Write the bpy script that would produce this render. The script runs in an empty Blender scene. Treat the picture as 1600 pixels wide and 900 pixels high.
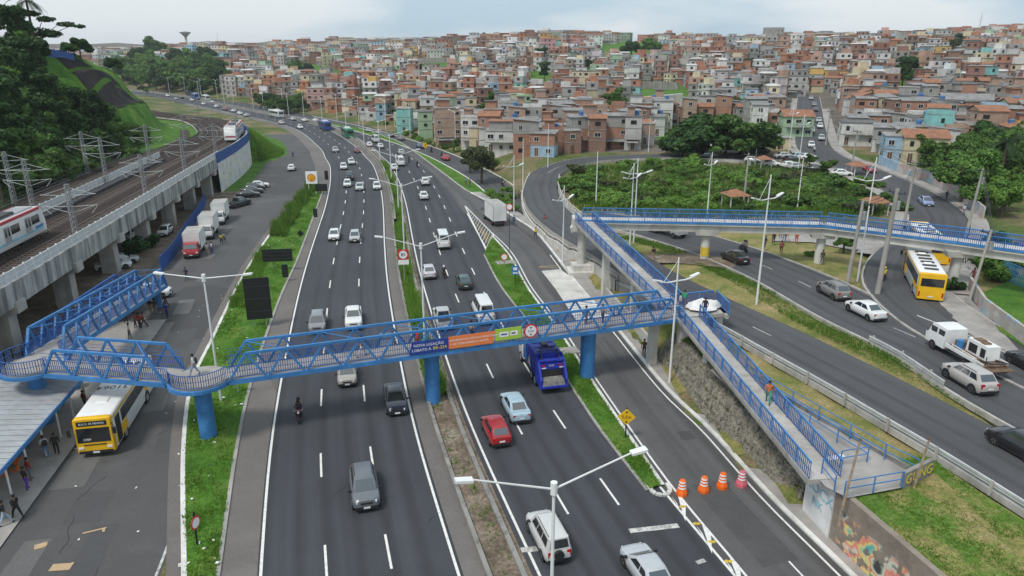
import bpy, bmesh, math, random
import numpy as np
from mathutils import Vector, Matrix
random.seed(7); rng = np.random.default_rng(7)
sc = bpy.context.scene
COL = sc.collection
# ------------------------------------------------------------ camera, sky, sun, exposure
CAMH, FPX, TH = 28.3, 1120.0, math.atan(372/1120.0)
cam = bpy.data.objects.new('camera', bpy.data.cameras.new('camera')); COL.objects.link(cam)
cam.location = (0, 0, CAMH); cam.rotation_euler = (math.pi/2-TH, 0, 0)
cam.data.sensor_width = 36; cam.data.lens = 36*FPX/1600; cam.data.clip_end = 20000; cam.data.clip_start = .5
sc.camera = cam
SUN_EL, SUN_AZ = math.radians(58), math.radians(222)      # azimuth measured clockwise from +Y
w = bpy.data.worlds.new('World'); sc.world = w; w.use_nodes = True
nt = w.node_tree; nt.nodes.clear()
def nd(t, typ, **k):
    n = t.nodes.new(typ)
    for a, b in k.items(): setattr(n, a, b)
    return n
wo = nd(nt, 'ShaderNodeOutputWorld'); bg = nd(nt, 'ShaderNodeBackground'); sky = nd(nt, 'ShaderNodeTexSky')
sky.sky_type = 'NISHITA'; sky.sun_disc = False; sky.sun_elevation = SUN_EL; sky.sun_rotation = SUN_AZ
sky.air_density = 1.0; sky.dust_density = 2.5; sky.ozone_density = 1.0
tc = nd(nt, 'ShaderNodeTexCoord'); mp = nd(nt, 'ShaderNodeMapping'); mp.inputs['Scale'].default_value = (1.2, 1.2, 5.0)
ns = nd(nt, 'ShaderNodeTexNoise'); ns.inputs['Scale'].default_value = 2.2; ns.inputs['Detail'].default_value = 6
rp = nd(nt, 'ShaderNodeValToRGB'); rp.color_ramp.elements[0].position = .42; rp.color_ramp.elements[1].position = .58
rp.color_ramp.elements[0].color = (5.2, 6.8, 8.0, 1); rp.color_ramp.elements[1].color = (8.4, 9.0, 9.4, 1)
mx = nd(nt, 'ShaderNodeMixRGB'); mx.inputs[0].default_value = .86
nt.links.new(tc.outputs['Generated'], mp.inputs[0]); nt.links.new(mp.outputs[0], ns.inputs['Vector'])
nt.links.new(ns.outputs[0], rp.inputs[0]); nt.links.new(sky.outputs[0], mx.inputs[1]); nt.links.new(rp.outputs[0], mx.inputs[2])
nt.links.new(mx.outputs[0], bg.inputs[0]); nt.links.new(bg.outputs[0], wo.inputs[0]); bg.inputs[1].default_value = .095
sl = bpy.data.lights.new('sun', 'SUN'); sl.energy = 2.2; sl.angle = math.radians(13); sl.color = (1, .96, .9)
so = bpy.data.objects.new('sun', sl); COL.objects.link(so)
sd = Vector((math.sin(SUN_AZ)*math.cos(SUN_EL), math.cos(SUN_AZ)*math.cos(SUN_EL), math.sin(SUN_EL)))
so.rotation_euler = sd.to_track_quat('Z', 'Y').to_euler()
sc.view_settings.view_transform = 'Standard'; sc.view_settings.look = 'None'; sc.view_settings.gamma = 1
sc.view_settings.exposure = 0.14
sc.render.resolution_x, sc.render.resolution_y = 1024, 576

# ------------------------------------------------------------ pixel <-> place
CT, ST = math.cos(TH), math.sin(TH)
def ray(u, v):
    a, b = (u-800)/FPX, (450-v)/FPX
    return (a, CT+b*ST, -ST+b*CT)
def P(u, v, z=0.0):                       # where the sight line through a pixel of the photograph meets height z
    d = ray(u, v); t = (z-CAMH)/d[2]
    return Vector((d[0]*t, d[1]*t, z))
def PIX(x, y, z):
    zc = y*CT-(z-CAMH)*ST; yc = -(y*ST+(z-CAMH)*CT)
    return 800+FPX*x/zc, 450+FPX*yc/zc, zc
def poly(pts, z=0.0): return [(P(u, v, z).x, P(u, v, z).y) for u, v in pts]
def cr(pts, step=2.0):                    # Catmull-Rom through points, resampled evenly
    p = [np.array(q, float) for q in pts]; p = [2*p[0]-p[1]]+p+[2*p[-1]-p[-2]]
    out = []
    for i in range(1, len(p)-2):
        for t in np.linspace(0, 1, 24, endpoint=False):
            a, b, c, d = p[i-1:i+3]
            out.append(.5*((2*b)+(c-a)*t+(2*a-5*b+4*c-d)*t*t+(3*b-a-3*c+d)*t**3))
    out.append(p[-2]); out = np.array(out)
    L = np.concatenate([[0], np.cumsum(np.linalg.norm(np.diff(out, axis=0), axis=1))])
    n = max(2, int(L[-1]/step)+1); s = np.linspace(0, L[-1], n)
    return np.stack([np.interp(s, L, out[:, k]) for k in range(out.shape[1])], 1)
def tang(p):
    t = np.gradient(p[:, :2], axis=0); return t/np.maximum(np.linalg.norm(t, axis=1), 1e-9)[:, None]
def offs(p, d):                           # offset to the right of travel
    t = tang(p); n = np.stack([t[:, 1], -t[:, 0]], 1); q = p.copy(); q[:, :2] += n*(d if np.isscalar(d) else np.asarray(d)[:, None]); return q
def sdist(px, py, line):                  # signed distance (right positive) and arclength
    px = np.atleast_1d(np.asarray(px, float)); py = np.atleast_1d(np.asarray(py, float))
    best = np.full(px.shape, 1e18); sg = np.zeros(px.shape); arc = np.zeros(px.shape); acc = 0
    for i in range(len(line)-1):
        ax, ay = line[i][:2]; bx, by = line[i+1][:2]; dx, dy = bx-ax, by-ay; l2 = dx*dx+dy*dy+1e-12
        t = np.clip(((px-ax)*dx+(py-ay)*dy)/l2, 0, 1); qx, qy = px-ax-t*dx, py-ay-t*dy
        d = qx*qx+qy*qy; m = d < best-1e-9
        best = np.where(m, d, best); sg = np.where(m, np.sign(dx*(-qy)+dy*qx), sg); arc = np.where(m, acc+t*math.sqrt(l2), arc)
        acc += math.sqrt(l2)
    return np.sqrt(best)*np.where(sg == 0, 1, sg), arc
def at(line, s):
    L = np.concatenate([[0], np.cumsum(np.linalg.norm(np.diff(line[:, :2], axis=0), axis=1))])
    t = tang(line); i = min(max(np.searchsorted(L, s)-1, 0), len(L)-2); k = (s-L[i])/(L[i+1]-L[i])
    return line[i]*(1-k)+line[i+1]*k, t[i]*(1-k)+t[i+1]*k
def length(line): return float(np.sum(np.linalg.norm(np.diff(line[:, :2], axis=0), axis=1)))
def sm(x): x = np.clip(x, 0, 1); return x*x*(3-2*x)

# ------------------------------------------------------------ materials
MATS = {}
class N:
    def __init__(s, name):
        s.m = bpy.data.materials.new(name); s.m.use_nodes = True; s.t = s.m.node_tree
        s.b = s.t.nodes['Principled BSDF']; s.o = s.t.nodes['Material Output']; MATS[name] = s.m
    def n(s, typ, **k):
        x = s.t.nodes.new(typ)
        for a, b in k.items():
            if a in x.inputs.keys() if hasattr(x.inputs, 'keys') else False: x.inputs[a].default_value = b
            else: setattr(x, a, b)
        return x
    def l(s, a, b): s.t.links.new(a, b); return b
    def co(s, kind='Object'): return s.n('ShaderNodeTexCoord').outputs[kind]
    def noise(s, scale, detail=4, co=None, stretch=None, rough=.55):
        x = s.n('ShaderNodeTexNoise'); x.inputs['Scale'].default_value = scale; x.inputs['Detail'].default_value = detail
        x.inputs['Roughness'].default_value = rough
        c = co or s.n('ShaderNodeNewGeometry').outputs['Position']
        if stretch:
            m = s.n('ShaderNodeMapping'); m.inputs['Scale'].default_value = stretch; s.l(c, m.inputs[0]); c = m.outputs[0]
        s.l(c, x.inputs['Vector']); return x.outputs[0]
    def ramp(s, f, stops):
        r = s.n('ShaderNodeValToRGB'); e = r.color_ramp.elements
        while len(e) < len(stops): e.new(.5)
        for k, (p, c) in enumerate(stops): e[k].position = p; e[k].color = (*c, 1) if len(c) == 3 else c
        s.l(f, r.inputs[0]); return r.outputs[0]
    def mix(s, f, a, b, mode='MIX'):
        x = s.n('ShaderNodeMixRGB'); x.blend_type = mode
        for k, q in ((0, f), (1, a), (2, b)):
            if isinstance(q, (int, float)): x.inputs[k].default_value = q
            elif isinstance(q, tuple): x.inputs[k].default_value = (*q, 1) if len(q) == 3 else q
            else: s.l(q, x.inputs[k])
        return x.outputs[0]
    def bump(s, h, st=.3, d=.02):
        x = s.n('ShaderNodeBump'); x.inputs['Strength'].default_value = st; x.inputs['Distance'].default_value = d
        s.l(h, x.inputs['Height']); s.l(x.outputs[0], s.b.inputs['Normal'])
    def col(s, c, rough=.7, spec=None, metal=0):
        if isinstance(c, tuple): s.b.inputs['Base Color'].default_value = (*c, 1)
        else: s.l(c, s.b.inputs['Base Color'])
        s.b.inputs['Roughness'].default_value = rough; s.b.inputs['Metallic'].default_value = metal
        if spec is not None: s.b.inputs['Specular IOR Level'].default_value = spec
        return s.m
def plain(name, c, rough=.6, metal=0, var=.12, scale=1.5, spec=None):
    if name in MATS: return MATS[name]
    s = N(name); a = tuple(x*(1-var) for x in c); b = tuple(min(1, x*(1+var)) for x in c)
    return s.col(s.ramp(s.noise(scale, 5), [(.3, a), (.7, b)]), rough, spec, metal)
def paint(c):                              # car paint, one material per colour
    nm = 'paint_%02d_%02d_%02d' % tuple(int(x*99) for x in c)
    if nm in MATS: return MATS[nm]
    s = N(nm); s.col(s.mix(s.ramp(s.noise(2.5, 4), [(.45, (0, 0, 0)), (.75, (.25,)*3)]), c, tuple(x*.75+.03 for x in c)), .28)
    s.b.inputs['Coat Weight'].default_value = .6; s.b.inputs['Coat Roughness'].default_value = .08; return s.m
def asphalt(name, c, tracks=True, lanes=3.5, patch=.5):
    s = N(name); uv = s.n('ShaderNodeUVMap').outputs[0]; sep = s.n('ShaderNodeSeparateXYZ'); s.l(uv, sep.inputs[0])
    big = s.noise(.05, 5); fine = s.noise(9, 3); mid = s.noise(.5, 6, rough=.7)
    a = tuple(x*.72 for x in c); b = tuple(x*1.28 for x in c)
    k = s.ramp(big, [(.3, a), (.7, b)]); k = s.mix(.35, k, s.ramp(mid, [(.25, a), (.75, b)]))
    k = s.mix(.22, k, s.ramp(fine, [(.3, tuple(x*.5 for x in c)), (.7, tuple(x*1.6 for x in c))]))
    if tracks:
        wv = s.n('ShaderNodeMath', operation='MULTIPLY'); s.l(sep.outputs[0], wv.inputs[0]); wv.inputs[1].default_value = 4*math.pi/lanes
        sn = s.n('ShaderNodeMath', operation='COSINE'); s.l(wv.outputs[0], sn.inputs[0])
        st = s.noise(.25, 4, uv, (1.2, .06, 1))
        mm = s.n('ShaderNodeMath', operation='MULTIPLY'); s.l(sn.outputs[0], mm.inputs[0]); s.l(st, mm.inputs[1])
        k = s.mix(s.ramp(mm.outputs[0], [(.0, (0, 0, 0)), (.55, (.75,)*3)]), k, tuple(x*.62 for x in c))
        k = s.mix(s.ramp(s.noise(.7, 5, uv, (1.5, .03, 1)), [(.5, (0, 0, 0)), (.68, (.5,)*3)]), k, tuple(x*1.55 for x in c))
    if patch:
        k = s.mix(s.ramp(s.noise(.11, 6, rough=.7), [(.5, (0, 0, 0)), (.66, (patch*.75,)*3)]), k, tuple(x*1.7 for x in c))
        k = s.mix(s.ramp(s.noise(.8, 6, rough=.8), [(.58, (0, 0, 0)), (.66, (patch*.6,)*3)]), k, tuple(x*.5 for x in c))
        vo = s.n('ShaderNodeTexVoronoi'); vo.feature = 'F1'; vo.inputs['Scale'].default_value = .09; s.l(uv, vo.inputs['Vector'])
        k = s.mix(s.ramp(vo.outputs['Color'], [(.70, (0, 0, 0)), (.72, (patch,)*3)]), k, tuple(x*.66 for x in c))
        k = s.mix(s.ramp(s.noise(1.6, 7, rough=.75), [(.62, (0, 0, 0)), (.72, (.5*patch,)*3)]), k, tuple(x*2.0 for x in c))
    s.col(k, .82); s.bump(fine, .25, .01); return s.m
def ground_mat(name, cols, scale=.25, fine=4.0, rough=.95, bump=.5):
    s = N(name); k = s.ramp(s.noise(scale, 8, rough=.65), [(p, c) for p, c in cols])
    dk = s.ramp(s.noise(fine, 5, rough=.7), [(.3, (.55,)*3), (.7, (1.35,)*3)]); k = s.mix(1, k, dk, 'MULTIPLY')
    s.col(k, rough, .2); s.bump(s.noise(fine, 6, rough=.7), bump, .12); return s.m
def concrete(name, c, streak=.6, scale=.35, lo=None):
    s = N(name); k = s.ramp(s.noise(scale, 7, rough=.65), [(.3, tuple(x*.7 for x in c)), (.7, tuple(min(1, x*1.2) for x in c))])
    st = s.noise(.9, 6, None, (1, 1, .09), .7)
    k = s.mix(s.ramp(st, [(.5 if streak < .9 else .40, (0, 0, 0)), (.66 if streak < .9 else .60, (streak,)*3)]), k, tuple(x*.22 for x in c))
    s.col(k, .85); s.bump(s.noise(6, 4), .25, .01); return s.m
def brick_mat(name, c, mortar):
    s = N(name); br = s.n('ShaderNodeTexBrick'); s.l(s.co('Object'), br.inputs['Vector'])
    mpn = s.n('ShaderNodeMapping'); s.l(s.co('Object'), mpn.inputs[0]); 
    ad = s.n('ShaderNodeSeparateXYZ'); s.l(mpn.outputs[0], ad.inputs[0]); sm_ = s.n('ShaderNodeMath', operation='ADD'); s.l(ad.outputs[0], sm_.inputs[0]); s.l(ad.outputs[1], sm_.inputs[1])
    cb = s.n('ShaderNodeCombineXYZ'); s.l(sm_.outputs[0], cb.inputs[0]); s.l(ad.outputs[2], cb.inputs[1]); s.l(cb.outputs[0], br.inputs['Vector'])
    br.inputs['Scale'].default_value = 1; br.inputs['Brick Width'].default_value = .3; br.inputs['Row Height'].default_value = .2; br.inputs['Mortar Size'].default_value = .018
    br.inputs['Color1'].default_value = (*c, 1); br.inputs['Color2'].default_value = (*[x*.72 for x in c], 1); br.inputs['Mortar'].default_value = (*mortar, 1)
    big = s.noise(.45, 6, rough=.7)
    k = s.mix(s.ramp(big, [(.45, (0, 0, 0)), (.75, (.55,)*3)]), br.outputs[0], tuple(x*.45 for x in c))
    s.col(k, .9); return s.m
def plaster(name, c):
    s = N(name); k = s.ramp(s.noise(.6, 7, rough=.7), [(.3, tuple(x*.74 for x in c)), (.65, c)])
    st = s.noise(1.1, 6, None, (1, 1, .12), .7)
    k = s.mix(s.ramp(st, [(.52, (0, 0, 0)), (.72, (.55,)*3)]), k, tuple(x*.38+.02 for x in c)); return s.col(k, .85)
def attr_mat(name, attr='Col', rough=.85, grime=.5):
    s = N(name); a = s.n('ShaderNodeAttribute'); a.attribute_name = attr
    st = s.noise(.8, 6, None, (1, 1, .2), .7)
    k = s.mix(s.ramp(st, [(.48, (0, 0, 0)), (.72, (grime,)*3)]), a.outputs['Color'], s.mix(1, a.outputs['Color'], (.35, .34, .33), 'MULTIPLY'))
    return s.col(k, rough)
def leaf_mat(name, c1, c2, trans=.25):
    s = N(name); oi = s.n('ShaderNodeObjectInfo'); a = s.n('ShaderNodeAttribute'); a.attribute_name = 'Col'
    k = s.mix(a.outputs['Fac'], c1, c2)
    hs = s.n('ShaderNodeHueSaturation'); rr = s.n('ShaderNodeMapRange'); s.l(oi.outputs['Random'], rr.inputs[0]); rr.inputs[3].default_value = .72; rr.inputs[4].default_value = 1.25
    s.l(rr.outputs[0], hs.inputs['Value']); s.l(k, hs.inputs['Color']); k = hs.outputs[0]
    s.col(k, .6, .25); tr = s.n('ShaderNodeBsdfTranslucent'); s.l(k, tr.inputs[0]); ms = s.n('ShaderNodeMixShader'); ms.inputs[0].default_value = trans
    s.l(s.b.outputs[0], ms.inputs[1]); s.l(tr.outputs[0], ms.inputs[2]); s.l(ms.outputs[0], s.o.inputs[0]); return s.m
def glass(name, c=(.02, .025, .03), rough=.06):
    s = N(name); s.col(c, rough, .8); return s.m

# ------------------------------------------------------------ mesh building
class MB:
    def __init__(s): s.v = []; s.f = []; s.m = []; s.uv = {}
    def add(s, vs, fs, m=0):
        o = len(s.v); s.v += [tuple(x) for x in vs]
        for f in fs: s.f.append(tuple(i+o for i in f)); s.m.append(m)
        return s
    def box(s, c, d, rz=0, m=0, top=1.0, shx=0.0):
        hx, hy, hz = d[0]/2, d[1]/2, d[2]/2; cs, sn = math.cos(rz), math.sin(rz); vs = []
        for z in (-hz, hz):
            k = top if z > 0 else 1
            for x, y in ((-hx, -hy), (hx, -hy), (hx, hy), (-hx, hy)):
                x = x*k+(shx if z > 0 else 0); y = y*k; vs.append((c[0]+x*cs-y*sn, c[1]+x*sn+y*cs, c[2]+z))
        return s.add(vs, [(3, 2, 1, 0), (4, 5, 6, 7), (0, 1, 5, 4), (1, 2, 6, 5), (2, 3, 7, 6), (3, 0, 4, 7)], m)
    def tube(s, a, b, r0, r1=None, n=8, m=0, cap=True):
        r1 = r0 if r1 is None else r1; a, b = Vector(a), Vector(b); d = (b-a).normalized()
        x = d.cross(Vector((0, 0, 1)) if abs(d.z) < .95 else Vector((1, 0, 0))).normalized(); y = d.cross(x); vs = []
        for p, r in ((a, r0), (b, r1)):
            for i in range(n):
                t = 2*math.pi*i/n; vs.append(p+x*math.cos(t)*r+y*math.sin(t)*r)
        fs = [(i, i+n, (i+1) % n+n, (i+1) % n) for i in range(n)]
        if cap: fs += [tuple(range(n)), tuple(range(2*n-1, n-1, -1))]
        return s.add(vs, fs, m)
    def beam(s, a, b, w, h, m=0):          # rectangular bar from a to b, h vertical-ish
        a, b = Vector(a), Vector(b); d = (b-a).normalized(); up = Vector((0, 0, 1)) if abs(d.z) < .95 else Vector((0, 1, 0))
        x = d.cross(up).normalized(); y = x.cross(d); vs = []
        for p in (a, b):
            for i, j in ((-1, -1), (1, -1), (1, 1), (-1, 1)): vs.append(p+x*(i*w/2)+y*(j*h/2))
        return s.add(vs, [(0, 1, 2, 3), (7, 6, 5, 4), (0, 4, 5, 1), (1, 5, 6, 2), (2, 6, 7, 3), (3, 7, 4, 0)], m)
    def loft(s, rings, m=0, caps=True, closed=True):
        n = len(rings[0]); vs = [q for r in rings for q in r]; fs = []
        for k in range(len(rings)-1):
            for i in range(n if closed else n-1):
                j = (i+1) % n; fs.append((k*n+i, k*n+j, (k+1)*n+j, (k+1)*n+i))
        if caps: fs += [tuple(range(n-1, -1, -1)), tuple((len(rings)-1)*n+i for i in range(n))]
        return s.add(vs, fs, m)
    def strip(s, L, R, m=0, uv=True, u0=None):   # ribbon between two 3-d polylines; uv in metres
        o = len(s.v); n = len(L); acc = 0
        for i in range(n): s.v += [tuple(L[i]), tuple(R[i])]
        for i in range(n-1):
            d = float(np.linalg.norm(np.subtract(L[i+1], L[i]))); wd = float(np.linalg.norm(np.subtract(L[i], R[i])))
            fi = len(s.f); s.f.append((o+2*i, o+2*i+1, o+2*i+3, o+2*i+2)); s.m.append(m)
            s.uv[fi] = [(0, acc), (wd, acc), (wd, acc+d), (0, acc+d)]; acc += d
        return s
    def disc(s, c, r, n=16, m=0, ax='z'):
        vs = []
        for i in range(n):
            t = 2*math.pi*i/n; a, b = r*math.cos(t), r*math.sin(t)
            vs.append((c[0]+a, c[1]+b, c[2]) if ax == 'z' else ((c[0], c[1]+a, c[2]+b) if ax == 'x' else (c[0]+a, c[1], c[2]+b)))
        return s.add(vs, [tuple(range(n))], m)
    def mesh(s, name, mats, smooth=None, cols=None):
        me = bpy.data.meshes.new(name); me.from_pydata(s.v, [], s.f)
        for k in mats: me.materials.append(MATS[k] if isinstance(k, str) else k)
        if any(s.m): me.polygons.foreach_set('material_index', s.m)
        if s.uv:
            u = me.uv_layers.new(name='UVMap')
            for fi, q in s.uv.items():
                for k, li in enumerate(me.polygons[fi].loop_indices): u.data[li].uv = q[k]
        if cols is not None:
            a = me.attributes.new('Col', 'FLOAT_COLOR', 'FACE'); arr = np.ones((len(s.f), 4), np.float32); arr[:, :3] = np.asarray(cols)[:, :3]; a.data.foreach_set('color', arr.ravel())
        if smooth is not None:
            me.polygons.foreach_set('use_smooth', [True]*len(me.polygons)); me.set_sharp_from_angle(angle=math.radians(smooth))
        me.update(); return me
def O(name, data, parent=None, loc=(0, 0, 0), rz=0, label=None, cat=None, group=None, kind=None, rot=None, sc_=None):
    o = bpy.data.objects.new(name, data); COL.objects.link(o); o.location = loc; o.rotation_euler = rot or (0, 0, rz)
    if sc_: o.scale = sc_ if not np.isscalar(sc_) else (sc_,)*3
    if parent: o.parent = parent
    tag(o, label, cat, group, kind); return o
def tag(o, label=None, cat=None, group=None, kind=None):
    for k, q in (('label', label), ('category', cat), ('group', group), ('kind', kind)):
        if q: o[k] = q
def E(name, loc, rz, label, cat, group=None): return O(name, None, None, loc, rz, label, cat, group)
def B(name, fn, mats, parent=None, smooth=None, **k):
    m = MB(); fn(m); return O(name, m.mesh(name, mats if isinstance(mats, (list, tuple)) else [mats], smooth), parent, **k)
_text = {}
def text_mesh(body, size=1, mat=None, ext=.004):
    key = (body, size, mat)
    if key in _text: return _text[key]
    c = bpy.data.curves.new('lettering', 'FONT'); c.body = body; c.size = size; c.extrude = ext; c.align_x = 'CENTER'; c.align_y = 'CENTER'; c.resolution_u = 2
    o = bpy.data.objects.new('lettering', c); COL.objects.link(o); dg = bpy.context.evaluated_depsgraph_get()
    me = bpy.data.meshes.new_from_object(o.evaluated_get(dg)); bpy.data.objects.remove(o); me.materials.clear(); me.materials.append(MATS[mat]); _text[key] = me; return me
# ------------------------------------------------------------ lines of the place (plan, metres)
HLR = cr([(6.2, 3), (1.6, 18), (-3, 33.4), (-7.5, 49.5), (-11.2, 65.2), (-15.5, 85.2), (-19.2, 104.5), (-24.3, 133.1), (-28.2, 152.8), (-31.4, 167.4), (-36.3, 187.2), (-40.9, 201.3), (-49.4, 226.8), (-71.6, 279.1), (-97.5, 319.5), (-116, 343), (-165, 408), (-225, 488), (-320, 572), (-450, 645), (-700, 730)], 3)
HLL = offs(HLR, -10.8); HRL = offs(HLR, 4.4); HRR = offs(HLR, 15.1)
HLC, HRC = offs(HLR, -5.4), offs(HLR, 9.7)
BL = cr([(26, 8), (22.8, 22), (20.1, 33.4), (19.3, 36.7), (18.7, 39.7), (15.9, 49.8), (14.6, 57.8), (13.2, 68.5), (11.4, 80.4), (9.6, 92.0), (6.5, 104.1), (3.8, 119.0), (1.5, 134.8), (0, 149.1), (-1.4, 161.4), (-5.5, 175.8), (-11.1, 192.9), (-18.8, 211.9), (-33.7, 243.8), (-61.7, 294), (-100.4, 349.7), (-140.3, 404.6), (-189.4, 466.2), (-262, 545), (-365, 622), (-500, 690), (-800, 790)], 3)
RAL = cr([(18.2, 14), (15.5, 24), (13.1, 33.6), (10.9, 41.8), (9.3, 49.5), (7.2, 60.7), (5.2, 72.1), (2.4, 85.2), (0, 100.9), (-3, 112.4), (-8.8, 131)], 2)
RAR = cr([(24, 14), (21.5, 24), (19.1, 33.5), (17.1, 41.1), (15.4, 49.8), (13.4, 57.4), (10.8, 73), (8.4, 85.2), (4.1, 112.4), (0.6, 123.9), (-3.6, 136), (-9.9, 151.3), (-17.8, 176.8), (-33.6, 226.8), (-44.2, 251.3), (-58.7, 279.1)], 2)
EV = cr([(-45.5, 25), (-46.6, 48)]+poly([(0, 455), (112, 388), (225, 319), (335, 250), (370, 229), (387, 214), (384, 204), (370, 194), (354, 188), (335, 184), (298, 180), (262, 176), (215, 170)], 7.0)+[(-215, 335), (-320, 420)], 2)   # edge of the metro viaduct
def rise(y): return np.interp(y, [0, 60, 75, 100, 125, 150, 180, 260], [3.5, 3.5, 3.0, 2.0, 1.8, 2.2, 3.0, 4.0])
BLd, EVd = BL[::3], EV[::3]
if len(BL) % 3 != 1: BLd = np.vstack([BLd, BL[-1]])
if len(EV) % 3 != 1: EVd = np.vstack([EVd, EV[-1]])
def Traw(x, y):
    x = np.atleast_1d(np.asarray(x, float)); y = np.atleast_1d(np.asarray(y, float))
    s, arc = sdist(x, y, BLd); wd = np.interp(y, [40, 45, 66, 110, 160, 240], [3, 3.4, 3.6, 2.0, 8, 22])
    s0 = np.where(y < 41.5, 1.2, 0.2); z = rise(y)*sm((s-s0)/wd)
    se = np.maximum(s, 0)*(1-.22*sm((x-20)/120))
    h = np.interp(se, [0, 50, 90, 140, 200, 270, 350, 450, 600, 900, 1600], [0, .4, 2.4, 7, 14, 21, 27, 31, 33.5, 34, 34])
    amp = 1+.16*np.sin(x*.011+1.3)*np.cos(y*.008)+.10*np.sin(x*.031+y*.022)
    h = h*amp+13*np.exp(-(((x+330)/170)**2+((y-760)/110)**2))+4*np.exp(-(((x+15)/90)**2+((y-560)/110)**2))+5*np.exp(-(((x-150)/80)**2+((y-470)/90)**2))-5*np.exp(-(((x-330)/100)**2+((y-520)/160)**2))
    z = z+np.where(s > 0, np.maximum(h, 0), 0)
    o, arc = sdist(x, y, EVd); d = -o                        # metres left of the viaduct edge
    ay = np.interp(y, [0, 70, 110, 240, 275, 315, 420], [.5, .75, 1, 1, .7, .3, .12])
    WD = np.interp(y, [150, 200], [19, 12.5])
    left = np.clip((d-WD-1.2)*np.interp(y, [120, 180], [1.0, 1.35]), 0, 26.5+1.5*np.sin(y*.05))*ay
    tr_ = np.floor(left/7.5)*7.5+7.5*sm((left/7.5-np.floor(left/7.5)-.22)/.78); left = np.where(y > 165, tr_, left)
    left = np.where(d > WD+2, left+np.where(left > 20, 1.2*np.sin(x*.2)*np.sin(y*.13), 0), left)
    fill = np.interp(y, [146, 153], [0, 6.75])*np.interp(y, [250, 330], [1, .35])
    ws = np.interp(y, [193, 206, 240, 300], [4, 10, 15, 16])
    bank = fill*(1-sm((-d)/ws))*(y > 193); z = np.where((d < 0) & (d > -22) & (x < -36), np.maximum(z, bank), z)
    dn_ = np.where(y < 192, 2.6, 0.0); z = np.where((d >= dn_), np.maximum(np.where(d < WD+3, fill, np.maximum(left, fill*sm((60-d)/30))), left), z)
    return z
def grid_axis(parts):
    a = []
    for lo, hi, st in parts: a += list(np.arange(lo, hi, st))
    return np.array(a+[parts[-1][1]], float)
gx = grid_axis([(-2600, -1000, 200), (-1000, -380, 40), (-380, -150, 6), (-150, 110, 2), (110, 300, 4), (300, 760, 10), (760, 1400, 60), (1400, 2600, 200)])
gy = grid_axis([(-80, 0, 20), (0, 250, 2), (250, 420, 4), (420, 900, 10), (900, 1800, 60), (1800, 2800, 200)])
X, Y = np.meshgrid(gx, gy); Z0 = Traw(X.ravel(), Y.ravel()).reshape(X.shape)
def T(x, y, raw=True):                     # height of the ground, read off the same grid the ground mesh uses
    x = np.atleast_1d(np.asarray(x, float)); y = np.atleast_1d(np.asarray(y, float))
    i = np.clip(np.searchsorted(gx, x)-1, 0, len(gx)-2); j = np.clip(np.searchsorted(gy, y)-1, 0, len(gy)-2)
    a = np.clip((x-gx[i])/(gx[i+1]-gx[i]), 0, 1); b = np.clip((y-gy[j])/(gy[j+1]-gy[j]), 0, 1)
    return Z0[j, i]*(1-a)*(1-b)+Z0[j, i+1]*a*(1-b)+Z0[j+1, i]*(1-a)*b+Z0[j+1, i+1]*a*b
DRAPED = []
def T1(x, y): return float(T(x, y)[0])
_ts = np.concatenate([np.arange(25, 260, .5), np.arange(260, 1400, 2.0)])
def TP(u, v, dz=0.0):                     # pixel -> first point of the ground on that sight line (or the ridge it just misses)
    d = ray(u, v); x, y, z = d[0]*_ts, d[1]*_ts, CAMH+d[2]*_ts; g = z-T(x, y)-dz; h = np.nonzero(g <= 0)[0]
    if len(h) and h[0] > 0: i = h[0]; k = g[i-1]/(g[i-1]-g[i]); t = _ts[i-1]+(_ts[i]-_ts[i-1])*k
    else: t = _ts[np.argmin(g/_ts)] if not len(h) else _ts[0]
    return Vector((d[0]*t, d[1]*t, T1(d[0]*t, d[1]*t)+dz))
def TPL(pts): return [(lambda q: (q.x, q.y))(TP(u, v)) for u, v in pts]
VIA = cr([(38, 14)]+TPL([(1600, 742), (1440, 652), (1340, 597), (1200, 524), (1040, 444), (957, 394), (892, 358), (856, 330), (845, 305), (846, 288), (856, 270), (888, 256), (940, 248), (1040, 244), (1100, 246), (1180, 249), (1228, 246), (1262, 240)]), 2)
UPR = cr([(41, 36)]+TPL([(1600, 622), (1480, 552), (1350, 493), (1230, 432), (1130, 392), (1040, 364), (965, 347), (918, 340)]), 2)
STR = cr(TPL([(1263, 152), (1264, 175), (1266, 205), (1272, 232), (1300, 252), (1345, 268), (1395, 290), (1440, 315), (1466, 345), (1452, 378), (1418, 408), (1412, 446), (1455, 490), (1530, 535)])+[(44, 46)], 2)
FRO = cr([(6, 128), (0, 143), (-6, 165), (-12.5, 184), (-22, 208), (-36.5, 238), (-63, 284), (-100, 339)], 2)
DRAPED += [(VIA, 3.4), (UPR, 4.6), (STR, 4.2)]
SID = cr([(-23, 14), (-24, 26), (-26, 37), (-28.5, 48), (-31.5, 58), (-35.3, 74), (-40.5, 95), (-44.5, 124), (-49.5, 160), (-57, 195), (-66, 224), (-82, 258)], 2)

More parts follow.
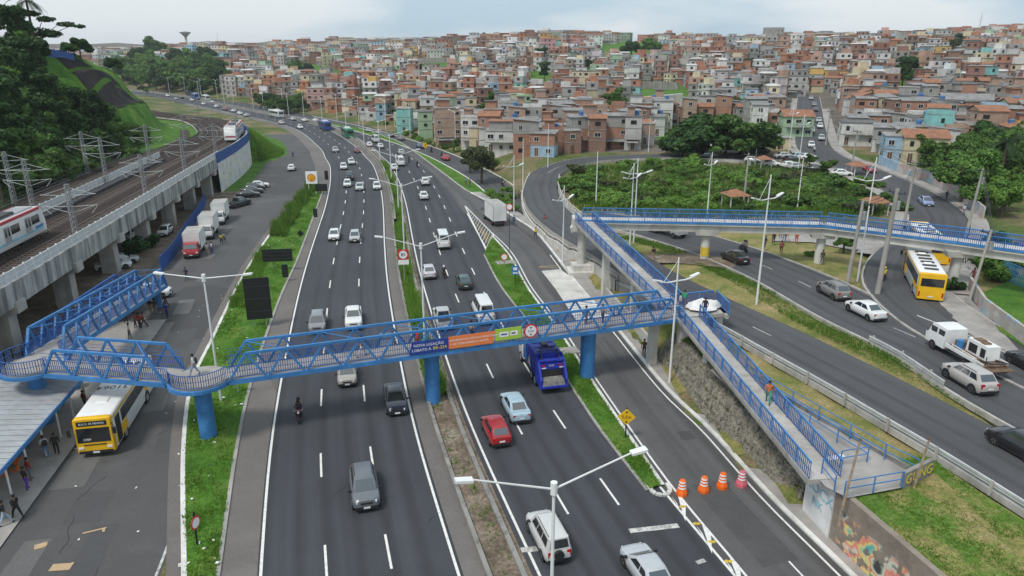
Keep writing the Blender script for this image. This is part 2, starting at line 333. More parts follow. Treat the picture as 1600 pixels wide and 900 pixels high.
# ------------------------------------------------------------ setting materials
asphalt('asphalt_highway', (.043, .046, .053), True, 3.6, .25); asphalt('asphalt_old', (.076, .074, .074), False, 3.5, .7)
asphalt('asphalt_ramp', (.088, .085, .085), True, 6, .35); asphalt('asphalt_street', (.064, .065, .069), True, 3.4, .3)
asphalt('asphalt_shoulder', (.135, .122, .112), False, 3, .5)
s = N('road_paint'); s.col(s.mix(s.ramp(s.noise(3.5, 7, rough=.8), [(.5, (0, 0, 0)), (.68, (.6,)*3)]), (.72, .71, .68), (.22, .21, .2)), .7)
s = N('road_paint_worn'); s.col(s.mix(s.ramp(s.noise(2.5, 7, rough=.8), [(.42, (0, 0, 0)), (.6, (.8,)*3)]), (.6, .59, .56), (.15, .145, .14)), .8)
ground_mat('terrain_soil', [(.3, (.05, .085, .022)), (.46, (.085, .12, .03)), (.56, (.19, .15, .085)), (.7, (.27, .2, .13))], .06, 2.0)
ground_mat('grass_green', [(.3, (.035, .10, .012)), (.5, (.07, .17, .02)), (.72, (.14, .20, .04))], .3, 5)
ground_mat('grass_dry', [(.3, (.08, .13, .025)), (.45, (.19, .19, .06)), (.6, (.30, .24, .11)), (.78, (.38, .28, .17))], .28, 5)
ground_mat('grass_lawn', [(.3, (.05, .12, .015)), (.47, (.10, .18, .03)), (.58, (.24, .22, .08)), (.72, (.37, .27, .16))], .33, 5)
ground_mat('bare_soil', [(.3, (.11, .085, .062)), (.55, (.21, .165, .125)), (.72, (.30, .26, .22))], .5, 4)
ground_mat('slope_cloth', [(.3, (.022, .02, .021)), (.6, (.05, .043, .042)), (.75, (.07, .085, .03))], .12, 2)
concrete('concrete', (.42, .40, .37), .35); s_k = concrete('concrete_stained', (.46, .46, .44), .95, .3); concrete('concrete_light', (.58, .56, .52), .25)
concrete('pavement', (.33, .31, .29), .15); concrete('kerb_white', (.66, .65, .62), .3)
concrete('wall_grey', (.26, .25, .23), .7); concrete('abutment_white', (.66, .66, .66), .15)
for nm_, c_ in (('blue_steel', (.045, .20, .47)), ('blue_steel_dark', (.022, .10, .34))):
    s = N(nm_); k = s.ramp(s.noise(.9, 7, rough=.7), [(.3, tuple(x*.72 for x in c_)), (.55, c_), (.75, tuple(min(1, x*1.25+.035) for x in c_))])
    k = s.mix(s.ramp(s.noise(2.2, 7, None, (1, 1, .3), .8), [(.6, (0, 0, 0)), (.74, (.75,)*3)]), k, (.10, .075, .06)); s.col(k, .5)
plain('white_steel', (.72, .73, .72), .4, 0, .06); plain('galvanised', (.42, .43, .44), .45, .5, .15)
plain('black_panel', (.012, .013, .014), .5); plain('dark_steel', (.06, .06, .065), .5, .3); plain('rail_steel', (.17, .12, .095), .4, .5)
ground_mat('ballast', [(.3, (.026, .02, .018)), (.7, (.062, .046, .04))], 1.5, 9)
ground_mat('stone_pitching', [(.3, (.13, .122, .105)), (.5, (.25, .23, .19)), (.7, (.34, .31, .25))], 1.2, 3.5, .95, 1.0)

# ------------------------------------------------------------ ground sheet to the horizon
Z = Z0.copy()
for ln, hw in DRAPED:
    q, _ = sdist(X.ravel(), Y.ravel(), ln[::2]); q = np.abs(q).reshape(X.shape); Z = np.where(q < hw+1.6, Z-.4*sm((hw+1.6-q)/1.0), Z)
nx, ny = len(gx), len(gy); idx = np.arange(nx*ny).reshape(ny, nx)
F4 = np.stack([idx[:-1, :-1], idx[:-1, 1:], idx[1:, 1:], idx[1:, :-1]], -1).reshape(-1, 4)
me = bpy.data.meshes.new('ground'); me.from_pydata(np.stack([X.ravel(), Y.ravel(), Z.ravel()], 1).tolist(), [], F4.tolist())
GREEN = [(480, 112, 60, 16), (690, 100, 50, 12), (845, 125, 26, 22), (985, 78, 65, 16), (930, 112, 25, 14), (1012, 165, 40, 12), (1045, 158, 60, 16), (1020, 135, 70, 12), (1410, 135, 22, 24), (1110, 212, 85, 32), (765, 182, 18, 12), (1480, 85, 30, 12), (258, 122, 106, 30), (960, 170, 30, 14), (445, 165, 55, 16), (1530, 270, 90, 50), (640, 140, 12, 8), (1000, 285, 190, 46), (880, 92, 30, 8), (1270, 250, 70, 22), (600, 210, 8, 4)]
def is_green(u, v): return any(((u-a)/c)**2+((v-b)/d)**2 < 1 for a, b, c, d in GREEN)
ground_mat('town_ground', [(.3, (.07, .075, .05)), (.5, (.15, .13, .11)), (.7, (.22, .19, .16))], .1, 2)
for k in ('terrain_soil', 'grass_green', 'grass_dry', 'town_ground'): me.materials.append(MATS[k])
fc = np.stack([X.ravel(), Y.ravel()], 1)[F4].mean(1); fs, _ = sdist(fc[:, 0], fc[:, 1], BLd); fe, _ = sdist(fc[:, 0], fc[:, 1], EVd)
mi = np.zeros(len(F4), int); mi[(fe > -140) & (fe < 20) & (fc[:, 1] > 100) & (fs < -10)] = 1; mi[(fe < 0) & (fc[:, 0] < -45)] = 1
mi[(fs > 0) & (fs < 45) & (fc[:, 1] < 128)] = 2
mi[(fs > 22) & (fc[:, 1] > 186)] = 3
fz = Z.ravel()[F4].mean(1)
for i in np.nonzero((mi == 3) & (fc[:, 1] < 1000) & (np.abs(fc[:, 0]) < 700))[0]:
    u_, v_, _ = PIX(fc[i, 0], fc[i, 1], fz[i])
    if is_green(u_, v_): mi[i] = 1
me.materials.append(MATS['bare_soil']); mi[(fe > -24) & (fe < 7) & (fc[:, 1] < 151) & (fc[:, 0] < -38)] = 4
me.polygons.foreach_set('material_index', mi.tolist()); me.polygons.foreach_set('use_smooth', [True]*len(F4)); me.update()
O('ground', me, kind='structure')

# ------------------------------------------------------------ roads
def z3(line, z): return np.column_stack([line[:, :2], np.full(len(line), z) if np.isscalar(z) else z])
def drape(line, dz): return np.column_stack([line[:, :2], T(line[:, 0], line[:, 1], True)+dz])
def road(name, L, R, mat, z=.02, dr=False, across=1):
    m = MB(); Ls = drape(L, z) if dr else z3(L, z); Rs = drape(R, z) if dr else z3(R, z)
    if dr: zz = np.maximum(Ls[:, 2], Rs[:, 2]); Ls[:, 2] = zz; Rs[:, 2] = zz
    m.strip(Ls, Rs)
    if dr:
        dn = np.array([0, 0, -1.6]); m.strip(Ls+dn, Ls, 1); m.strip(Rs, Rs+dn, 1)
    return O(name, m.mesh(name, [mat, 'concrete']), kind='structure')
def lines(m, line, d, wdt, z, dash=None, s0=0, s1=None, dr=False, gap=None):
    Lg = length(line); s1 = min(s1 or Lg, Lg); k = s0
    if dash is None:
        q = line[int(s0/Lg*(len(line)-1)):int(s1/Lg*(len(line)-1))+1]
        a, b = offs(q, d-wdt/2), offs(q, d+wdt/2); a = drape(a, z) if dr else z3(a, z); b = drape(b, z) if dr else z3(b, z)
        m.strip(a, b); return
    while k < s1-dash:
        q = np.array([at(line, k+j*dash/2)[0] for j in range(3)]); a, b = offs(q, d-wdt/2), offs(q, d+wdt/2)
        m.strip(drape(a, z) if dr else z3(a, z), drape(b, z) if dr else z3(b, z)); k += dash+gap
def kerb(name, line, d, z0=0, h=.14, wdt=.3, mat='kerb_white', dr=False, parent=None):
    m = MB(); a, b = offs(line, d-wdt/2), offs(line, d+wdt/2)
    A = drape(a, 0) if dr else z3(a, z0); Bq = drape(b, 0) if dr else z3(b, z0); up = np.array([0, 0, h]); dn = np.array([0, 0, -.25])
    m.strip(A+up, Bq+up); m.strip(A+dn, A+up); m.strip(Bq+up, Bq+dn); m.v += [];
    return O(name, m.mesh(name, [mat]), parent, kind='structure')
n1 = len(HLR)
apr = road('side_apron', offs(SID, -9), offs(SID, -3.3), 'asphalt_old', .012)
r1 = road('highway_towards_city', offs(HLR, -14.2), offs(HLR, .9), 'asphalt_highway', .022)
sh = road('highway_shoulder', offs(HLR, -14.4)[:int(n1*.42)], offs(HLR, -11.0)[:int(n1*.42)], 'asphalt_shoulder', .027)
r2 = road('highway_away_from_city', offs(HLR, 3.6), offs(HLR, 15.5), 'asphalt_highway', .022)
k0 = [i for i in range(n1) if HLR[i, 1] > 148][0]
road('highway_merge_lane', offs(HLR, 15.4)[k0:], offs(HLR, 19.5)[k0:], 'asphalt_highway', .018)
rr = [i for i in range(len(RAL)) if RAL[i, 1] > 128][0]
Lr = RAL[:rr]; Rr = np.array([RAR[np.argmin(np.abs(RAR[:, 1]-y))] for y in Lr[:, 1]])
r3 = road('ramp_road', offs(Lr, -.6), Rr, 'asphalt_ramp', .03)
L2 = cr([(-8.8, 128), (-12.5, 146), (-16, 160), (-20.5, 176.8), (-36, 226.8)], 3); R2 = cr([(.2, 127), (-4.2, 139), (-10.4, 152), (-17.9, 176.8), (-33.8, 226.8)], 3)
road('ramp_road_start', L2, np.array([R2[min(len(R2)-1, int(i*len(R2)/len(L2)))] for i in range(len(L2))]), 'asphalt_ramp', .026)
road('frontage_road', offs(FRO, -3.6)[::-1], offs(FRO, 3.6)[::-1], 'asphalt_street', .034)
r4 = road('side_road', offs(SID, -6.2), offs(SID, 5.2), 'asphalt_old', .02)
r5 = road('viaduct_road', offs(VIA, -3.3), offs(VIA, 3.3), 'asphalt_street', .10, True)
r6 = road('upper_road', offs(UPR, -4.6), offs(UPR, 4.4), 'asphalt_street', .07, True)
r7 = road('hill_street', offs(STR, -4.2), offs(STR, 4.0), 'asphalt_street', .13, True)
def marks(name, parent, fn, mat='road_paint'):
    m = MB(); fn(m); return O(name, m.mesh(name, [mat]), parent)
SMX = 640
marks('lane_marking', r1, lambda m: [lines(m, HLR, -10.8, .17, .034), lines(m, HLR, 0, .17, .034)]+[lines(m, HLR, -3.6*k, .15, .034, 3.2, 1.6, SMX, gap=7.4) for k in (1, 2)])
marks('lane_marking', r2, lambda m: [lines(m, HLR, 4.4, .17, .034), lines(m, HLR, 15.0, .17, .034, None, 3, 128)]+[lines(m, HLR, 4.4+3.53*k, .15, .034, 3.2, 3.6, SMX, gap=7.4) for k in (1, 2)])
marks('edge_line', r3, lambda m: [lines(m, RAL, .1, .16, .04, None, 0, 104), lines(m, RAR, -.55, .15, .04, None, 0, 90)])
marks('lane_marking', r3, lambda m: lines(m, np.array([(RAL[i]+RAR[np.argmin(np.abs(RAR[:, 1]-RAL[i, 1]))])/2 for i in range(rr)]), .3, .12, .041, 2.2, 19, 26, gap=5), 'road_paint')
marks('lane_marking', r5, lambda m: [lines(m, VIA, 0, .12, .115, 2.6, 0, 62, True, 5.5), lines(m, VIA, -3.0, .13, .115, None, 0, 230, True), lines(m, VIA, .2, .13, .115, None, 88, 180, True)], 'road_paint_worn')
marks('lane_marking', r6, lambda m: [lines(m, UPR, 0, .12, .085, 2.6, 0, 60, True, 5.5)], 'road_paint_worn')
marks('lane_marking', r7, lambda m: [lines(m, STR, 0, .12, .145, 2.0, 60, 120, True, 4)], 'road_paint_worn')
marks('edge_line', r4, lambda m: lines(m, SID, 5.0, .16, .034, None, 4, 100), 'road_paint_worn')
def hatch(m):                              # painted gore where the ramp leaves the highway
    a, b, c = P(726, 321), P(771, 367), P(760, 392)
    for t in np.linspace(.04, .97, 15):
        l = a.lerp(c, t); r = a.lerp(b, min(1, t*1.0)); d = (c-a).normalized()*.28
        m.add([(q.x, q.y, .043) for q in (l, r, r+d, l+d)], [(0, 1, 2, 3)])
    for p, q in ((a, b), (a, c), (c, b)):
        d = (q-p).normalized(); n = Vector((-d.y, d.x, 0))*.09
        m.add([(w_.x, w_.y, .046) for w_ in (p-n, q-n, q+n, p+n)], [(0, 1, 2, 3)])
marks('hatched_marking', r3, hatch)
def chev(m):
    for k in range(6):
        y = 40.6-k*3.1; xl = np.interp(y, HRR[:, 1], HRR[:, 0]) if False else float(np.interp(y, offs(HLR, 15.0)[:, 1], offs(HLR, 15.0)[:, 0])); xr = float(np.interp(y, RAL[:, 1], RAL[:, 0]))
        if xr-xl < .5: continue
        md = (xl*.35+xr*.65); t = 1.55
        m.add([(xl+.1, y+.4, .045), (md, y-1.5, .045), (md, y-1.5-.75, .045), (xl+.3, y-.35, .045)], [(0, 1, 2, 3)])
        m.add([(md, y-1.5, .045), (xr-.1, y+.9, .045), (xr+.25, y-.2, .045), (md, y-2.25, .045)], [(0, 1, 2, 3)])
marks('chevron_marking', r3, chev)
def studs(m):
    for k in range(7):
        y = 41.6-k*1.75; xl = float(np.interp(y, offs(HLR, 15.0)[:, 1], offs(HLR, 15.0)[:, 0])); xr = float(np.interp(y, RAL[:, 1], RAL[:, 0]))
        for x in (xl+.45, xr-.35): m.box((x, y, .05), (.28, .22, .06), .4, 0, .7)
plain('stud_yellow', (.6, .42, .05), .5); marks('road_stud', r3, studs, 'stud_yellow')
def patches(m):
    for u, v, a, b, rz in ((1022, 826, 3.2, .42, .17), (828, 859, 1.3, .45, .12), (1095, 878, .6, .3, .4)):
        q = P(u, v); m.box((q.x, q.y, .036), (a, b, .004), rz)
marks('sensor_patch', r2, patches, 'road_paint_worn')
def yelw(m):
    for (u0, v0), (u1, v1) in (((925, 517), (960, 519)), ((928, 517), (950, 505)), ((842, 418), (878, 418)), ((842, 417), (872, 415))):
        a, b = P(u0, v0), P(u1, v1); m.beam((a.x, a.y, .042), (b.x, b.y, .042), .13, .006)
plain('paint_ochre', (.45, .33, .16), .8); marks('ochre_marking', r3, yelw, 'paint_ochre')
def slab(m):
    m.add([(P(u, v).x, P(u, v).y, .05) for u, v in ((846, 424), (875, 421), (912, 447), (955, 505), (905, 508), (868, 452))], [(5, 4, 3, 2, 1, 0)])
marks('concrete_slab', r3, slab, 'concrete_light')

asphalt('asphalt_patch', (.049, .05, .054), False, 3, .3); asphalt('asphalt_patch_side', (.068, .067, .068), False, 3, .5); asphalt('asphalt_patch_pale', (.115, .112, .108), False, 3, .6)
def repairs(line, par, rng_d, z, n, seed, mat, smax, big=1.0):
    g = random.Random(seed); m = MB()
    for i_ in range(n):
        sp_ = (smax-4)/n; L_ = min(g.uniform(1.2, 9)*big, sp_*.8); s_ = 4+i_*sp_+g.uniform(0, sp_*.15); w_ = g.uniform(.5, 2.6); d_ = g.uniform(*rng_d); q = np.array([at(line, s_+L_*k/3)[0] for k in range(4)]); jit = [g.uniform(-.08, .08) for _ in range(4)]
        m.strip(z3(offs(q, [d_+j for j in jit]), z), z3(offs(q, [d_+w_+j for j in jit[::-1]]), z))
    O('repair_patch', m.mesh('repair_patch', [mat]), par)
repairs(SID, r4, (-5.8, 2), .026, 14, 3, 'asphalt_patch_side', 100); repairs(SID, r4, (-5.8, 2), .030, 9, 4, 'asphalt_patch_pale', 110); repairs(np.column_stack([Lr[:, 0]+1.2, Lr[:, 1]]), r3, (0, 2.5), .035, 5, 5, 'asphalt_patch_side', 80)
def cracks(m):
    g = random.Random(8)
    for line, lo, hi, smx, n in ((HLR, -10.5, -.4, 150, 12), (HLR, 4.6, 14.6, 150, 12), (SID, -5.8, 4.5, 90, 20), (np.column_stack([Lr[:, 0]+1, Lr[:, 1]]), 0, 4, 80, 10)):
        for _ in range(n):
            s_ = g.uniform(4, smx); d_ = g.uniform(lo, hi); p, t = at(line, s_); n_ = np.array([t[1], -t[0]]); a = np.array(p[:2])+n_*d_; an = math.atan2(t[1], t[0])+g.choice([0, 0, math.pi/2])+g.uniform(-.3, .3)
            for k in range(g.randint(4, 11)):
                an += g.uniform(-.5, .5); b_ = a+np.array([math.cos(an), math.sin(an)])*g.uniform(.2, .55); m.beam((*a, .037), (*b_, .037), g.uniform(.015, .032), .003); a = b_
plain('tar_seal', (.018, .018, .02), .6); m = MB(); cracks(m); O('sealed_crack', m.mesh('sealed_crack', ['tar_seal']), r1)
# ------------------------------------------------------------ median, verges, kerbs, pavements
def band(name, line, d0, d1, z, mat, a=0, b=None, dr=False):
    q = line[a:b]; m = MB(); A, C = offs(q, d0), offs(q, d1)
    m.strip(drape(A, z) if dr else z3(A, z), drape(C, z) if dr else z3(C, z)); return O(name, m.mesh(name, [mat]), kind='structure')
nM = int(n1*.62)
mw = int(n1*.075)
band('median_strip', HLR, .5, 4.0, .05, 'bare_soil', 0, nM); band('median_shoulder', HLR, .25, 1.45, .058, 'asphalt_shoulder', 0, nM)
kerb('median_kerb', HLR[:nM], 1.6, 0, .32, .28, 'wall_grey'); kerb('median_kerb', HLR[:nM], 3.5, 0, .30, .32, 'wall_grey')
kq = [i for i in range(n1) if HLR[i, 1] > 118][0]
m = MB(); A, C = offs(HLR[kq:nM], 1.75), offs(HLR[kq:nM], 2.1); m.strip(z3(A, .9), z3(C, .9)); m.strip(z3(A, 0), z3(A, .9)); m.strip(z3(C, .9), z3(C, 0))
O('median_barrier', m.mesh('median_barrier', ['wall_grey']), label='long dark concrete barrier curving along the middle of the highway', cat='barrier')
vL = cr(poly([(288, 905), (287, 700), (300, 600), (332, 530), (387, 420), (442, 340), (490, 285)]), 2); vR = cr(poly([(340, 905), (372, 690), (398, 580), (436, 470), (467, 400), (493, 330), (507, 292)]), 2)
def between(name, L, R, z, mat, n=60):
    m = MB(); f = lambda q, t: at(q, t*length(q)*.9999)[0]; ts = np.linspace(0, 1, n)
    for k in range(6):
        a = [tuple(f(L, t)*(1-k/6)+f(R, t)*(k/6))[:2] for t in ts]; b = [tuple(f(L, t)*(1-(k+1)/6)+f(R, t)*((k+1)/6))[:2] for t in ts]
        zz = [z+.16*math.sin(math.pi*k/6) for _ in ts]; z2 = [z+.16*math.sin(math.pi*(k+1)/6) for _ in ts]
        m.strip([(*p, q) for p, q in zip(a, zz)], [(*p, q) for p, q in zip(b, z2)])
    me = m.mesh(name, [mat], 80); return O(name, me, kind='structure')
between('left_verge', vL, vR, .10, 'grass_green'); kerb('verge_kerb', vL, 0, 0, .15, .3, 'kerb_white'); kerb('verge_kerb', vR, 0, 0, .13, .25, 'pavement')
a, b = P(288, 880), P(340, 872)
m = MB(); m.tube((a.x-.2, a.y-.3, .07), (b.x, b.y-.2, .07), .13, n=6); O('verge_kerb', m.mesh('verge_kerb', ['kerb_white']), kind='structure')
band('side_gutter', vL, -.95, -.15, .035, 'asphalt_shoulder')
iL = cr(poly([(1012, 768), (938, 672), (888, 597), (826, 505), (782, 447), (756, 398)]), 2); iR = cr(poly([(1036, 760), (978, 675), (914, 580), (868, 510), (824, 450), (796, 400), (770, 370)]), 2)
between('ramp_island', iL, iR, .09, 'grass_green'); kerb('island_kerb', iL, 0, 0, .12, .22, 'pavement'); kerb('island_kerb', iR, 0, 0, .15, .26, 'kerb_white')
m = MB(); pts = cr([(P(u, v).x, P(u, v).y) for u, v in ((1010, 757), (1022, 772), (1040, 775), (1047, 768), (1042, 757))], .4)
for i in range(len(pts)-1): m.beam((*pts[i], .08), (*pts[i+1], .08), .28, .16)
O('island_kerb', m.mesh('island_kerb', ['kerb_white']), kind='structure')
dl = cr(poly([(925, 640), (895, 590), (872, 548)]), 1); kerb('drain_kerb', cr(poly([(931, 645), (905, 605), (877, 560)]), 1), .9, 0, .12, .12, 'pavement')
m = MB()
for u, v, s_ in ((884, 551, 1.5), (790, 412, 1.6)):
    q = P(u, v); m.box((q.x, q.y, .14), (s_*1.7, s_, .22), .25)
O('drain_box', m.mesh('drain_box', ['pavement']), kind='structure')
gk = [i for i in range(len(RAR)) if 20 < RAR[i, 1] < 150]
kerb('ramp_kerb', RAR[gk], .15, 0, .16, .34, 'kerb_white'); band('ramp_pavement', RAR[gk], .3, 2.2, .10, 'pavement')
kerb('merge_kerb', RAR[gk[-1]:], 0, 0, .2, .3, 'concrete'); 
fk = [i for i in range(len(FRO)) if 140 < FRO[i, 1] < 330]
m = MB(); A = offs(FRO[fk], -3.9); C = np.array([RAR[np.argmin(np.linalg.norm(RAR-p, axis=1))] for p in A]); m.strip(z3(C, .09), z3(A, .09)); O('merge_verge', m.mesh('merge_verge', ['grass_green']), kind='structure')
kerb('frontage_kerb', FRO[fk], 3.8, 0, .16, .3, 'concrete_light'); kerb('frontage_kerb', FRO[fk], -3.8, 0, .14, .3, 'kerb_white')
for nm, ln, d in (('viaduct_kerb', VIA, -3.45), ('upper_kerb', UPR, -4.8), ('upper_kerb', UPR, 4.6), ('street_kerb', STR, -4.35), ('street_kerb', STR, 4.2)):
    kerb(nm, ln[:int(len(ln)*(.5 if ln is VIA else 1))], d, 0, .2, .22, 'concrete', True)
band('street_pavement', STR, -6.6, -4.4, .30, 'pavement', 25, -14, True); band('street_pavement', STR, 4.3, 6.2, .26, 'pavement', 4, -22, True)
# bare paths and plaza paving on the upper terrace
def patch(name, pts, mat, dz, n=10):
    q = [TP(u, v) for u, v in pts]; m = MB(); c = sum(q, Vector())/len(q); rings = []
    for k in range(n+1): rings.append([(lambda p: (p.x, p.y, T1(p.x, p.y)+dz))(c.lerp(x, k/n)) for x in q])
    m.loft(rings, 0, False); return O(name, m.mesh(name, [mat]), kind='structure')
def dense(pts, k=6):
    return [tuple(np.array(pts[i])*(1-t)+np.array(pts[(i+1) % len(pts)])*t) for i in range(len(pts)) for t in np.linspace(0, 1, k, endpoint=False)]
patch('plaza_paving', dense([(1270, 380), (1330, 392), (1385, 388), (1395, 376), (1300, 366), (1215, 370), (1205, 378)]), 'pavement', .14)
patch('bus_stop_paving', dense([(1452, 400), (1510, 398), (1530, 425), (1500, 470), (1540, 510), (1600, 560), (1590, 575), (1480, 500), (1455, 450)]), 'pavement', .16)
patch('dirt_path', dense([(1005, 400), (1085, 396), (1170, 408), (1140, 420), (1060, 412), (1010, 412)]), 'bare_soil', .1)
patch('bright_lawn', dense([(1535, 460), (1600, 430), (1600, 545), (1560, 520)]), 'grass_green', .2)
# lawn terrace behind the retaining wall
LW = cr([(26, 8), (22.8, 22), (20.1, 33.4), (19.3, 36.7), (18.9, 38.9)], 1)
m = MB()
for k in range(8):
    A, C = offs(LW, .1+k*1.0), offs(LW, .1+(k+1)*1.0); za = 3.52+.05*np.sin(A[:, 0]*2+A[:, 1]); zc = 3.52+.05*np.sin(C[:, 0]*2+C[:, 1]); m.strip(z3(A, za), z3(C, zc))
O('lawn', m.mesh('lawn', ['grass_lawn'], 80), kind='structure')
s = N('graffiti_wall'); c0 = s.ramp(s.noise(.7, 7, rough=.7), [(.3, (.16, .13, .105)), (.7, (.32, .27, .22))]); pos = s.n('ShaderNodeNewGeometry').outputs['Position']; sp = s.n('ShaderNodeSeparateXYZ'); s.l(pos, sp.inputs[0])
hue = s.ramp(s.noise(.9, 2, rough=.4), [(.36, (.1, .42, .40)), (.45, (.75, .6, .2)), (.52, (.7, .2, .16)), (.6, (.55, .62, .5)), (.68, (.05, .05, .05))])
mk = s.ramp(s.noise(1.3, 3, rough=.5), [(.47, (0, 0, 0)), (.5, (1, 1, 1))]); zr = s.ramp(sp.outputs[2], [(.0, (0, 0, 0)), (.02, (0, 0, 0))])
mr = s.n('ShaderNodeMapRange'); s.l(sp.outputs[1], mr.inputs[0]); mr.inputs[1].default_value = 35.8; mr.inputs[2].default_value = 36.2; mr.inputs[3].default_value = 1; mr.inputs[4].default_value = 0
mz = s.n('ShaderNodeMapRange'); s.l(sp.outputs[2], mz.inputs[0]); mz.inputs[1].default_value = 2.3; mz.inputs[2].default_value = 2.6; mz.inputs[3].default_value = 1; mz.inputs[4].default_value = 0
s.col(s.mix(s.mix(1, s.mix(1, mk, mr.outputs[0], 'MULTIPLY'), mz.outputs[0], 'MULTIPLY'), c0, hue), .85); s.bump(s.noise(4, 5), .4, .03)
m = MB(); A, C = LW, offs(LW, .38); m.strip(z3(A, -.1), z3(A, 3.62)); m.strip(z3(A, 3.62), z3(C, 3.62)); m.strip(z3(C, 3.62), z3(C, 3.3)); m.f = [f[::-1] for f in m.f]; m.uv = {}
O('retaining_wall', m.mesh('retaining_wall', ['graffiti_wall']), label='rough retaining wall with colourful graffiti below the lawn', cat='wall')
# ------------------------------------------------------------ vehicles
glass('car_glass', (.02, .026, .028), .05); glass('bus_glass', (.012, .014, .016), .1); MATS['car_glass'].node_tree.nodes['Principled BSDF'].inputs['IOR'].default_value = 2.1; MATS['bus_glass'].node_tree.nodes['Principled BSDF'].inputs['IOR'].default_value = 1.7
plain('tyre', (.014, .014, .015), .85); plain('rim', (.45, .46, .47), .35, .6); plain('rim_dark', (.08, .08, .085), .4, .4); plain('trim_black', (.018, .018, .019), .55)
s = N('lamp_clear'); s.col((.75, .77, .78), .12); s = N('lamp_red'); s.col((.42, .012, .012), .2); plain('plate', (.7, .71, .72), .5); plain('lamp_amber', (.7, .25, .02), .3)
plain('white_body', (.74, .74, .73), .4, 0, .06); plain('box_white', (.68, .68, .66), .55, 0, .12, .7); plain('body_yellow', (.80, .46, .012), .4, 0, .08); plain('body_blue', (.018, .035, .36), .4, 0, .25, 2)
plain('body_red', (.40, .018, .02), .4); plain('grey_roof', (.36, .35, .33), .7, 0, .25, .6); plain('rust', (.16, .10, .06), .8, 0, .4, 3)
def wheel_mesh(r, wd, rim='rim'):
    k = ('wheel', r, wd)
    if k in _text: return _text[k]
    m = MB(); m.tube((0, -wd/2, 0), (0, wd/2, 0), r, n=16); a = m.mesh('tyre', ['tyre'], 40)
    m = MB(); m.tube((0, -wd/2-.012, 0), (0, wd/2+.012, 0), r*.62, n=12)
    for t in range(5):
        an = t*2*math.pi/5
        for sy in (-1, 1): m.box((math.cos(an)*r*.4, sy*(wd/2+.018), math.sin(an)*r*.4), (.05, .02, .05))
    b = m.mesh('rim', [rim], 40); _text[k] = (a, b); return a, b
def put_wheels(root, r, wd, xs, y, rim='rim', dual=False):
    a, b = wheel_mesh(r, wd, rim)
    for x in xs:
        for sgn in (-1, 1):
            t = O('wheel', a, root, (x, sgn*y, r)); O('rim', b, t)
def q4(m, a, b, c, d, k=0, off=None):
    if off is None:
        n = (Vector(b)-Vector(a)).cross(Vector(d)-Vector(a)); n = n.normalized()*.008
    else: n = Vector(off)
    m.add([Vector(p)+n for p in (a, b, c, d)], [(0, 1, 2, 3)], k)
def lerp3(a, b, t): return tuple(a[i]+(b[i]-a[i])*t for i in range(3))
def inset(q, l, r, b, t):                  # shrink a quad given as bottom-left, bottom-right, top-right, top-left
    bl, br, tr, tl = q; f = lambda u, v: lerp3(lerp3(bl, br, u), lerp3(tl, tr, u), v)
    return f(l, b), f(1-r, b), f(1-r, 1-t), f(l, 1-t)
CAR = {   # length, width, height, belt, hood front z, windscreen base/top x, roof rear x, rear glass base x, tail z, clearance, wheel r
 'hatch': (3.95, 1.72, 1.5, .95, .80, 1.28, .38, -1.30, -1.86, .98, .2, .31),
 'sedan': (4.5, 1.76, 1.47, .93, .78, 1.30, .42, -.85, -1.68, 1.0, .19, .32),
 'suv': (4.35, 1.82, 1.65, 1.05, .95, 1.38, .55, -1.45, -2.02, 1.06, .24, .36),
 'wagon': (4.25, 1.74, 1.78, 1.0, .85, 1.25, .62, -1.92, -2.06, 1.0, .22, .32),
 'van': (5.3, 1.95, 2.4, 1.25, 1.05, 2.05, 1.35, -2.45, -2.58, 1.25, .25, .36),
 'pickup': (5.2, 1.85, 1.78, 1.12, 1.0, 1.3, .65, -.75, -.95, 1.08, .28, .38)}
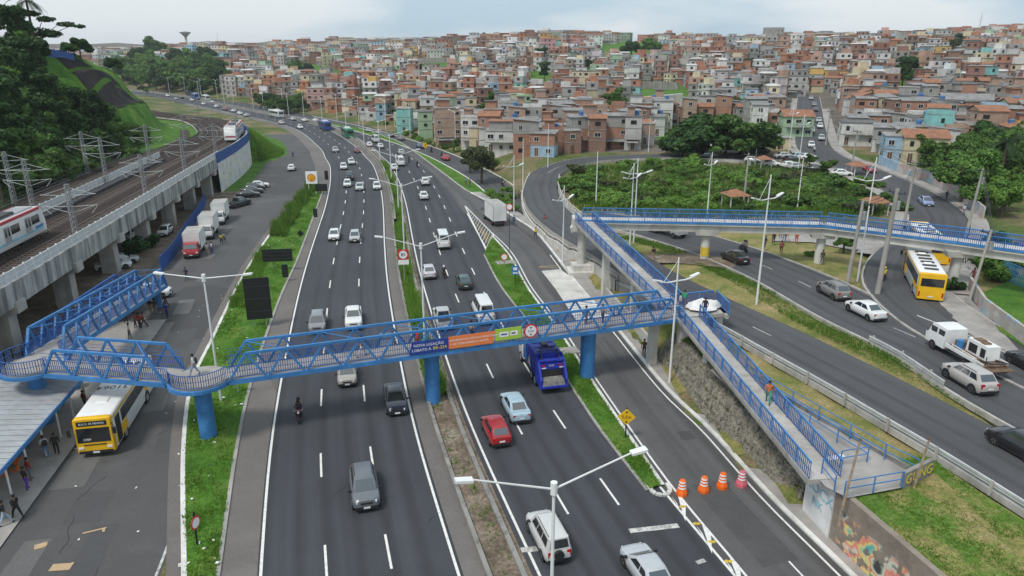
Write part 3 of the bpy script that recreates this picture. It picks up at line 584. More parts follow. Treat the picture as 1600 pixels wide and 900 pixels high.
def car_parts(t):
    if ('car', t) in _text: return _text[('car', t)]
    L, W, H, zb, zh, xw0, xw1, xr1, xr0, zt, zc, r = CAR[t]; h = L/2; out = []
    wx = (h-.82, -h+.78)
    xs = [-h, -h+.05, -h+.14, -h+.28, -h+.5, xr0-.02, (xr0+xw0)/2, xw0+.02, h-.75, h-.5, h-.32, h-.2, h-.1, h-.04, h]; xs = sorted(set(round(x, 3) for x in xs)); rings = []
    for x in xs:
        e = max(0, (abs(x)-(h-.5))/.5); wy = W/2*(1-.26*e**2.6-.01*(e > 0)); zbot = zc+.10*e*e
        if x > xw0: top = zb-(zb-zh)*((x-xw0)/(h-xw0))**1.4-(.06*(x > h-.15))-(.22 if x >= h-.001 else 0)
        elif x < xr0: top = zt-(.05*(x < -h+.1))-(.16 if x <= -h+.001 else 0)
        else: top = zb
        if t == 'pickup' and x < xr0: top = zt
        mid = zbot+(top-zbot)*.55
        half = [(0, zbot), (wy*.86, zbot), (wy*.965, zbot+.1), (wy, mid), (wy*.975, top-.12), (wy*.90, top-.015), (wy*.45, top+.02), (0, top+.028)]
        rings.append([(x, y, z) for y, z in half]+[(x, -y, z) for y, z in half[-2:0:-1]])
    m = MB(); m.loft(rings)
    wb, wt = W/2*.885, W/2*.70; zr = H-.05
    def gring(x0, x1, wy, z): return [(x0, -wy, z), (x0, wy, z), (x1, wy*.96, z), (x1, -wy*.96, z)]
    c0 = (xw0, wb, zb-.02); 
    bot = [(xw0, -wb*.9, zb-.03), (xw0-.28, -wb, zb-.03), (xr0+.25, -wb, zb-.03), (xr0, -wb*.88, zb-.03), (xr0, wb*.88, zb-.03), (xr0+.25, wb, zb-.03), (xw0-.28, wb, zb-.03), (xw0, wb*.9, zb-.03)]
    top = [(xw1, -wt*.9, zr), (xw1-.2, -wt, zr), (xr1+.15, -wt, zr), (xr1, -wt*.9, zr), (xr1, wt*.9, zr), (xr1+.15, wt, zr), (xw1-.2, wt, zr), (xw1, wt*.9, zr)]
    cx = (xw1+xr1)/2; crn = [(cx+(p[0]-cx)*.82, p[1]*.8, H) for p in top]
    m.loft([bot, top, crn]); body = m.mesh('body', ['white_body'], 42); out.append(('body', body, True))
    def part(name, fn, mat, sm_=None):
        k = MB(); fn(k); out.append((name, k.mesh(name, [mat], sm_), False))
    part('windshield', lambda k: q4(k, *inset((bot[0], bot[7], top[7], top[0]), .03, .03, .1, .07)), 'car_glass')
    part('rear_window', lambda k: q4(k, *inset((bot[4], bot[3], top[3], top[4]), .06, .06, .22 if t != 'van' else .3, .1)), 'car_glass')
    for sy in (0, 1):
        bl, br, tr, tl = (bot[2], bot[1], top[1], top[2]) if sy == 0 else (bot[6], bot[5], top[5], top[6])
        cuts = [(.02, .5), (.54, .98)] if t in ('hatch', 'sedan', 'pickup') else [(.02, .30), (.33, .64), (.67, .98)]
        for a, b in cuts:
            part('side_window', lambda k, a=a, b=b: q4(k, *inset((bl, br, tr, tl), a, 1-b, .2, .12)), 'car_glass')
    def lamps(k, x, z, w0, w1, hh, dirx):
        pass
    for sy in (-1, 1):
        part('headlight', lambda k, sy=sy: k.box((h-.19, sy*(W/2-.36), zh-.13), (.30, .32, .14), -sy*.42), 'lamp_clear')
        part('taillight', lambda k, sy=sy: k.box((-h+.12, sy*(W/2-.30), zt-.2), (.22, .26, .2 if t not in ('wagon', 'suv') else .36)), 'lamp_red')
        part('mirror', lambda k, sy=sy: k.box((xw0-.28, sy*(W/2+.06), zb+.06), (.12, .2, .14)), 'trim_black')
    def bump(k):
        k.box((0, 0, zc-.03), (L*.86, W*.84, .16))  # black underbody block, added to deepen the contact shade beneath the car
        k.box((h-.04, 0, zc+.16), (.14, W*.80, .22)); k.box((-h+.04, 0, zc+.16), (.14, W*.80, .2))
        for x in wx:
            for sy in (-1, 1): k.tube((x, sy*(W/2-.12), r+.02), (x, sy*(W/2+.004), r+.02), r*1.2, n=16)
        for sy in (-1, 1): k.box((0, sy*(W/2-.06), zc+.04), (wx[0]-wx[1]-.7, .1, .12))
    part('bumper', bump, 'trim_black')
    part('grille', lambda k: k.box((h-.02, 0, zh-.22), (.07, W*.42, .12)), 'trim_black')
    part('plate', lambda k: (k.box((h+.035, 0, zc+.2), (.02, .42, .13)), k.box((-h-.035, 0, zc+.42), (.02, .42, .13))), 'plate')
    if t == 'pickup': part('cargo_bed', lambda k: k.box(((-h+xr0)/2, 0, zt+.02), (xr0+h-.25, W*.78, .04)), 'trim_black')
    if t in ('suv', 'wagon'):
        for sy in (-1, 1): part('roof_rail', lambda k, sy=sy: k.tube((xr1+.2, sy*wt*.93, H+.03), (xw1-.3, sy*wt*.93, H+.03), .022, n=6), 'rim_dark' if t == 'suv' else 'trim_black')
    if t == 'wagon': part('spare_wheel', lambda k: (k.tube((-h-.02, .1, .82), (-h-.2, .1, .82), .31, n=16),), 'trim_black')
    _text[('car', t)] = (out, wx, W/2-.11, r); return _text[('car', t)]
def car(t, col, loc, rz, label, group=None, cat=None, detail=True, sc_=1, name=None):
    nm = {'hatch': 'hatchback_car', 'sedan': 'sedan_car', 'suv': 'suv_car', 'wagon': 'minivan', 'van': 'passenger_van', 'pickup': 'pickup_truck'}[t]
    root = E(name or nm, loc, rz, label, cat or ('van' if t == 'van' else 'pickup' if t == 'pickup' else 'car'), group); root.scale = (sc_,)*3
    parts, wx, wy, r = car_parts(t); pm = paint(col)
    for n_, me, painted in parts:
        if not detail and n_ in ('mirror', 'plate', 'grille', 'roof_rail'): continue
        o = O(n_, me, root)
        if painted: o.material_slots[0].link = 'OBJECT'; o.material_slots[0].material = pm
    if detail: put_wheels(root, r, .2, wx, wy)
    else:
        a, _ = wheel_mesh(r, .2)
        for x in wx:
            for sg in (-1, 1): O('wheel', a, root, (x, sg*wy, r))
    return root
def rbox(m, x0, x1, W, z0, z1, rad=.18, k=0, n=3):   # box rounded along its long edges
    def ring(x, s_):
        pts = []
        for cy, cz, a0 in ((W/2-rad, z1-rad, 0), (-W/2+rad, z1-rad, 90), (-W/2+rad, z0+rad*.4, 180), (W/2-rad, z0+rad*.4, 270)):
            rz_ = rad if a0 < 180 else rad*.4
            for j in range(n+1):
                t = math.radians(a0+90*j/n); ry = rad if a0 < 180 else rad
                pts.append((x, (cy+math.cos(t)*ry)*s_, (cz+math.sin(t)*rz_-(z0+z1)/2)*s_+(z0+z1)/2))
        return pts
    m.loft([ring(x0, .965), ring(x0+.12, 1), ring(x1-.12, 1), ring(x1, .965)], k)
def bus(loc, rz, label, roof_no='31064', dest=None, number=None, group='yellow and white city buses', front=True):
    L, W, H = 11.6, 2.5, 3.15; h = L/2; root = E('city_bus', loc, rz, label, 'bus', group)
    B('body', lambda m: rbox(m, -h, h, W, .38, H), 'white_body', root, 40)
    B('front_panel', lambda m: rbox(m, h-.55, h+.03, W+.03, .36, H+.02, .2), 'body_yellow', root, 40)
    B('rear_panel', lambda m: rbox(m, -h-.03, -h+.45, W+.03, .36, H+.02, .2), 'body_yellow', root, 40)
    for sy in (-1, 1):
        y = sy*(W/2+.012)
        for k in range(7):
            x = -h+1.1+k*1.42
            if k == 6: B('door', lambda m: m.box((h-1.35, y, 1.6), (1.0, .03, 2.1)), 'bus_glass', root)
            else: B('side_window', lambda m: m.box((x+.5, y, 2.12), (1.34, .03, 1.0)), 'bus_glass', root)
        B('side_stripe', lambda m: (m.box((h-2.0, y, 1.1), (2.6, .028, .85)), m.box((-h+1.8, y, 1.35), (3.0, .028, .45)), m.box((0, y, 2.85), (L*.9, .02, .18))), 'body_yellow', root)
        B('wheel_arch', lambda m: [m.tube((x, y-sy*.02, .5), (x, y, .5), .58, n=18) for x in (h-2.6, -h+3.0)], 'trim_black', root)
        B('headlight', lambda m: m.box((h+.04, sy*.95, .85), (.06, .34, .16)), 'lamp_clear', root); B('taillight', lambda m: m.box((-h-.04, sy*1.08, .95), (.04, .16, .5)), 'lamp_red', root)
        B('mirror', lambda m: (m.beam((h-.1, sy*1.25, 2.7), (h+.25, sy*1.5, 2.5), .05, .05), m.box((h+.25, sy*1.5, 2.2), (.12, .22, .5))), 'trim_black', root)
    B('windshield', lambda m: m.box((h+.035, 0, 1.85), (.03, 2.2, 1.15)), 'bus_glass', root); B('rear_window', lambda m: m.box((-h-.035, 0, 2.2), (.03, 2.1, .85)), 'bus_glass', root)
    d = B('destination_sign', lambda m: m.box((h+.04, 0, 2.78), (.03, 2.0, .36)), 'trim_black', root)
    if dest: O('lettering', text_mesh(dest, .21, 'plate'), d, (h+.062, 0, 2.77), rot=(math.pi/2, 0, math.pi/2))
    if number: O('lettering', text_mesh(number, .26, 'plate'), root, (h+.056, -.45, 1.5), rot=(math.pi/2, 0, math.pi/2))
    B('bumper', lambda m: (m.box((h+.03, 0, .5), (.08, 2.3, .2)), m.box((h+.035, 0, 1.08), (.05, 1.5, .07))), 'trim_black', root); B('plate', lambda m: (m.box((h+.08, 0, .48), (.02, .45, .14)), m.box((-h-.06, 0, .7), (.02, .45, .14))), 'plate', root)
    if roof_no: O('lettering', text_mesh(roof_no, .95, 'trim_black'), root, (.6, 0, H+.004), rot=(0, 0, -math.pi/2))
    B('roof_hatch', lambda m: (m.box((2.9, 0, H+.05), (.8, .8, .1), 0, 0, .85), m.box((-1.3, 0, H+.05), (.8, .8, .1), 0, 0, .85)), 'white_body', root)
    B('roof_vent', lambda m: ([m.tube((-3.9, y_, H-.02), (-3.9, y_, H+.1), .22, n=12) for y_ in (-.6, 0, .6)], m.box((-2.9, 0, H+.05), (.45, 1.9, .1))) if roof_no else [m.box((x, 0, H+.05), (.5, 1.3, .1)) for x in np.linspace(-4, 3, 6)], 'rim_dark', root)
    put_wheels(root, .48, .3, (h-2.6, -h+3.0), W/2-.13, 'rim'); return root
def far_bus(loc, rz, label, col, group='far buses on the highway'):
    L, W, H = 11.5, 2.5, 3.2; h = L/2; root = E('coach_bus', loc, rz, label, 'bus', group); B('body', lambda m: rbox(m, -h, h, W, .35, H), paint(col), root, 40)
    for sy in (-1, 1): B('window_band', lambda m: m.box((0, sy*(W/2+.012), 2.2), (L*.88, .03, .9)), 'bus_glass', root)
    B('windshield', lambda m: m.box((h+.02, 0, 1.9), (.05, 2.2, 1.3)), 'bus_glass', root); B('rear_window', lambda m: m.box((-h-.02, 0, 2.1), (.05, 2.0, .9)), 'bus_glass', root)
    B('roof_unit', lambda m: m.box((-1, 0, H+.12), (3, 1.6, .24)), 'white_body', root); put_wheels(root, .48, .3, (h-2.6, -h+3.0), W/2-.13); return root
def box_truck(loc, rz, label, cab=(.7, .7, .69), L=6.6, box_h=2.5, open_rear=False, group='white box trucks', boxmat='box_white'):
    root = E('box_truck', loc, rz, label, 'truck', group); h = L/2; W = 2.2
    def cb(m):
        m.loft([[(x, y, z) for y, z in ((-W/2*.93, .55), (W/2*.93, .55), (W/2*.95, 1.3), (W/2*.84, tz), (-W/2*.84, tz), (-W/2*.95, 1.3))] for x, tz in ((h-1.6, 2.2), (h-1.0, 2.28), (h-.35, 2.2), (h-.12, 1.45), (h, 1.2))])
    B('cab', cb, paint(cab), root, 35)
    B('windshield', lambda m: q4(m, (h-.10, -.88, 1.5), (h-.10, .88, 1.5), (h-.285, .8, 2.1), (h-.285, -.8, 2.1)), 'car_glass', root)
    for sy in (-1, 1):
        B('side_window', lambda m: m.box((h-.85, sy*(W/2*.905), 1.75), (.75, .04, .55)), 'car_glass', root); B('headlight', lambda m: m.box((h-.02, sy*.8, .95), (.08, .3, .18)), 'lamp_clear', root)
        B('mirror', lambda m: m.box((h-.3, sy*(W/2+.18), 1.75), (.08, .2, .4)), 'trim_black', root); B('taillight', lambda m: m.box((-h-.02, sy*.9, .75), (.06, .25, .12)), 'lamp_red', root)
    B('bumper', lambda m: (m.box((h, 0, .6), (.14, 2.0, .28)), m.box((-h, 0, .6), (.1, 1.9, .16))), 'rim_dark', root); B('plate', lambda m: m.box((h+.08, 0, .62), (.02, .4, .13)), 'plate', root)
    B('chassis', lambda m: m.box((-.5, 0, .7), (L-1.4, 1.0, .25)), 'trim_black', root)
    z0, z1 = .95, .95+box_h; x0, x1 = -h, h-1.75
    cg = B('cargo_box', lambda m: m.box(((x0+x1)/2, 0, (z0+z1)/2), (x1-x0, W+.1, box_h)), boxmat, root)
    B('edge_trim', lambda m: ([m.beam((x, sy*(W/2+.05), z0), (x, sy*(W/2+.05), z1), .07, .07) for x in (x0, x1) for sy in (-1, 1)], [m.beam((x0, sy*(W/2+.05), z), (x1, sy*(W/2+.05), z), .06, .06) for sy in (-1, 1) for z in (z0, z1)]), 'galvanised', cg)
    B('roof_sheet', lambda m: m.box(((x0+x1)/2, 0, z1+.02), (x1-x0-.05, W+.02, .03)), 'grey_roof', cg)
    B('rear_door', lambda m: (m.box((x0-.015, -.56, (z0+z1)/2), (.03, 1.06, box_h-.15)), m.box((x0-.015, .56, (z0+z1)/2), (.03, 1.06, box_h-.15)), m.tube((x0-.04, .08, z0+.1), (x0-.04, .08, z1-.1), .02, n=5)), 'rust' if open_rear else 'box_white', cg)
    put_wheels(root, .42, .3, (h-.85, -h+1.4), W/2-.16, 'rim_dark'); return root
def garbage_truck(loc, rz):
    root = E('garbage_truck', loc, rz, 'blue garbage truck with white cab driving under the footbridge', 'truck'); W = 2.45
    B('cab', lambda m: rbox(m, 2.1, 4.1, W-.1, .6, 2.75, .2), 'white_body', root, 40); B('windshield', lambda m: m.box((4.11, 0, 1.95), (.03, 2.0, .95)), 'car_glass', root)
    hp = B('hopper_body', lambda m: rbox(m, -2.4, 1.95, W, .95, 3.15, .28), 'body_blue', root, 40)
    for k in range(5): B('body_rib', lambda m: (m.box((-2.0+k*.95, 0, 3.17), (.09, W-.5, .06)), m.box((-2.0+k*.95, W/2+.01, 2.0), (.08, .05, 1.9)), m.box((-2.0+k*.95, -W/2-.01, 2.0), (.08, .05, 1.9))), 'body_blue', hp)
    def tail(m):
        for sy in (-1, 1): m.loft([[(-2.35, y, 3.05), (-3.2, y, 2.6), (-4.15, y, 1.3), (-4.15, y, .6), (-2.35, y, .6)] for y in (sy*(W/2-.18), sy*W/2)])
        m.box((-2.75, 0, 2.72), (1.0, W-.3, .16)); m.box((-3.0, 0, 2.2), (.5, W-.36, .6)); m.box((-4.1, 0, .66), (.3, W+.05, .18))
    tg = B('tailgate', tail, 'body_blue', root); plain('hopper_steel', (.30, .29, .26), .5, .3, .4, 3)
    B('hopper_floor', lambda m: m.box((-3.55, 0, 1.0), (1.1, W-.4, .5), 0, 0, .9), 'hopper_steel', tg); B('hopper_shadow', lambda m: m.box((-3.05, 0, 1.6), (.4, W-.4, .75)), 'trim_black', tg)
    B('hydraulic_arm', lambda m: ([m.tube((-2.0, y, 3.25), (-3.1, y*1.2, 2.75), .07, n=7) for y in (-.7, .7)], m.tube((-1.6, -.7, 3.27), (-1.6, .7, 3.27), .06, n=7), m.tube((1.7, .1, 3.3), (-.5, .1, 3.28), .06, n=7), m.box((-.7, 0, 3.25), (.7, .5, .2))), 'dark_steel', tg)
    O('lettering', text_mesh('0101', .26, 'plate'), tg, (-3.275, 0, 2.28), rot=(math.pi/2, 0, -math.pi/2))
    for sy in (-1, 1):
        B('taillight', lambda m: m.box((-3.27, sy*.75, 2.3), (.06, .3, .14)), 'lamp_red', tg); B('plate', lambda m: m.box((-3.28, sy*.8-.1, 2.08), (.03, .4, .1)), 'plate', tg)
        B('mirror', lambda m: m.box((4.0, sy*1.4, 2.1), (.1, .22, .5)), 'trim_black', root); B('side_window', lambda m: m.box((3.4, sy*1.185, 2.0), (.8, .03, .7)), 'car_glass', root)
        B('side_mural', lambda m: (m.add([(1.6, sy*1.262, 1.2), (.5, sy*1.262, 1.2), (.9, sy*1.262, 2.6), (1.6, sy*1.262, 2.8)], [(0, 1, 2, 3), (3, 2, 1, 0)], 0), m.add([(.3, sy*1.262, 1.2), (-.9, sy*1.262, 1.2), (-.4, sy*1.262, 2.3)], [(0, 1, 2), (2, 1, 0)], 1), m.add([(1.5, sy*1.266, 2.2), (1.0, sy*1.266, 2.3), (1.4, sy*1.266, 2.75)], [(0, 1, 2), (2, 1, 0)], 2)), ['mural_blue', 'plate', 'mural_green'], hp)
        B('side_guard', lambda m: m.box((0, sy*1.1, .75), (3.2, .06, .3)), 'trim_black', root)
    B('chassis', lambda m: m.box((0, 0, .75), (7.4, .9, .3)), 'trim_black', root); put_wheels(root, .5, .32, (3.2, -.9, -2.1), W/2-.18, 'rim'); return root
plain('mural_blue', (.08, .3, .6), .5); plain('mural_green', (.35, .5, .08), .5)
def tow_truck(loc, rz):
    root = E('tow_truck', loc, rz, 'white flatbed tow truck with a generator and winch gear on its bed', 'truck'); W = 2.15
    def cb(m):
        m.loft([[(x, y, z) for y, z in ((-W/2*.95, .55), (W/2*.95, .55), (W/2*.97, 1.35), (W/2*.84, tz), (-W/2*.84, tz), (-W/2*.97, 1.35))] for x, tz in ((1.1, 2.25), (2.4, 2.32), (2.9, 2.25), (3.25, 1.5), (3.45, 1.25))])
    B('cab', cb, 'white_body', root, 35); B('windshield', lambda m: q4(m, (3.27, -.88, 1.52), (3.27, .88, 1.52), (2.975, .8, 2.16), (2.975, -.8, 2.16)), 'car_glass', root)
    for sy in (-1, 1):
        for x in (2.55, 1.6): B('side_window', lambda m: m.box((x, sy*W/2*.915, 1.8), (.72, .05, .5)), 'car_glass', root)
        B('bed_rail', lambda m: (m.beam((.9, sy*1.05, 1.05), (-3.5, sy*1.05, 1.05), .08, .3), m.beam((.3, sy*.95, 1.35), (-2.6, sy*.95, 1.25), .05, .05), [m.beam((x, sy*.95, 1.0), (x, sy*.95, 1.3), .05, .05) for x in (.2, -1, -2.3)]), 'white_body', root)
        B('taillight', lambda m: m.box((-3.55, sy*.9, .8), (.06, .3, .12)), 'lamp_red', root)
    B('flatbed', lambda m: (m.box((-1.3, 0, .98), (4.5, 2.1, .1)), m.box((-3.7, 0, .85), (1.1, 2.0, .07))), 'rust', root)
    g = B('generator', lambda m: m.box((-1.6, -.3, 1.65), (2.3, 1.15, 1.15), 0, 0, .95), 'white_body', root); B('generator_door', lambda m: (m.box((-1.2, .285, 1.6), (.9, .04, .7)), m.box((-2.3, .285, 1.6), (.5, .04, .7))), 'trim_black', g); B('generator_lid', lambda m: (m.box((-1.1, -.3, 2.26), (.7, .7, .1)), m.box((-1.9, -.2, 2.27), (.5, .6, .12))), 'rust', g)
    B('barrel', lambda m: m.tube((.1, .35, 1.0), (.1, .35, 1.75), .28, n=12), 'blue_steel', root); B('toolbox', lambda m: m.box((.5, -.2, 1.25), (.7, .9, .45)), 'rust', root)
    B('winch_arm', lambda m: (m.beam((-2.6, .6, 1.1), (-3.9, .6, 1.35), .1, .12), m.beam((-2.6, -.6, 1.1), (-3.9, -.6, 1.35), .1, .12), m.beam((-3.9, -.8, 1.35), (-3.9, .8, 1.35), .08, .08), m.tube((-3.3, .7, 1.0), (-3.3, .7, 1.7), .04, n=6)), 'dark_steel', root)
    B('chassis', lambda m: (m.box((-.2, 0, .68), (6.6, .8, .26)), m.box((-3.6, 0, .55), (.2, 2.0, .15))), 'trim_black', root); B('bumper', lambda m: m.box((3.42, 0, .62), (.16, 2.0, .28)), 'galvanised', root)
    put_wheels(root, .42, .28, (2.45, -1.5, -2.35), W/2-.16, 'rim_dark'); return root
def flatbed(loc, rz):
    root = E('flatbed_truck', loc, rz, 'dark flatbed truck passing behind the concrete footbridge pier', 'truck'); B('bed', lambda m: m.box((-1, 0, 1.0), (5.2, 2.2, .16)), 'rust', root); B('cab', lambda m: rbox(m, 1.7, 3.3, 2.1, .6, 2.3, .2), paint((.5, .5, .5)), root, 40)
    B('chassis', lambda m: m.box((-.2, 0, .7), (6.4, .8, .26)), 'trim_black', root); B('rear_light_bar', lambda m: m.box((-3.62, 0, .85), (.06, 2.0, .14)), 'lamp_red', root); put_wheels(root, .44, .28, (2.4, -1.6, -2.6), .95, 'rim_dark'); return root
# ---- people: one continuous skinned body per pose, coloured per person through object-linked slots
def skin(verts, edges, rads, root=0, sub=1):
    me = bpy.data.meshes.new('body'); me.from_pydata(verts, edges, []); o = bpy.data.objects.new('b', me); COL.objects.link(o)
    md = o.modifiers.new('s', 'SKIN'); md.use_smooth_shade = True
    for i, r in enumerate(rads): me.skin_vertices[0].data[i].radius = r if isinstance(r, tuple) else (r, r)
    me.skin_vertices[0].data[root].use_root = True
    s2 = o.modifiers.new('u', 'SUBSURF'); s2.levels = s2.render_levels = sub
    r = bpy.data.meshes.new_from_object(o.evaluated_get(bpy.context.evaluated_depsgraph_get())); bpy.data.objects.remove(o); return r
for nm, c in (('skin_tone', (.22, .12, .075)), ('hair_black', (.012, .01, .009)), ('shoe_dark', (.03, .028, .027))): plain(nm, c, .7)
def body_mesh(pose):
    if ('body', pose) in _text: return _text[('body', pose)]
    sit = pose == 'ride'; st = {'stand': .10, 'walk': .34, 'ride': .0}[pose]; pz = .95 if not sit else .82
    V = [(0, 0, pz), (0.01, 0, pz+.25), (.02, 0, pz+.46), (.02, 0, pz+.56), (.035, 0, pz+.66), (.035, 0, pz+.76)]; Ed = [(0, 1), (1, 2), (2, 3), (3, 4), (4, 5)]; R = [(.15, .12), (.15, .12), (.17, .12), (.06, .06), (.095, .085), (.075, .075)]; kind = [2, 1, 1, 0, 0, 0]
    for sy in (-1, 1):
        b = len(V)
        if sit: lg = [(.05, sy*.12, pz-.04), (.38, sy*.2, pz-.10), (.22, sy*.2, .36), (.34, sy*.2, .30)]
        else: lg = [(0, sy*.1, pz-.08), (sy*st*.55+.04, sy*.11, .50), (sy*st-.04*(st > .2), sy*.11, .09), (sy*st+.14, sy*.12, .04)]
        V += lg; Ed += [(0, b), (b, b+1), (b+1, b+2), (b+2, b+3)]; R += [.10, .075, .05, .04]; kind += [2, 2, 2, 3]
        b = len(V)
        if sit: ar = [(.02, sy*.2, pz+.44), (.22, sy*.3, pz+.2), (.5, sy*.3, pz+.16), (.58, sy*.29, pz+.16)]
        else: ar = [(.02, sy*.2, pz+.44), (-sy*st*.35, sy*.26, pz+.17), (-sy*st*.45+.12, sy*.25, pz-.05), (-sy*st*.45+.15, sy*.24, pz-.14)]
        V += ar; Ed += [(2, b), (b, b+1), (b+1, b+2), (b+2, b+3)]; R += [.065, .048, .038, .042]; kind += [1, 1, 0, 0]
    me = skin(V, Ed, R); VA = np.array(V); mats = ['skin_tone', 'white_body', 'white_body', 'shoe_dark']
    for k in mats: me.materials.append(MATS[k])
    for p in me.polygons:
        c = np.array(p.center); 
        best, bk = 9, 0
        for a, b in Ed:
            d = VA[b]-VA[a]; t = np.clip(np.dot(c-VA[a], d)/np.dot(d, d), 0, 1); q = np.linalg.norm(c-VA[a]-t*d)
            if q < best: best = q; bk = kind[b] if not (a == 0 and b == 1) else (2 if t < .3 else 1)
        p.material_index = bk
    m = MB(); hz = pz+.70
    m.loft([[(.02+r_*math.cos(t)*1.12-.012, r_*math.sin(t), hz+dz) for t in np.linspace(0, 2*math.pi, 10, endpoint=False)] for r_, dz in ((.075, -.05), (.103, .02), (.10, .08), (.065, .13), (.012, .15))])
    hair = m.mesh('hair', ['hair_black'], 60)
    m = MB(); m.loft([[(.03+r_*math.cos(t)*1.12, r_*math.sin(t), hz+dz) for t in np.linspace(0, 2*math.pi, 12, endpoint=False)] for r_, dz in ((.10, -.10), (.14, -.02), (.14, .06), (.10, .14), (.02, .17))]); hel = m.mesh('helmet', ['white_body'], 60)
    m = MB(); m.box((-.2, 0, pz+.28), (.18, .3, .42), 0, 0, .8); bag = m.mesh('backpack', ['trim_black'], 30)
    _text[('body', pose)] = (me, hair, hel, bag); return _text[('body', pose)]
def cloth(c): 
    nm = 'cloth_%02d_%02d_%02d' % tuple(int(x*99) for x in c); return MATS[nm] if nm in MATS else plain(nm, c, .85, 0, .15, 6)
def person(loc, rz, pose, shirt, legs, label, group=None, skin_c=None, helmet=None, pack=False, sc_=1):
    me, hair, hel, bag = body_mesh(pose); o = O('person', me, None, loc, rz, label, 'person', group, sc_=sc_)
    for k, c in ((1, shirt), (2, legs)): o.material_slots[k].link = 'OBJECT'; o.material_slots[k].material = cloth(c)
    if helmet:
        h_ = O('helmet', hel, o); h_.material_slots[0].link = 'OBJECT'; h_.material_slots[0].material = cloth(helmet)
    else: O('hair', hair, o)
    if pack: O('backpack', bag, o)
    return o
def motorcycle(loc, rz, col, label, rlabel, shirt, legs, helmet=(.02, .02, .02), pillion=None):
    root = E('motorcycle', loc, rz, label, 'motorcycle', 'motorcycles in traffic')
    B('frame', lambda m: (m.beam((.45, 0, .78), (-.2, 0, .62), .1, .12), m.box((.05, 0, .42), (.5, .26, .3)), m.beam((.5, 0, .9), (.68, 0, .32), .12, .08), m.tube((-.1, .14, .35), (-.8, .16, .4), .05, n=7)), 'trim_black', root)
    B('fuel_tank', lambda m: (m.box((.22, 0, .86), (.48, .28, .2), 0, 0, .75), m.box((.62, 0, .5), (.4, .14, .06))), paint(col), root)
    B('seat', lambda m: m.box((-.32, 0, .82), (.72, .26, .1), 0, 0, .9), 'trim_black', root); B('handlebar', lambda m: (m.tube((.48, -.36, 1.02), (.48, .36, 1.02), .018, n=6), m.tube((.46, .3, 1.02), (.42, .36, 1.2), .012, n=5), m.tube((.46, -.3, 1.02), (.42, -.36, 1.2), .012, n=5)), 'rim', root)
    B('headlight', lambda m: m.tube((.58, 0, .92), (.68, 0, .92), .085, n=10), 'lamp_clear', root); B('taillight', lambda m: m.box((-.74, 0, .8), (.06, .14, .08)), 'lamp_red', root)
    a, b = wheel_mesh(.31, .1, 'rim_dark')
    for x in (.68, -.62): t = O('wheel', a, root, (x, 0, .31)); O('rim', b, t)
    M = Matrix.Translation(loc) @ Matrix.Rotation(rz, 4, 'Z'); p = M @ Vector((-.18, 0, 0)); person(p, rz, 'ride', shirt, legs, rlabel, 'riders', helmet=helmet)
    if pillion: p = M @ Vector((-.58, 0, .03)); person(p, rz, 'ride', pillion, (.05, .05, .07), rlabel.replace('rider', 'passenger riding pillion'), 'riders', helmet=(.03, .03, .03))
    return root
# ------------------------------------------------------------ blue steel footbridge
def V3(p, z): return Vector((p[0], p[1], z))
def rail_mesh(m, a, b, h=1.1, bars=True, step=.16, cables=3):
    a, b = Vector(a), Vector(b); L = (b-a).length
    m.beam(a+Vector((0, 0, h)), b+Vector((0, 0, h)), .06, .05); m.beam(a+Vector((0, 0, .12)), b+Vector((0, 0, .12)), .04, .04); m.beam(a+Vector((0, 0, h*.55)), b+Vector((0, 0, h*.55)), .03, .03)
    if bars:
        n = max(2, int(L/step))
        for i in range(n+1):
            p = a.lerp(b, i/n); m.beam(p+Vector((0, 0, .1)), p+Vector((0, 0, h)), .036, .036)
def truss(root, p0, p1, zb, wdt=2.5, hgt=2.15, panel=2.75, braces=True, mat='blue_steel', zb1=None):
    p0, p1 = V3(p0, zb), V3(p1, zb if zb1 is None else zb1); d = (p1-p0); L = d.length; d.normalize(); nrm = Vector((-d.y, d.x, 0)).normalized(); n = max(3, round(L/panel)); st = L/n; up = Vector((0, 0, hgt))
    B('floor', lambda m: m.beam(p0+Vector((0, 0, .12)), p1+Vector((0, 0, .12)), wdt-.1, .14), 'pavement', root)
    for sg in (-1, 1):
        o = nrm*sg*wdt/2
        B('bottom_chord', lambda m: m.beam(p0+o, p1+o, .2, .34), mat, root); B('top_chord', lambda m: m.beam(p0+o+up+d*st*.5, p1+o+up-d*st*.5, .18, .2), mat, root)
        for k in range(n):
            a, c = p0+d*st*k+o, p0+d*st*(k+.5)+o+up; e = p0+d*st*(k+1)+o
            B('diagonal', lambda m: m.beam(a, c, .14 if 0 < k else .2, .15), mat, root); B('diagonal', lambda m: m.beam(c, e, .14 if k < n-1 else .2, .15), mat, root)
        i_ = nrm*sg*(wdt/2-.16)
        B('railing', lambda m: rail_mesh(m, p0+i_+Vector((0, 0, .18)), p1+i_+Vector((0, 0, .18)), 1.05, True, .17), 'blue_steel_dark', root)
        B('floor_cable', lambda m: [m.beam(p0+i_+Vector((0, 0, z)), p1+i_+Vector((0, 0, z)), .025, .025) for z in (1.5, 1.75)], 'blue_steel_dark', root)
    for k in range(0, n, 2 if braces else n):
        a, c = p0+d*st*(k+.5)+nrm*wdt/2+up, p0+d*st*(min(k+1.5, n-.5))-nrm*wdt/2+up; B('cross_brace', lambda m: m.beam(a, c, .06, .06), mat, root)
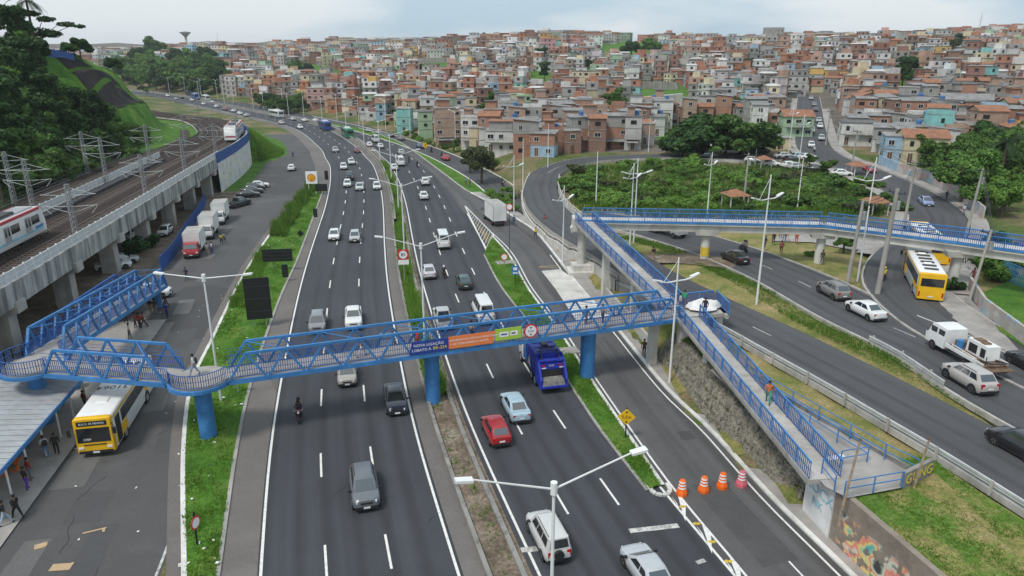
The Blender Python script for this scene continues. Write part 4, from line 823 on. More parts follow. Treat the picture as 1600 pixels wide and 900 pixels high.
def landing(root, c, z, r, a0, a1, mat='blue_steel'):   # round platform; railing over the open arc
    B('landing_slab', lambda m: (m.tube((c[0], c[1], z-.22), (c[0], c[1], z+.05), r, n=28), m.tube((c[0], c[1], z-.42), (c[0], c[1], z-.22), r*.72, r, n=28)), mat, root)
    B('landing_floor', lambda m: m.tube((c[0], c[1], z+.05), (c[0], c[1], z+.16), r-.2, n=28), 'pavement', root)
    pts = [Vector((c[0]+(r-.15)*math.cos(t), c[1]+(r-.15)*math.sin(t), z+.14)) for t in np.linspace(a0, a1, 12)]
    B('railing', lambda m: [rail_mesh(m, pts[i], pts[i+1], 1.1, True, .17) for i in range(11)], 'blue_steel_dark', root)
fb = E('steel_footbridge', (0, 0, 0), 0, 'blue steel truss footbridge spanning the highway with banners on its rail', 'footbridge')
c1, c2, c3 = P(327, 685), P(677, 628), P(917, 590); fd = (c3-c1).normalized(); ZB = 4.95
eE = c1+fd*((15.2-c1.x)/fd.x); cw = P(52, 574, 4.9); cw2 = P(247, 480)
for c, top, r in ((c1, ZB-.4, .62), (c2, ZB-.15, .62), (c3, ZB-.15, .68), (cw, ZB-.4, .6), (cw2, 2.3, .5)):
    B('column', lambda m: m.tube((c.x, c.y, -.3), (c.x, c.y, top), r, n=20), 'blue_steel', fb, 50)
    if c in (c2, c3): B('column_head', lambda m: m.box((c.x, c.y, ZB-.28), (2.0, 1.5, .3), math.atan2(fd.y, fd.x)), 'blue_steel', fb)
truss(fb, c1+fd*2.0, eE, ZB); landing(fb, c1, ZB+.02, 2.3, math.radians(200), math.radians(350))
d2 = (Vector(cw)-Vector(c1)); d2.z = 0; L2_ = d2.length; d2.normalize()
truss(fb, c1+d2*2.0, c1+d2*(L2_-2.0), ZB); landing(fb, cw, ZB+.02, 2.3, math.radians(120), math.radians(330))
d3 = (Vector(cw2)-Vector(cw)); d3.z = 0; L3_ = d3.length; d3.normalize(); truss(fb, Vector(cw)+d3*1.9, Vector(cw)+d3*L3_, ZB, 2.7, 2.2, 2.3, zb1=2.55)
# access ramp going back under the metro
q0 = Vector(cw2)+d3*.5+Vector((-2.6, 0, 0)); truss(fb, (q0.x, q0.y), (q0.x-2.6, q0.y-15), 2.5, 2.2, 1.8, 2.4, False, 'blue_steel_dark', .25)
# banners on the near side of the main span
nrmF = Vector((fd.y, -fd.x, 0)); azF = math.atan2(fd.y, fd.x)
def on_bridge(u): 
    a, b = ray(u, 500)[0], ray(u, 500)[1]; o = Vector(c1)+nrmF*1.42
    t = (o.x*b-o.y*a)/(fd.y*a-fd.x*b); return o+fd*t
plain('banner_blue', (.012, .045, .26), .6, 0, .05); plain('banner_orange', (.80, .21, .05), .6, 0, .05); plain('banner_green', (.38, .56, .06), .6, 0, .05); plain('letter_white', (.8, .8, .8), .6, 0, .02); plain('letter_yellow', (.8, .62, .03), .6, 0, .02); plain('letter_black', (.02, .02, .02), .6)
x0, x1, x2, x3 = [on_bridge(u) for u in (637, 700, 774, 815)]
def ban(a, b, z0, z1, sk0=0, sk1=0):
    o = Vector((0, 0, 0)); n = nrmF*.05; q = [V3(a, z0), V3(b, z0)+fd*sk1, V3(b, z1), V3(a, z1)+fd*sk0]
    return lambda m: m.add([p for p in q]+[p-n for p in q], [(0, 1, 2, 3), (7, 6, 5, 4), (0, 4, 5, 1), (1, 5, 6, 2), (2, 6, 7, 3), (3, 7, 4, 0)])
zb0, zb1 = ZB+.25, ZB+1.30
bn = B('banner', ban(x0, x1, zb0, zb1, .25, .0), 'banner_blue', label='blue, orange and green government banner strung along the footbridge rail', cat='banner')
B('orange_section', ban(x1, x2, zb0+.1, zb1+.08, 0, -.25), 'banner_orange', bn); B('green_section', ban(x2, x3, zb0+.22, zb1+.2, 0, 0), 'banner_green', bn)
def put_text(body, c, z, size, mat, parent, d=.012): p = V3(c, z)+nrmF*d; O('lettering', text_mesh(body, size, mat), parent, p, rot=(math.pi/2, 0, azF))
xm = (x0+x1)/2
put_text('NOVA LIGAÇÃO', x0+fd*1.6, zb0+.74, .33, 'letter_white', bn); put_text('LOBATO À', x0+fd*1.0, zb0+.34, .32, 'letter_white', bn); put_text('BR-324', x0+fd*2.5, zb0+.36, .38, 'letter_yellow', bn)
put_text('GOVERNO DO ESTADO INVESTINDO', x1+fd*2.15, zb0+.78, .25, 'letter_white', bn); put_text('+ DE MOBILIDADE DA BAHIA', x1+fd*1.75, zb0+.45, .25, 'letter_white', bn)
B('logo_box', ban(x2+fd*.35+nrmF*.012, x2+fd*1.15+nrmF*.012, zb0+.52, zb0+.95), 'letter_white', bn); B('logo_box', ban(x2+fd*1.3+nrmF*.012, x2+fd*1.95+nrmF*.012, zb0+.55, zb0+.95), 'letter_white', bn)
B('logo_mark', ban(x2+fd*.5+nrmF*.02, x2+fd*1.0+nrmF*.02, zb0+.68, zb0+.8), 'banner_blue', bn); B('logo_mark', ban(x2+fd*1.4+nrmF*.02, x2+fd*1.75+nrmF*.02, zb0+.69, zb0+.81), 'letter_black', bn)
plain('sign_red', (.6, .02, .025), .5, 0, .05); plain('sign_yellow', (.75, .45, .01), .5, 0, .05)
xs_ = on_bridge(829)
sg_ = E('height_limit_sign', V3(xs_, ZB+1.0)+nrmF*.06, azF, 'round red and white height limit sign hung on the footbridge truss', 'sign')
B('rim', lambda m: m.tube((0, 0, 0), (0, -.04, 0), .62, n=28), 'sign_red', sg_); B('face', lambda m: m.tube((0, -.03, 0), (0, -.055, 0), .49, n=28), 'letter_white', sg_)
B('arrow', lambda m: (m.add([(-.13, -.06, .36), (.13, -.06, .36), (0, -.06, .2)], [(2, 1, 0)]), m.add([(-.13, -.06, -.36), (.13, -.06, -.36), (0, -.06, -.2)], [(0, 1, 2)])), 'letter_black', sg_); O('lettering', text_mesh('5,5m', .28, 'letter_black'), sg_, (0, -.06, 0), rot=(math.pi/2, 0, 0))
# ------------------------------------------------------------ ramps with blue balustrades and the concrete footbridge
def ramp(root, pts, wdt, mat='concrete', rails=(-1, 1), beam=0, rail_h=1.15, bay=1.7, thick=.35):
    pts = [Vector(p) for p in pts]
    for i in range(len(pts)-1):
        a, b = pts[i], pts[i+1]; d = (b-a).normalized(); n = Vector((d.y, -d.x, 0)).normalized(); L = (b-a).length
        B('deck', lambda m: m.beam(a-Vector((0, 0, thick/2)), b-Vector((0, 0, thick/2)), wdt, thick), mat, root)
        if beam: B('girder', lambda m: m.beam(a-Vector((0, 0, thick+beam/2)), b-Vector((0, 0, thick+beam/2)), wdt*.72, beam), 'concrete_light', root)
        for sg in rails:
            nb = max(1, round(L/bay))
            for k in range(nb):
                p, q = a.lerp(b, k/nb)+n*sg*(wdt/2-.06), a.lerp(b, (k+1)/nb)+n*sg*(wdt/2-.06)
                B('railing_panel', lambda m: rail_mesh(m, p, q, rail_h, True, .19), 'blue_steel_dark', root); B('railing_post', lambda m: m.beam(p, p+Vector((0, 0, rail_h+.08)), .09, .09), 'blue_steel', root)
            B('handrail', lambda m: m.beam(a+n*sg*(wdt/2-.06)+Vector((0, 0, rail_h+.06)), b+n*sg*(wdt/2-.06)+Vector((0, 0, rail_h+.06)), .09, .07), 'blue_steel', root)
            B('fascia_strip', lambda m: m.beam(a+n*sg*(wdt/2+.03), b+n*sg*(wdt/2+.03), .05, .3), 'blue_steel' if beam else mat, root)
rp_ = E('access_ramp', (0, 0, 0), 0, 'long concrete access ramp with blue balustrades joining both footbridges beside the slope', 'ramp')
U0, U1, U2, U3, U4 = Vector((9.2, 91.8, 7.35)), Vector((24.9, 89.4, 7.6)), Vector((38.7, 87.0, 7.8)), Vector((49.3, 76.4, 8.4)), Vector((60, 66, 8.7))
eD = Vector((eE.x, eE.y, ZB+.2)); s0, s1 = eD+Vector((.9, -1.2, 0)), P(1288, 748, 3.75)
ramp(rp_, [eD+Vector((-.2, 1.5, .1)), U0-Vector((0, 1.4, 0))], 2.4); ramp(rp_, [s0, s1], 2.1)
ramp(rp_, [eD+Vector((.2, .3, 0)), eD+Vector((4.6, 1.6, 0))], 3.0, rails=(-1,)); ramp(rp_, [eD+Vector((4.6, -.6, 0)), eD+Vector((4.4, 3.0, 0))], .3, rails=(1,))
for q in (eD+Vector((-2.0, -.1, -.4)), eD+Vector((.6, -.6, -.4)), eD+Vector((4.2, 1.0, -.4)), s0.lerp(s1, .22)-Vector((0, 0, .4)), (eD+Vector((0, 1.5, 0))).lerp(U0, .33)-Vector((0, 0, .4)), (eD+Vector((0, 1.5, 0))).lerp(U0, .66)-Vector((0, 0, .4))):
    z0_ = T1(q.x, q.y)-.4; B('pier', lambda m: m.box((q.x, q.y, (q.z+z0_)/2), (.75, .7, q.z-z0_), .25), 'concrete_light', rp_)
def abut(m):
    a, b = P(1253, 797), P(1292, 842); n = Vector((.94, .3, 0)); q = [a, b, b+n*2.6, a+n*2.6]
    m.add([V3(p, -.1) for p in q]+[V3(p, 3.55+(.15 if k in (0, 3) else 0)) for k, p in enumerate(q)], [(4, 5, 6, 7), (0, 1, 5, 4), (1, 2, 6, 5), (2, 3, 7, 6), (3, 0, 4, 7)])
ab = B('abutment', abut, 'abutment_white', rp_); plain('tag_blue', (.25, .5, .62), .7)
pa = (P(1253, 797)+P(1292, 842))/2; da = P(1292, 842)-P(1253, 797)
O('graffiti_tag', text_mesh('ROCX', 1.05, 'tag_blue'), ab, (pa.x-.03, pa.y-.03, 2.4), rot=(math.pi/2, 0, math.atan2(da.y, da.x))); O('graffiti_tag', text_mesh('NK', .8, 'tag_blue'), ab, (pa.x-.03, pa.y-.03, 1.5), rot=(math.pi/2, 0, math.atan2(da.y, da.x)))
tp = eD+Vector((2.7, .9, .25))
s = N('tarp_white'); s.col((.72, .71, .7), .6); s.bump(s.noise(1.2, 4), .8, .2)
def tarp(m):
    rings = []
    for k, (r_, z) in enumerate(((1.7, 0), (1.45, .25), (1.15, .42), (.65, .5), (.1, .55))):
        rings.append([(tp.x+.95*r_*math.cos(t)*(1+.16*math.sin(5*t+k)+.1*math.sin(2*t)), tp.y+.62*r_*math.sin(t)*(1+.12*math.cos(4*t)), tp.z+z*(1+.45*math.sin(3*t+k)+.3*math.cos(2*t))) for t in np.linspace(0, 2*math.pi, 24, endpoint=False)])
    m.loft(rings)
B('tarpaulin', tarp, 'tarp_white', None, 80, label='white tarpaulin heaped over goods on the footbridge landing', cat='tarpaulin')
cb_ = E('concrete_footbridge', (0, 0, 0), 0, 'long concrete footbridge with blue balustrade crossing the upper roads', 'footbridge')
ramp(cb_, [U0, U1, U2, U3, U4], 2.6, 'concrete_light', beam=.85, bay=2.0)
for q in (U0, U1, U2, U3):
    z0_ = T1(q.x, q.y)-.5 if q is not U0 else -.2; B('pier', lambda m: m.tube((q.x, q.y, z0_), (q.x, q.y, q.z-1.3), .55, n=16), 'concrete_light', cb_, 50)
    B('pier_head', lambda m: m.box((q.x, q.y, q.z-1.35), (2.6, 1.9, .7), -.2, 0, 1.15), 'concrete_light', cb_)
B('pedestal', lambda m: (m.box((U0.x, U0.y-.2, .5), (2.4, 2.2, 1.6), .1), m.box((U0.x, U0.y-.3, .1), (3.6, 3.2, .9), .1)), 'concrete_light', cb_)
B('end_wall', lambda m: m.box((U0.x-1.0, U0.y, U0.z-.6), (.6, 2.4, 1.7)), 'concrete_light', cb_)
plain('poster_yellow', (.62, .45, .05), .7); q = U1; B('wrapped_poster', lambda m: m.tube((q.x, q.y, T1(q.x, q.y)+.5), (q.x, q.y, T1(q.x, q.y)+1.7), .57, n=16), 'poster_yellow', cb_)
# ------------------------------------------------------------ switchback path, railings, low walls near the lawn
def zpt(u, v, z): q = P(u, v, z); return Vector((q.x, q.y, z))
m = MB(); m.add([zpt(u, v, 3.68) for u, v in ((1110, 578), (1135, 568), (1278, 655), (1432, 742), (1408, 762), (1325, 778), (1290, 760), (1270, 738), (1240, 705))], [(8, 7, 6, 5, 4, 3, 2, 1, 0)])
O('switchback_path', m.mesh('switchback_path', ['pavement']), kind='structure')
def railing(name, pts, label, h=1.1, bay=2.2, mat='blue_steel', z=None):
    root = E(name, pts[0], 0, label, 'railing', 'thin blue railings by the switchback path'); o = Vector(pts[0])
    for i in range(len(pts)-1):
        a, b = Vector(pts[i])-o, Vector(pts[i+1])-o; n = max(1, round((b-a).length/bay))
        for k in range(n+(i == len(pts)-2)):
            p = a.lerp(b, k/n); B('post', lambda m: m.beam(p, p+Vector((0, 0, h)), .06, .06), mat, root)
        for z_ in (h, h*.55): B('rail', lambda m: m.beam(a+Vector((0, 0, z_)), b+Vector((0, 0, z_)), .05, .05), mat, root)
    return root
railing('path_railing', [zpt(1165, 590, 3.7), zpt(1278, 657, 3.7), zpt(1381, 718, 3.7), zpt(1432, 743, 3.7)], 'thin blue railing along the outer edge of the path, beside the dry verge')
railing('path_railing', [zpt(1225, 640, 3.7), zpt(1354, 722, 3.7), zpt(1312, 729, 3.7)], 'thin blue railing in the middle of the switchback path')
railing('path_railing', [zpt(1283, 742, 3.7), zpt(1303, 768, 3.7)], 'short thin blue railing above the white abutment')
railing('path_railing', [zpt(1318, 778, 3.7), zpt(1408, 762, 3.7)], 'thin blue railing at the top edge of the lawn')
gw0, gw1 = zpt(1408, 764, 3.5), zpt(1452, 742, 3.5)
gwl = B('low_wall', lambda m: m.beam(gw0+Vector((0, 0, .55)), gw1+Vector((0, 0, .55)), .25, 1.2), 'wall_grey', label='dark low wall with yellow graffiti at the corner of the lawn', cat='wall')
gd = (gw1-gw0); O('graffiti_tag', text_mesh('GUNG', .95, 'letter_yellow'), gwl, (gw0+gd*.5)+Vector((gd.y, -gd.x, 0)).normalized()*.14+Vector((0, 0, .6)), rot=(math.pi/2, 0, math.atan2(gd.y, gd.x)))
B('path_kerb_wall', lambda m: m.beam(zpt(1168, 588, 3.75), zpt(1428, 738, 3.75), .22, .45), 'wall_grey', label='low rubble kerb wall between path and dry verge', cat='wall')
# low concrete wall beside the ramp pavement
m = MB(); q = BL[[i for i in range(len(BL)) if 61 < BL[i, 1] < 84]]; q = offs(q, -.05); A, C = q, offs(q, .3); m.strip(z3(A, 0), z3(A, 1.25)); m.strip(z3(A, 1.25), z3(C, 1.25)); m.strip(z3(C, 1.25), z3(C, 0)); m.f = [f[::-1] for f in m.f]; m.uv = {}
O('low_wall', m.mesh('low_wall', ['concrete']), label='long low concrete wall beside the ramp pavement', cat='wall')
# stone pitched bank: a steep face of real stones up to the edge of the ramp
bkq = cr([tuple(BL[i]) for i in range(len(BL)) if 39.5 < BL[i, 1] < 66], .6)
def bank_z(k, y): return (0, .9, 1.8, 2.7, 3.2, 3.4, 3.4)[k]*float(np.interp(y, [39, 58, 64, 67], [1.02, 1.0, .75, .5]))
BOF = (.25, .5, .85, 1.25, 1.7, 2.1, 2.8)
def bank(m):
    rows = [np.array([(p[0], p[1], bank_z(k, p[1])+.07*math.sin(p[1]*5.3+k*2)+.05*math.sin(p[1]*11+k)) for p in offs(bkq, BOF[k]+.08*np.sin(bkq[:, 1]*3.7+k))]) for k in range(7)]
    for k in range(6): m.strip(rows[k+1], rows[k], 0 if k < 4 else 1)
O('stone_bank', (lambda m: (bank(m), m.mesh('stone_bank', ['stone_pitching', 'bare_soil'], 60))[1])(MB()), kind='structure')
def stones(m):
    r_ = random.Random(3)
    for _ in range(4200):
        t = r_.uniform(0, length(bkq)*.98); f = r_.uniform(0, 4.2); k = int(f); f -= k; p, tt = at(bkq, t); n = np.array([tt[1], -tt[0]]); o_ = BOF[k]*(1-f)+BOF[k+1]*f; x, y = p[:2]+n*o_; z = bank_z(k, y)*(1-f)+bank_z(k+1, y)*f; sz = r_.uniform(.09, .21); m.box((x, y, z), (sz*1.5, sz*1.3, sz), r_.uniform(0, 3), 0, r_.uniform(.5, .9))
o = B('stone_pitching', stones, 'stone_pitching'); o['kind'] = 'stuff'; tag(o, 'rough grey brown stones covering the bank below the access ramp', 'stones')
# ------------------------------------------------------------ guard rails and viaduct parapets
plain('rail_light', (.55, .56, .57), .5, .2, .15)
def guard(line, d, label, dz=.1, s0=0, s1=None, bay=4.0, nm='guard_rail'):
    Lg = length(line); s1 = s1 or Lg; root = E(nm, (0, 0, 0), 0, label, 'guard rail', 'steel guard rails'); k = s0; pv = None
    q = line[int(s0/Lg*(len(line)-1)):int(s1/Lg*(len(line)-1))+1]; a = drape(offs(q, d), 0)
    B('rail', lambda m: [m.strip(a+np.array([0, 0, z0]), a+np.array([0, 0, z1])) for z0, z1 in ((.44, .58), (.62, .76))]+[m.strip(a+np.array([.06, .06, .56]), a+np.array([.06, .06, .64])), m.strip(a+np.array([0, 0, .76]), a+np.array([.1, .1, .76]))], 'rail_light', root)
    while k < s1:
        p, t = at(line, k); n = np.array([t[1], -t[0]]); x, y = p[0]+n[0]*(d+.12), p[1]+n[1]*(d+.12); z = T1(x, y); B('post', lambda m: m.box((x, y, z+.4), (.14, .14, 1.0), math.atan2(t[1], t[0])), 'concrete' if nm == 'guard_rail' else 'galvanised', root); k += bay
    return root
guard(VIA[::-1], 3.6, 'long steel guard rail beside the viaduct road above the switchback path', s0=length(VIA)-104, s1=length(VIA)-6)
guard(UPR, -5.0, 'short fallen guard rail on the grass beside the upper road', s0=16, s1=26)
def parapet(line, d, s0, s1, label, h=1.0, side=1):
    Lg = length(line); q = line[int(s0/Lg*(len(line)-1)):int(s1/Lg*(len(line)-1))+1]; A, C = drape(offs(q, d), 0), drape(offs(q, d+.25*side), 0); C[:, 2] = A[:, 2]; up = np.array([0, 0, h]); dn = np.array([0, 0, -2.6])
    root = E('viaduct_parapet', (0, 0, 0), 0, label, 'parapet', 'concrete viaduct parapets')
    def f(m): m.strip(A+up*.8, C+up*.8); m.strip(A-np.array([0, 0, .3]), A+up*.8); m.strip(C+up*.8, C+dn)
    B('wall', f, 'concrete_light', root)
    B('rail', lambda m: [m.beam(tuple(A[i]+up*z), tuple(A[i+1]+up*z), .1, .1) for i in range(len(A)-1) for z in (1.18,)], 'concrete_light', root)
    for i in range(0, len(A), 1): B('baluster', lambda m: m.beam(tuple(A[i]+up*.75), tuple(A[i]+up*1.18), .14, .14), 'concrete', root)
LV = length(VIA); sV = lambda u, v: float(sdist(*[[c] for c in TPL([(u, v)])[0]], VIA)[1][0])
parapet(VIA, -3.5, sV(1000, 425), LV-78, 'outer concrete parapet with balusters around the bend of the viaduct road', 1.1, -1); parapet(VIA, 3.5, sV(905, 365), LV-84, 'inner concrete parapet with balusters on the bend, above the shrubs', 1.1, 1)
# ------------------------------------------------------------ metro viaduct
ZM = 7.0; mv = E('metro_viaduct', (-50, 60, 0), 0, 'long concrete metro viaduct with white fence panels, curving left to the hill', 'viaduct'); mo = np.array([-50, 60, 0.])
kv = [i for i in range(len(EV)) if EV[i, 1] < 150]; kw = [i for i in range(len(EV)) if 148 <= EV[i, 1] and EV[i, 0] > -230]
def mvstrip(name, idx, d0, d1, z0, z1, mat, parent=mv):
    q = EV[idx]; return B(name, lambda m: m.strip(z3(offs(q, d0), z0)-mo, z3(offs(q, d1), z1)-mo), mat, parent)
allk = kv+kw
wdk = -np.interp(EV[allk][:, 1], [150, 200], [19, 12.5]); q3 = np.interp(EV[allk][:, 1], [150, 200], [-15.6, -10.6])
mvstrip('deck', allk, wdk, 0, ZM-.02, ZM-.02, 'ballast'); mvstrip('deck_underside', kv, -.4, -11.6, ZM-1.4, ZM-1.4, 'concrete')
Lk = length(EV[kv]); ev = EV[kv]; k = 0; span = 13.5; i0 = 0
while k < Lk-1:
    ss = np.linspace(k, min(k+span-.06, Lk-.01), 8); q = np.array([at(ev, s_)[0] for s_ in ss])
    for d0 in (0.0, -11.9): B('girder', lambda m: (m.strip(z3(offs(q, d0-.3), ZM-2.25)-mo, z3(offs(q, d0), ZM-2.2)-mo), m.strip(z3(offs(q, d0), ZM-2.2)-mo, z3(offs(q, d0+.05), ZM+.12)-mo), m.strip(z3(offs(q, d0+.05), ZM+.12)-mo, z3(offs(q, d0-.35), ZM+.12)-mo), m.strip(z3(offs(q, d0-1.4), ZM-1.4)-mo, z3(offs(q, d0-.3), ZM-2.25)-mo)), 'concrete_stained', mv)
    p, t = at(ev, k+.2); n = np.array([t[1], -t[0]]); az = math.atan2(t[1], t[0])
    for d0 in (-1.8, -9.6, -16): x, y = p[:2]+n*d0; B('pier', lambda m: m.box((x-mo[0], y-mo[1], 2.3), (1.5, 1.9, 5.0), az), 'concrete', mv)
    x, y = p[:2]+n*-6; B('cross_head', lambda m: m.box((x-mo[0], y-mo[1], ZM-2.3), (1.7, 12.5, 1.1), az), 'concrete', mv); k += span
Lf = length(EV[kv]); plain('fence_mesh', (.55, .56, .56), .6, 0, .1); k = 0
fm = MB(); fm.box((0, 0, .62), (1.72, .03, 1.0)); fmesh = fm.mesh('fence_panel', ['fence_mesh'])
fp = MB(); fp.box((0, 0, .62), (.13, .16, 1.35)); fp.box((.9, 0, 1.16), (1.8, .07, .06)); fp.box((.9, 0, .66), (1.8, .07, .05)); fp.box((.9, 0, .16), (1.8, .07, .06)); fpost = fp.mesh('fence_post', ['white_steel'])
while k < Lf+2:
    for d0 in (-.1, -11.8):
        p, t = at(EV, k); n = np.array([t[1], -t[0]]); az = math.atan2(t[1], t[0]); x, y = p[:2]+n*d0-mo[:2]; O('fence_post', fpost, mv, (x, y, ZM+.1), az)
        p, t = at(EV, k+.9); x, y = p[:2]+np.array([t[1], -t[0]])*d0-mo[:2]; O('fence_panel', fmesh, mv, (x, y, ZM+.1), az)
    k += 1.8
def rails(m):
    q = EV[allk]
    for d0 in (-3.0, -6.9, q3):
        for g in (-.75, .75): A, C = offs(q, d0+g-.06), offs(q, d0+g+.06); m.strip(z3(A, ZM+.16)-mo, z3(C, ZM+.16)-mo); m.strip(z3(A, ZM)-mo, z3(A, ZM+.16)-mo); m.strip(z3(C, ZM+.16)-mo, z3(C, ZM)-mo)
B('rail', rails, 'rail_steel', mv)
def sleepers(m):
    q = EV[allk]; L_ = length(q); k = 0
    while k < min(L_, 190):
        p, t = at(q, k); n = np.array([t[1], -t[0]]); az = math.atan2(t[1], t[0])
        for d0 in (-3.0, -6.9, -15.6): m.box((p[0]+n[0]*d0-mo[0], p[1]+n[1]*d0-mo[1], ZM+.03), (.26, 2.3, .1), az)
        k += .8
plain('sleeper_brown', (.11, .09, .08), .9); o = B('sleepers', sleepers, 'sleeper_brown', mv); o['kind'] = 'stuff'
def walk(m):
    q = EV[kv]; L_ = length(q); k = 0
    while k < L_:
        p, t = at(q, k); n = np.array([t[1], -t[0]]); az = math.atan2(t[1], t[0]); m.box((p[0]+n[0]*-10.2-mo[0], p[1]+n[1]*-10.2-mo[1], ZM+.2), (.7, 1.1, .4), az); k += .95
o = B('cable_trough_blocks', walk, 'dark_steel', mv); o['kind'] = 'stuff'
mvstrip('left_railing_base', allk, wdk-.1, wdk+.1, ZM, ZM+.3, 'concrete')
B('left_railing', lambda m: ([m.beam(tuple(np.append(p[:2], ZM)-mo), tuple(np.append(p[:2], ZM+1.2)-mo), .06, .06) for p in offs(EV[kv], -19)[::1]], m.strip(z3(offs(EV[kv], -19), ZM+1.1)-mo, z3(offs(EV[kv], -19), ZM+1.2)-mo), m.strip(z3(offs(EV[kv], -19), ZM+.5)-mo, z3(offs(EV[kv], -19), ZM+.7)-mo)), 'dark_steel', mv)
# retaining wall with graffiti and the blue fence above it
s = N('wall_mural'); base = s.ramp(s.noise(.5, 6), [(.3, (.5, .5, .5)), (.7, (.68, .68, .67))]); hue = s.ramp(s.noise(.35, 2), [(.38, (.1, .35, .6)), (.46, (.7, .68, .65)), (.55, (.6, .5, .15)), (.62, (.66, .66, .65)), (.7, (.08, .08, .09))])
mk = s.ramp(s.noise(.8, 3), [(.5, (0, 0, 0)), (.53, (.8,)*3)]); s.col(s.mix(mk, base, hue), .8)
kwall = [i for i in kw if EV[i, 1] < 197]; q = EV[kwall]
rwm = E('metro_retaining_wall', (q[0][0], q[0][1], 0), 0, 'painted white retaining wall under the blue fence where the metro leaves the viaduct', 'wall'); ro = np.array([q[0][0], q[0][1], 0.])
B('wall', lambda m: (m.strip(z3(offs(q, .25), -.3)-ro, z3(offs(q, .1), ZM+.1)-ro), m.strip(z3(offs(q, .1), ZM+.1)-ro, z3(offs(q, -.5), ZM+.1)-ro), m.strip(z3(offs(q, -.5), ZM+.9)-ro, z3(offs(q, -.5), ZM)-ro), m.strip(z3(offs(q, -.1), ZM+.9)-ro, z3(offs(q, -.5), ZM+.9)-ro)), 'wall_mural', rwm)
k = 0; fpb = MB()
for j in range(8): fpb.box((-.85+j*.243, .02*(j % 2), 1.05), (.235, .05, 2.1))
fbm = fpb.mesh('fence_panel', ['blue_steel_dark'])
bf = E('blue_metal_fence', (EV[kw[0]][0], EV[kw[0]][1], ZM), 0, 'tall blue sheet metal fence curving along the metro embankment', 'fence'); qf = EV[[i for i in kw if EV[i, 1] < 222]]; bo = bf.location
while k < length(qf)-2:
    p, t = at(qf, k+1); n = np.array([t[1], -t[0]]); O('fence_panel', fbm, bf, (p[0]+n[0]*.2-bo.x, p[1]+n[1]*.2-bo.y, -.9), math.atan2(t[1], t[0])); k += 1.95
bf2 = E('blue_metal_fence', P(270, 405), 0, 'low blue metal fence between parked trucks and the metro viaduct', 'fence'); b2 = bf2.location
pl = [P(252, 425), P(272, 402), P(290, 372), P(312, 338), P(322, 318)]; pl = cr([(p.x, p.y) for p in pl], .5); k = 0
while k < length(pl)-1.9:
    p, t = at(pl, k+1); O('fence_panel', fbm, bf2, (p[0]-b2.x, p[1]-b2.y, 0), math.atan2(t[1], t[0])); k += 1.95
# overhead line masts
def mast_mesh(h, two=True):
    m = MB(); w0, w1 = .27, .19
    def leg(i, z): k = (w0+(w1-w0)*z/h); return Vector((k*(1 if i in (0, 1) else -1), k*(1 if i in (0, 3) else -1), z))
    for i in range(4): m.beam(leg(i, 0), leg(i, h), .055, .055)
    n = int(h/.62)
    for j in range(n):
        z0_, z1_ = h*j/n, h*(j+1)/n
        for i in range(4): m.beam(leg(i, z0_), leg((i+1) % 4, z1_), .03, .03)
        m.beam(leg(0, z1_), leg(1, z1_), .05, .05); m.beam(leg(2, z1_), leg(3, z1_), .05, .05)
    plain('mast_grey', (.27, .28, .29), .5, .3); plain('arm_grey', (.5, .51, .51), .5); a = m.mesh('mast', ['mast_grey']); m = MB()
    for sg in (-1, 1):
        for z in (h-1.3, h-2.6): m.beam((0, sg*.2, z), (0, sg*3.0, z+.15), .055, .055)
        m.beam((0, sg*.2, h-.4), (0, sg*2.8, h-1.2), .05, .05); m.beam((0, sg*.2, h-3.3), (0, sg*2.9, h-2.4), .05, .05); m.beam((0, sg*2.9, h-2.6), (0, sg*2.2, h-3.4), .05, .05)
    return a, m.mesh('cantilever', ['arm_grey'])
mA, mC = mast_mesh(7.6)
ML = [(160, 330, -.9, 'near the truck yard'), (52, 0, 0, '')]
mi_ = 0
for s_, d0, side in [(x, -.75, 'outer') for x in (61, 87, 112, 134, 158, 182)]+[(x, -11.4, 'inner') for x in (50, 75, 101, 127, 150, 176, 200)]+[(x, -18.4, 'hillside') for x in (58, 84, 111, 138)]:
    p, t = at(EV, s_-30); n = np.array([t[1], -t[0]]); x, y = p[0]+n[0]*d0, p[1]+n[1]*d0; mi_ += 1
    root = E('catenary_mast', (x, y, ZM-(.9 if side == 'outer' else 0)), math.atan2(t[1], t[0]), '%s lattice catenary mast on the %s side of the metro tracks' % (['first', 'second', 'third', 'fourth', 'fifth', 'sixth', 'seventh'][[61, 87, 112, 134, 158, 182].index(s_) if side == 'outer' else ([50, 75, 101, 127, 150, 176, 200].index(s_) if side == 'inner' else [58, 84, 111, 138].index(s_))], side)+(', counted from the camera'), 'mast', 'metro catenary masts'); O('mast', mA, root); O('cantilever', mC, root)
B('contact_wire', lambda m: [m.beam((*a_[:2], ZM+z), (*b_[:2], ZM+z), .03, .03) for d0 in (-3.0, -6.9, -15.6) for z in (5.0, 6.1) for a_, b_ in zip(offs(EV, d0)[:-1:4], offs(EV, d0)[4::4]) if b_[1] < 260], 'dark_steel', label='thin overhead contact wires above the metro tracks', cat='wire')
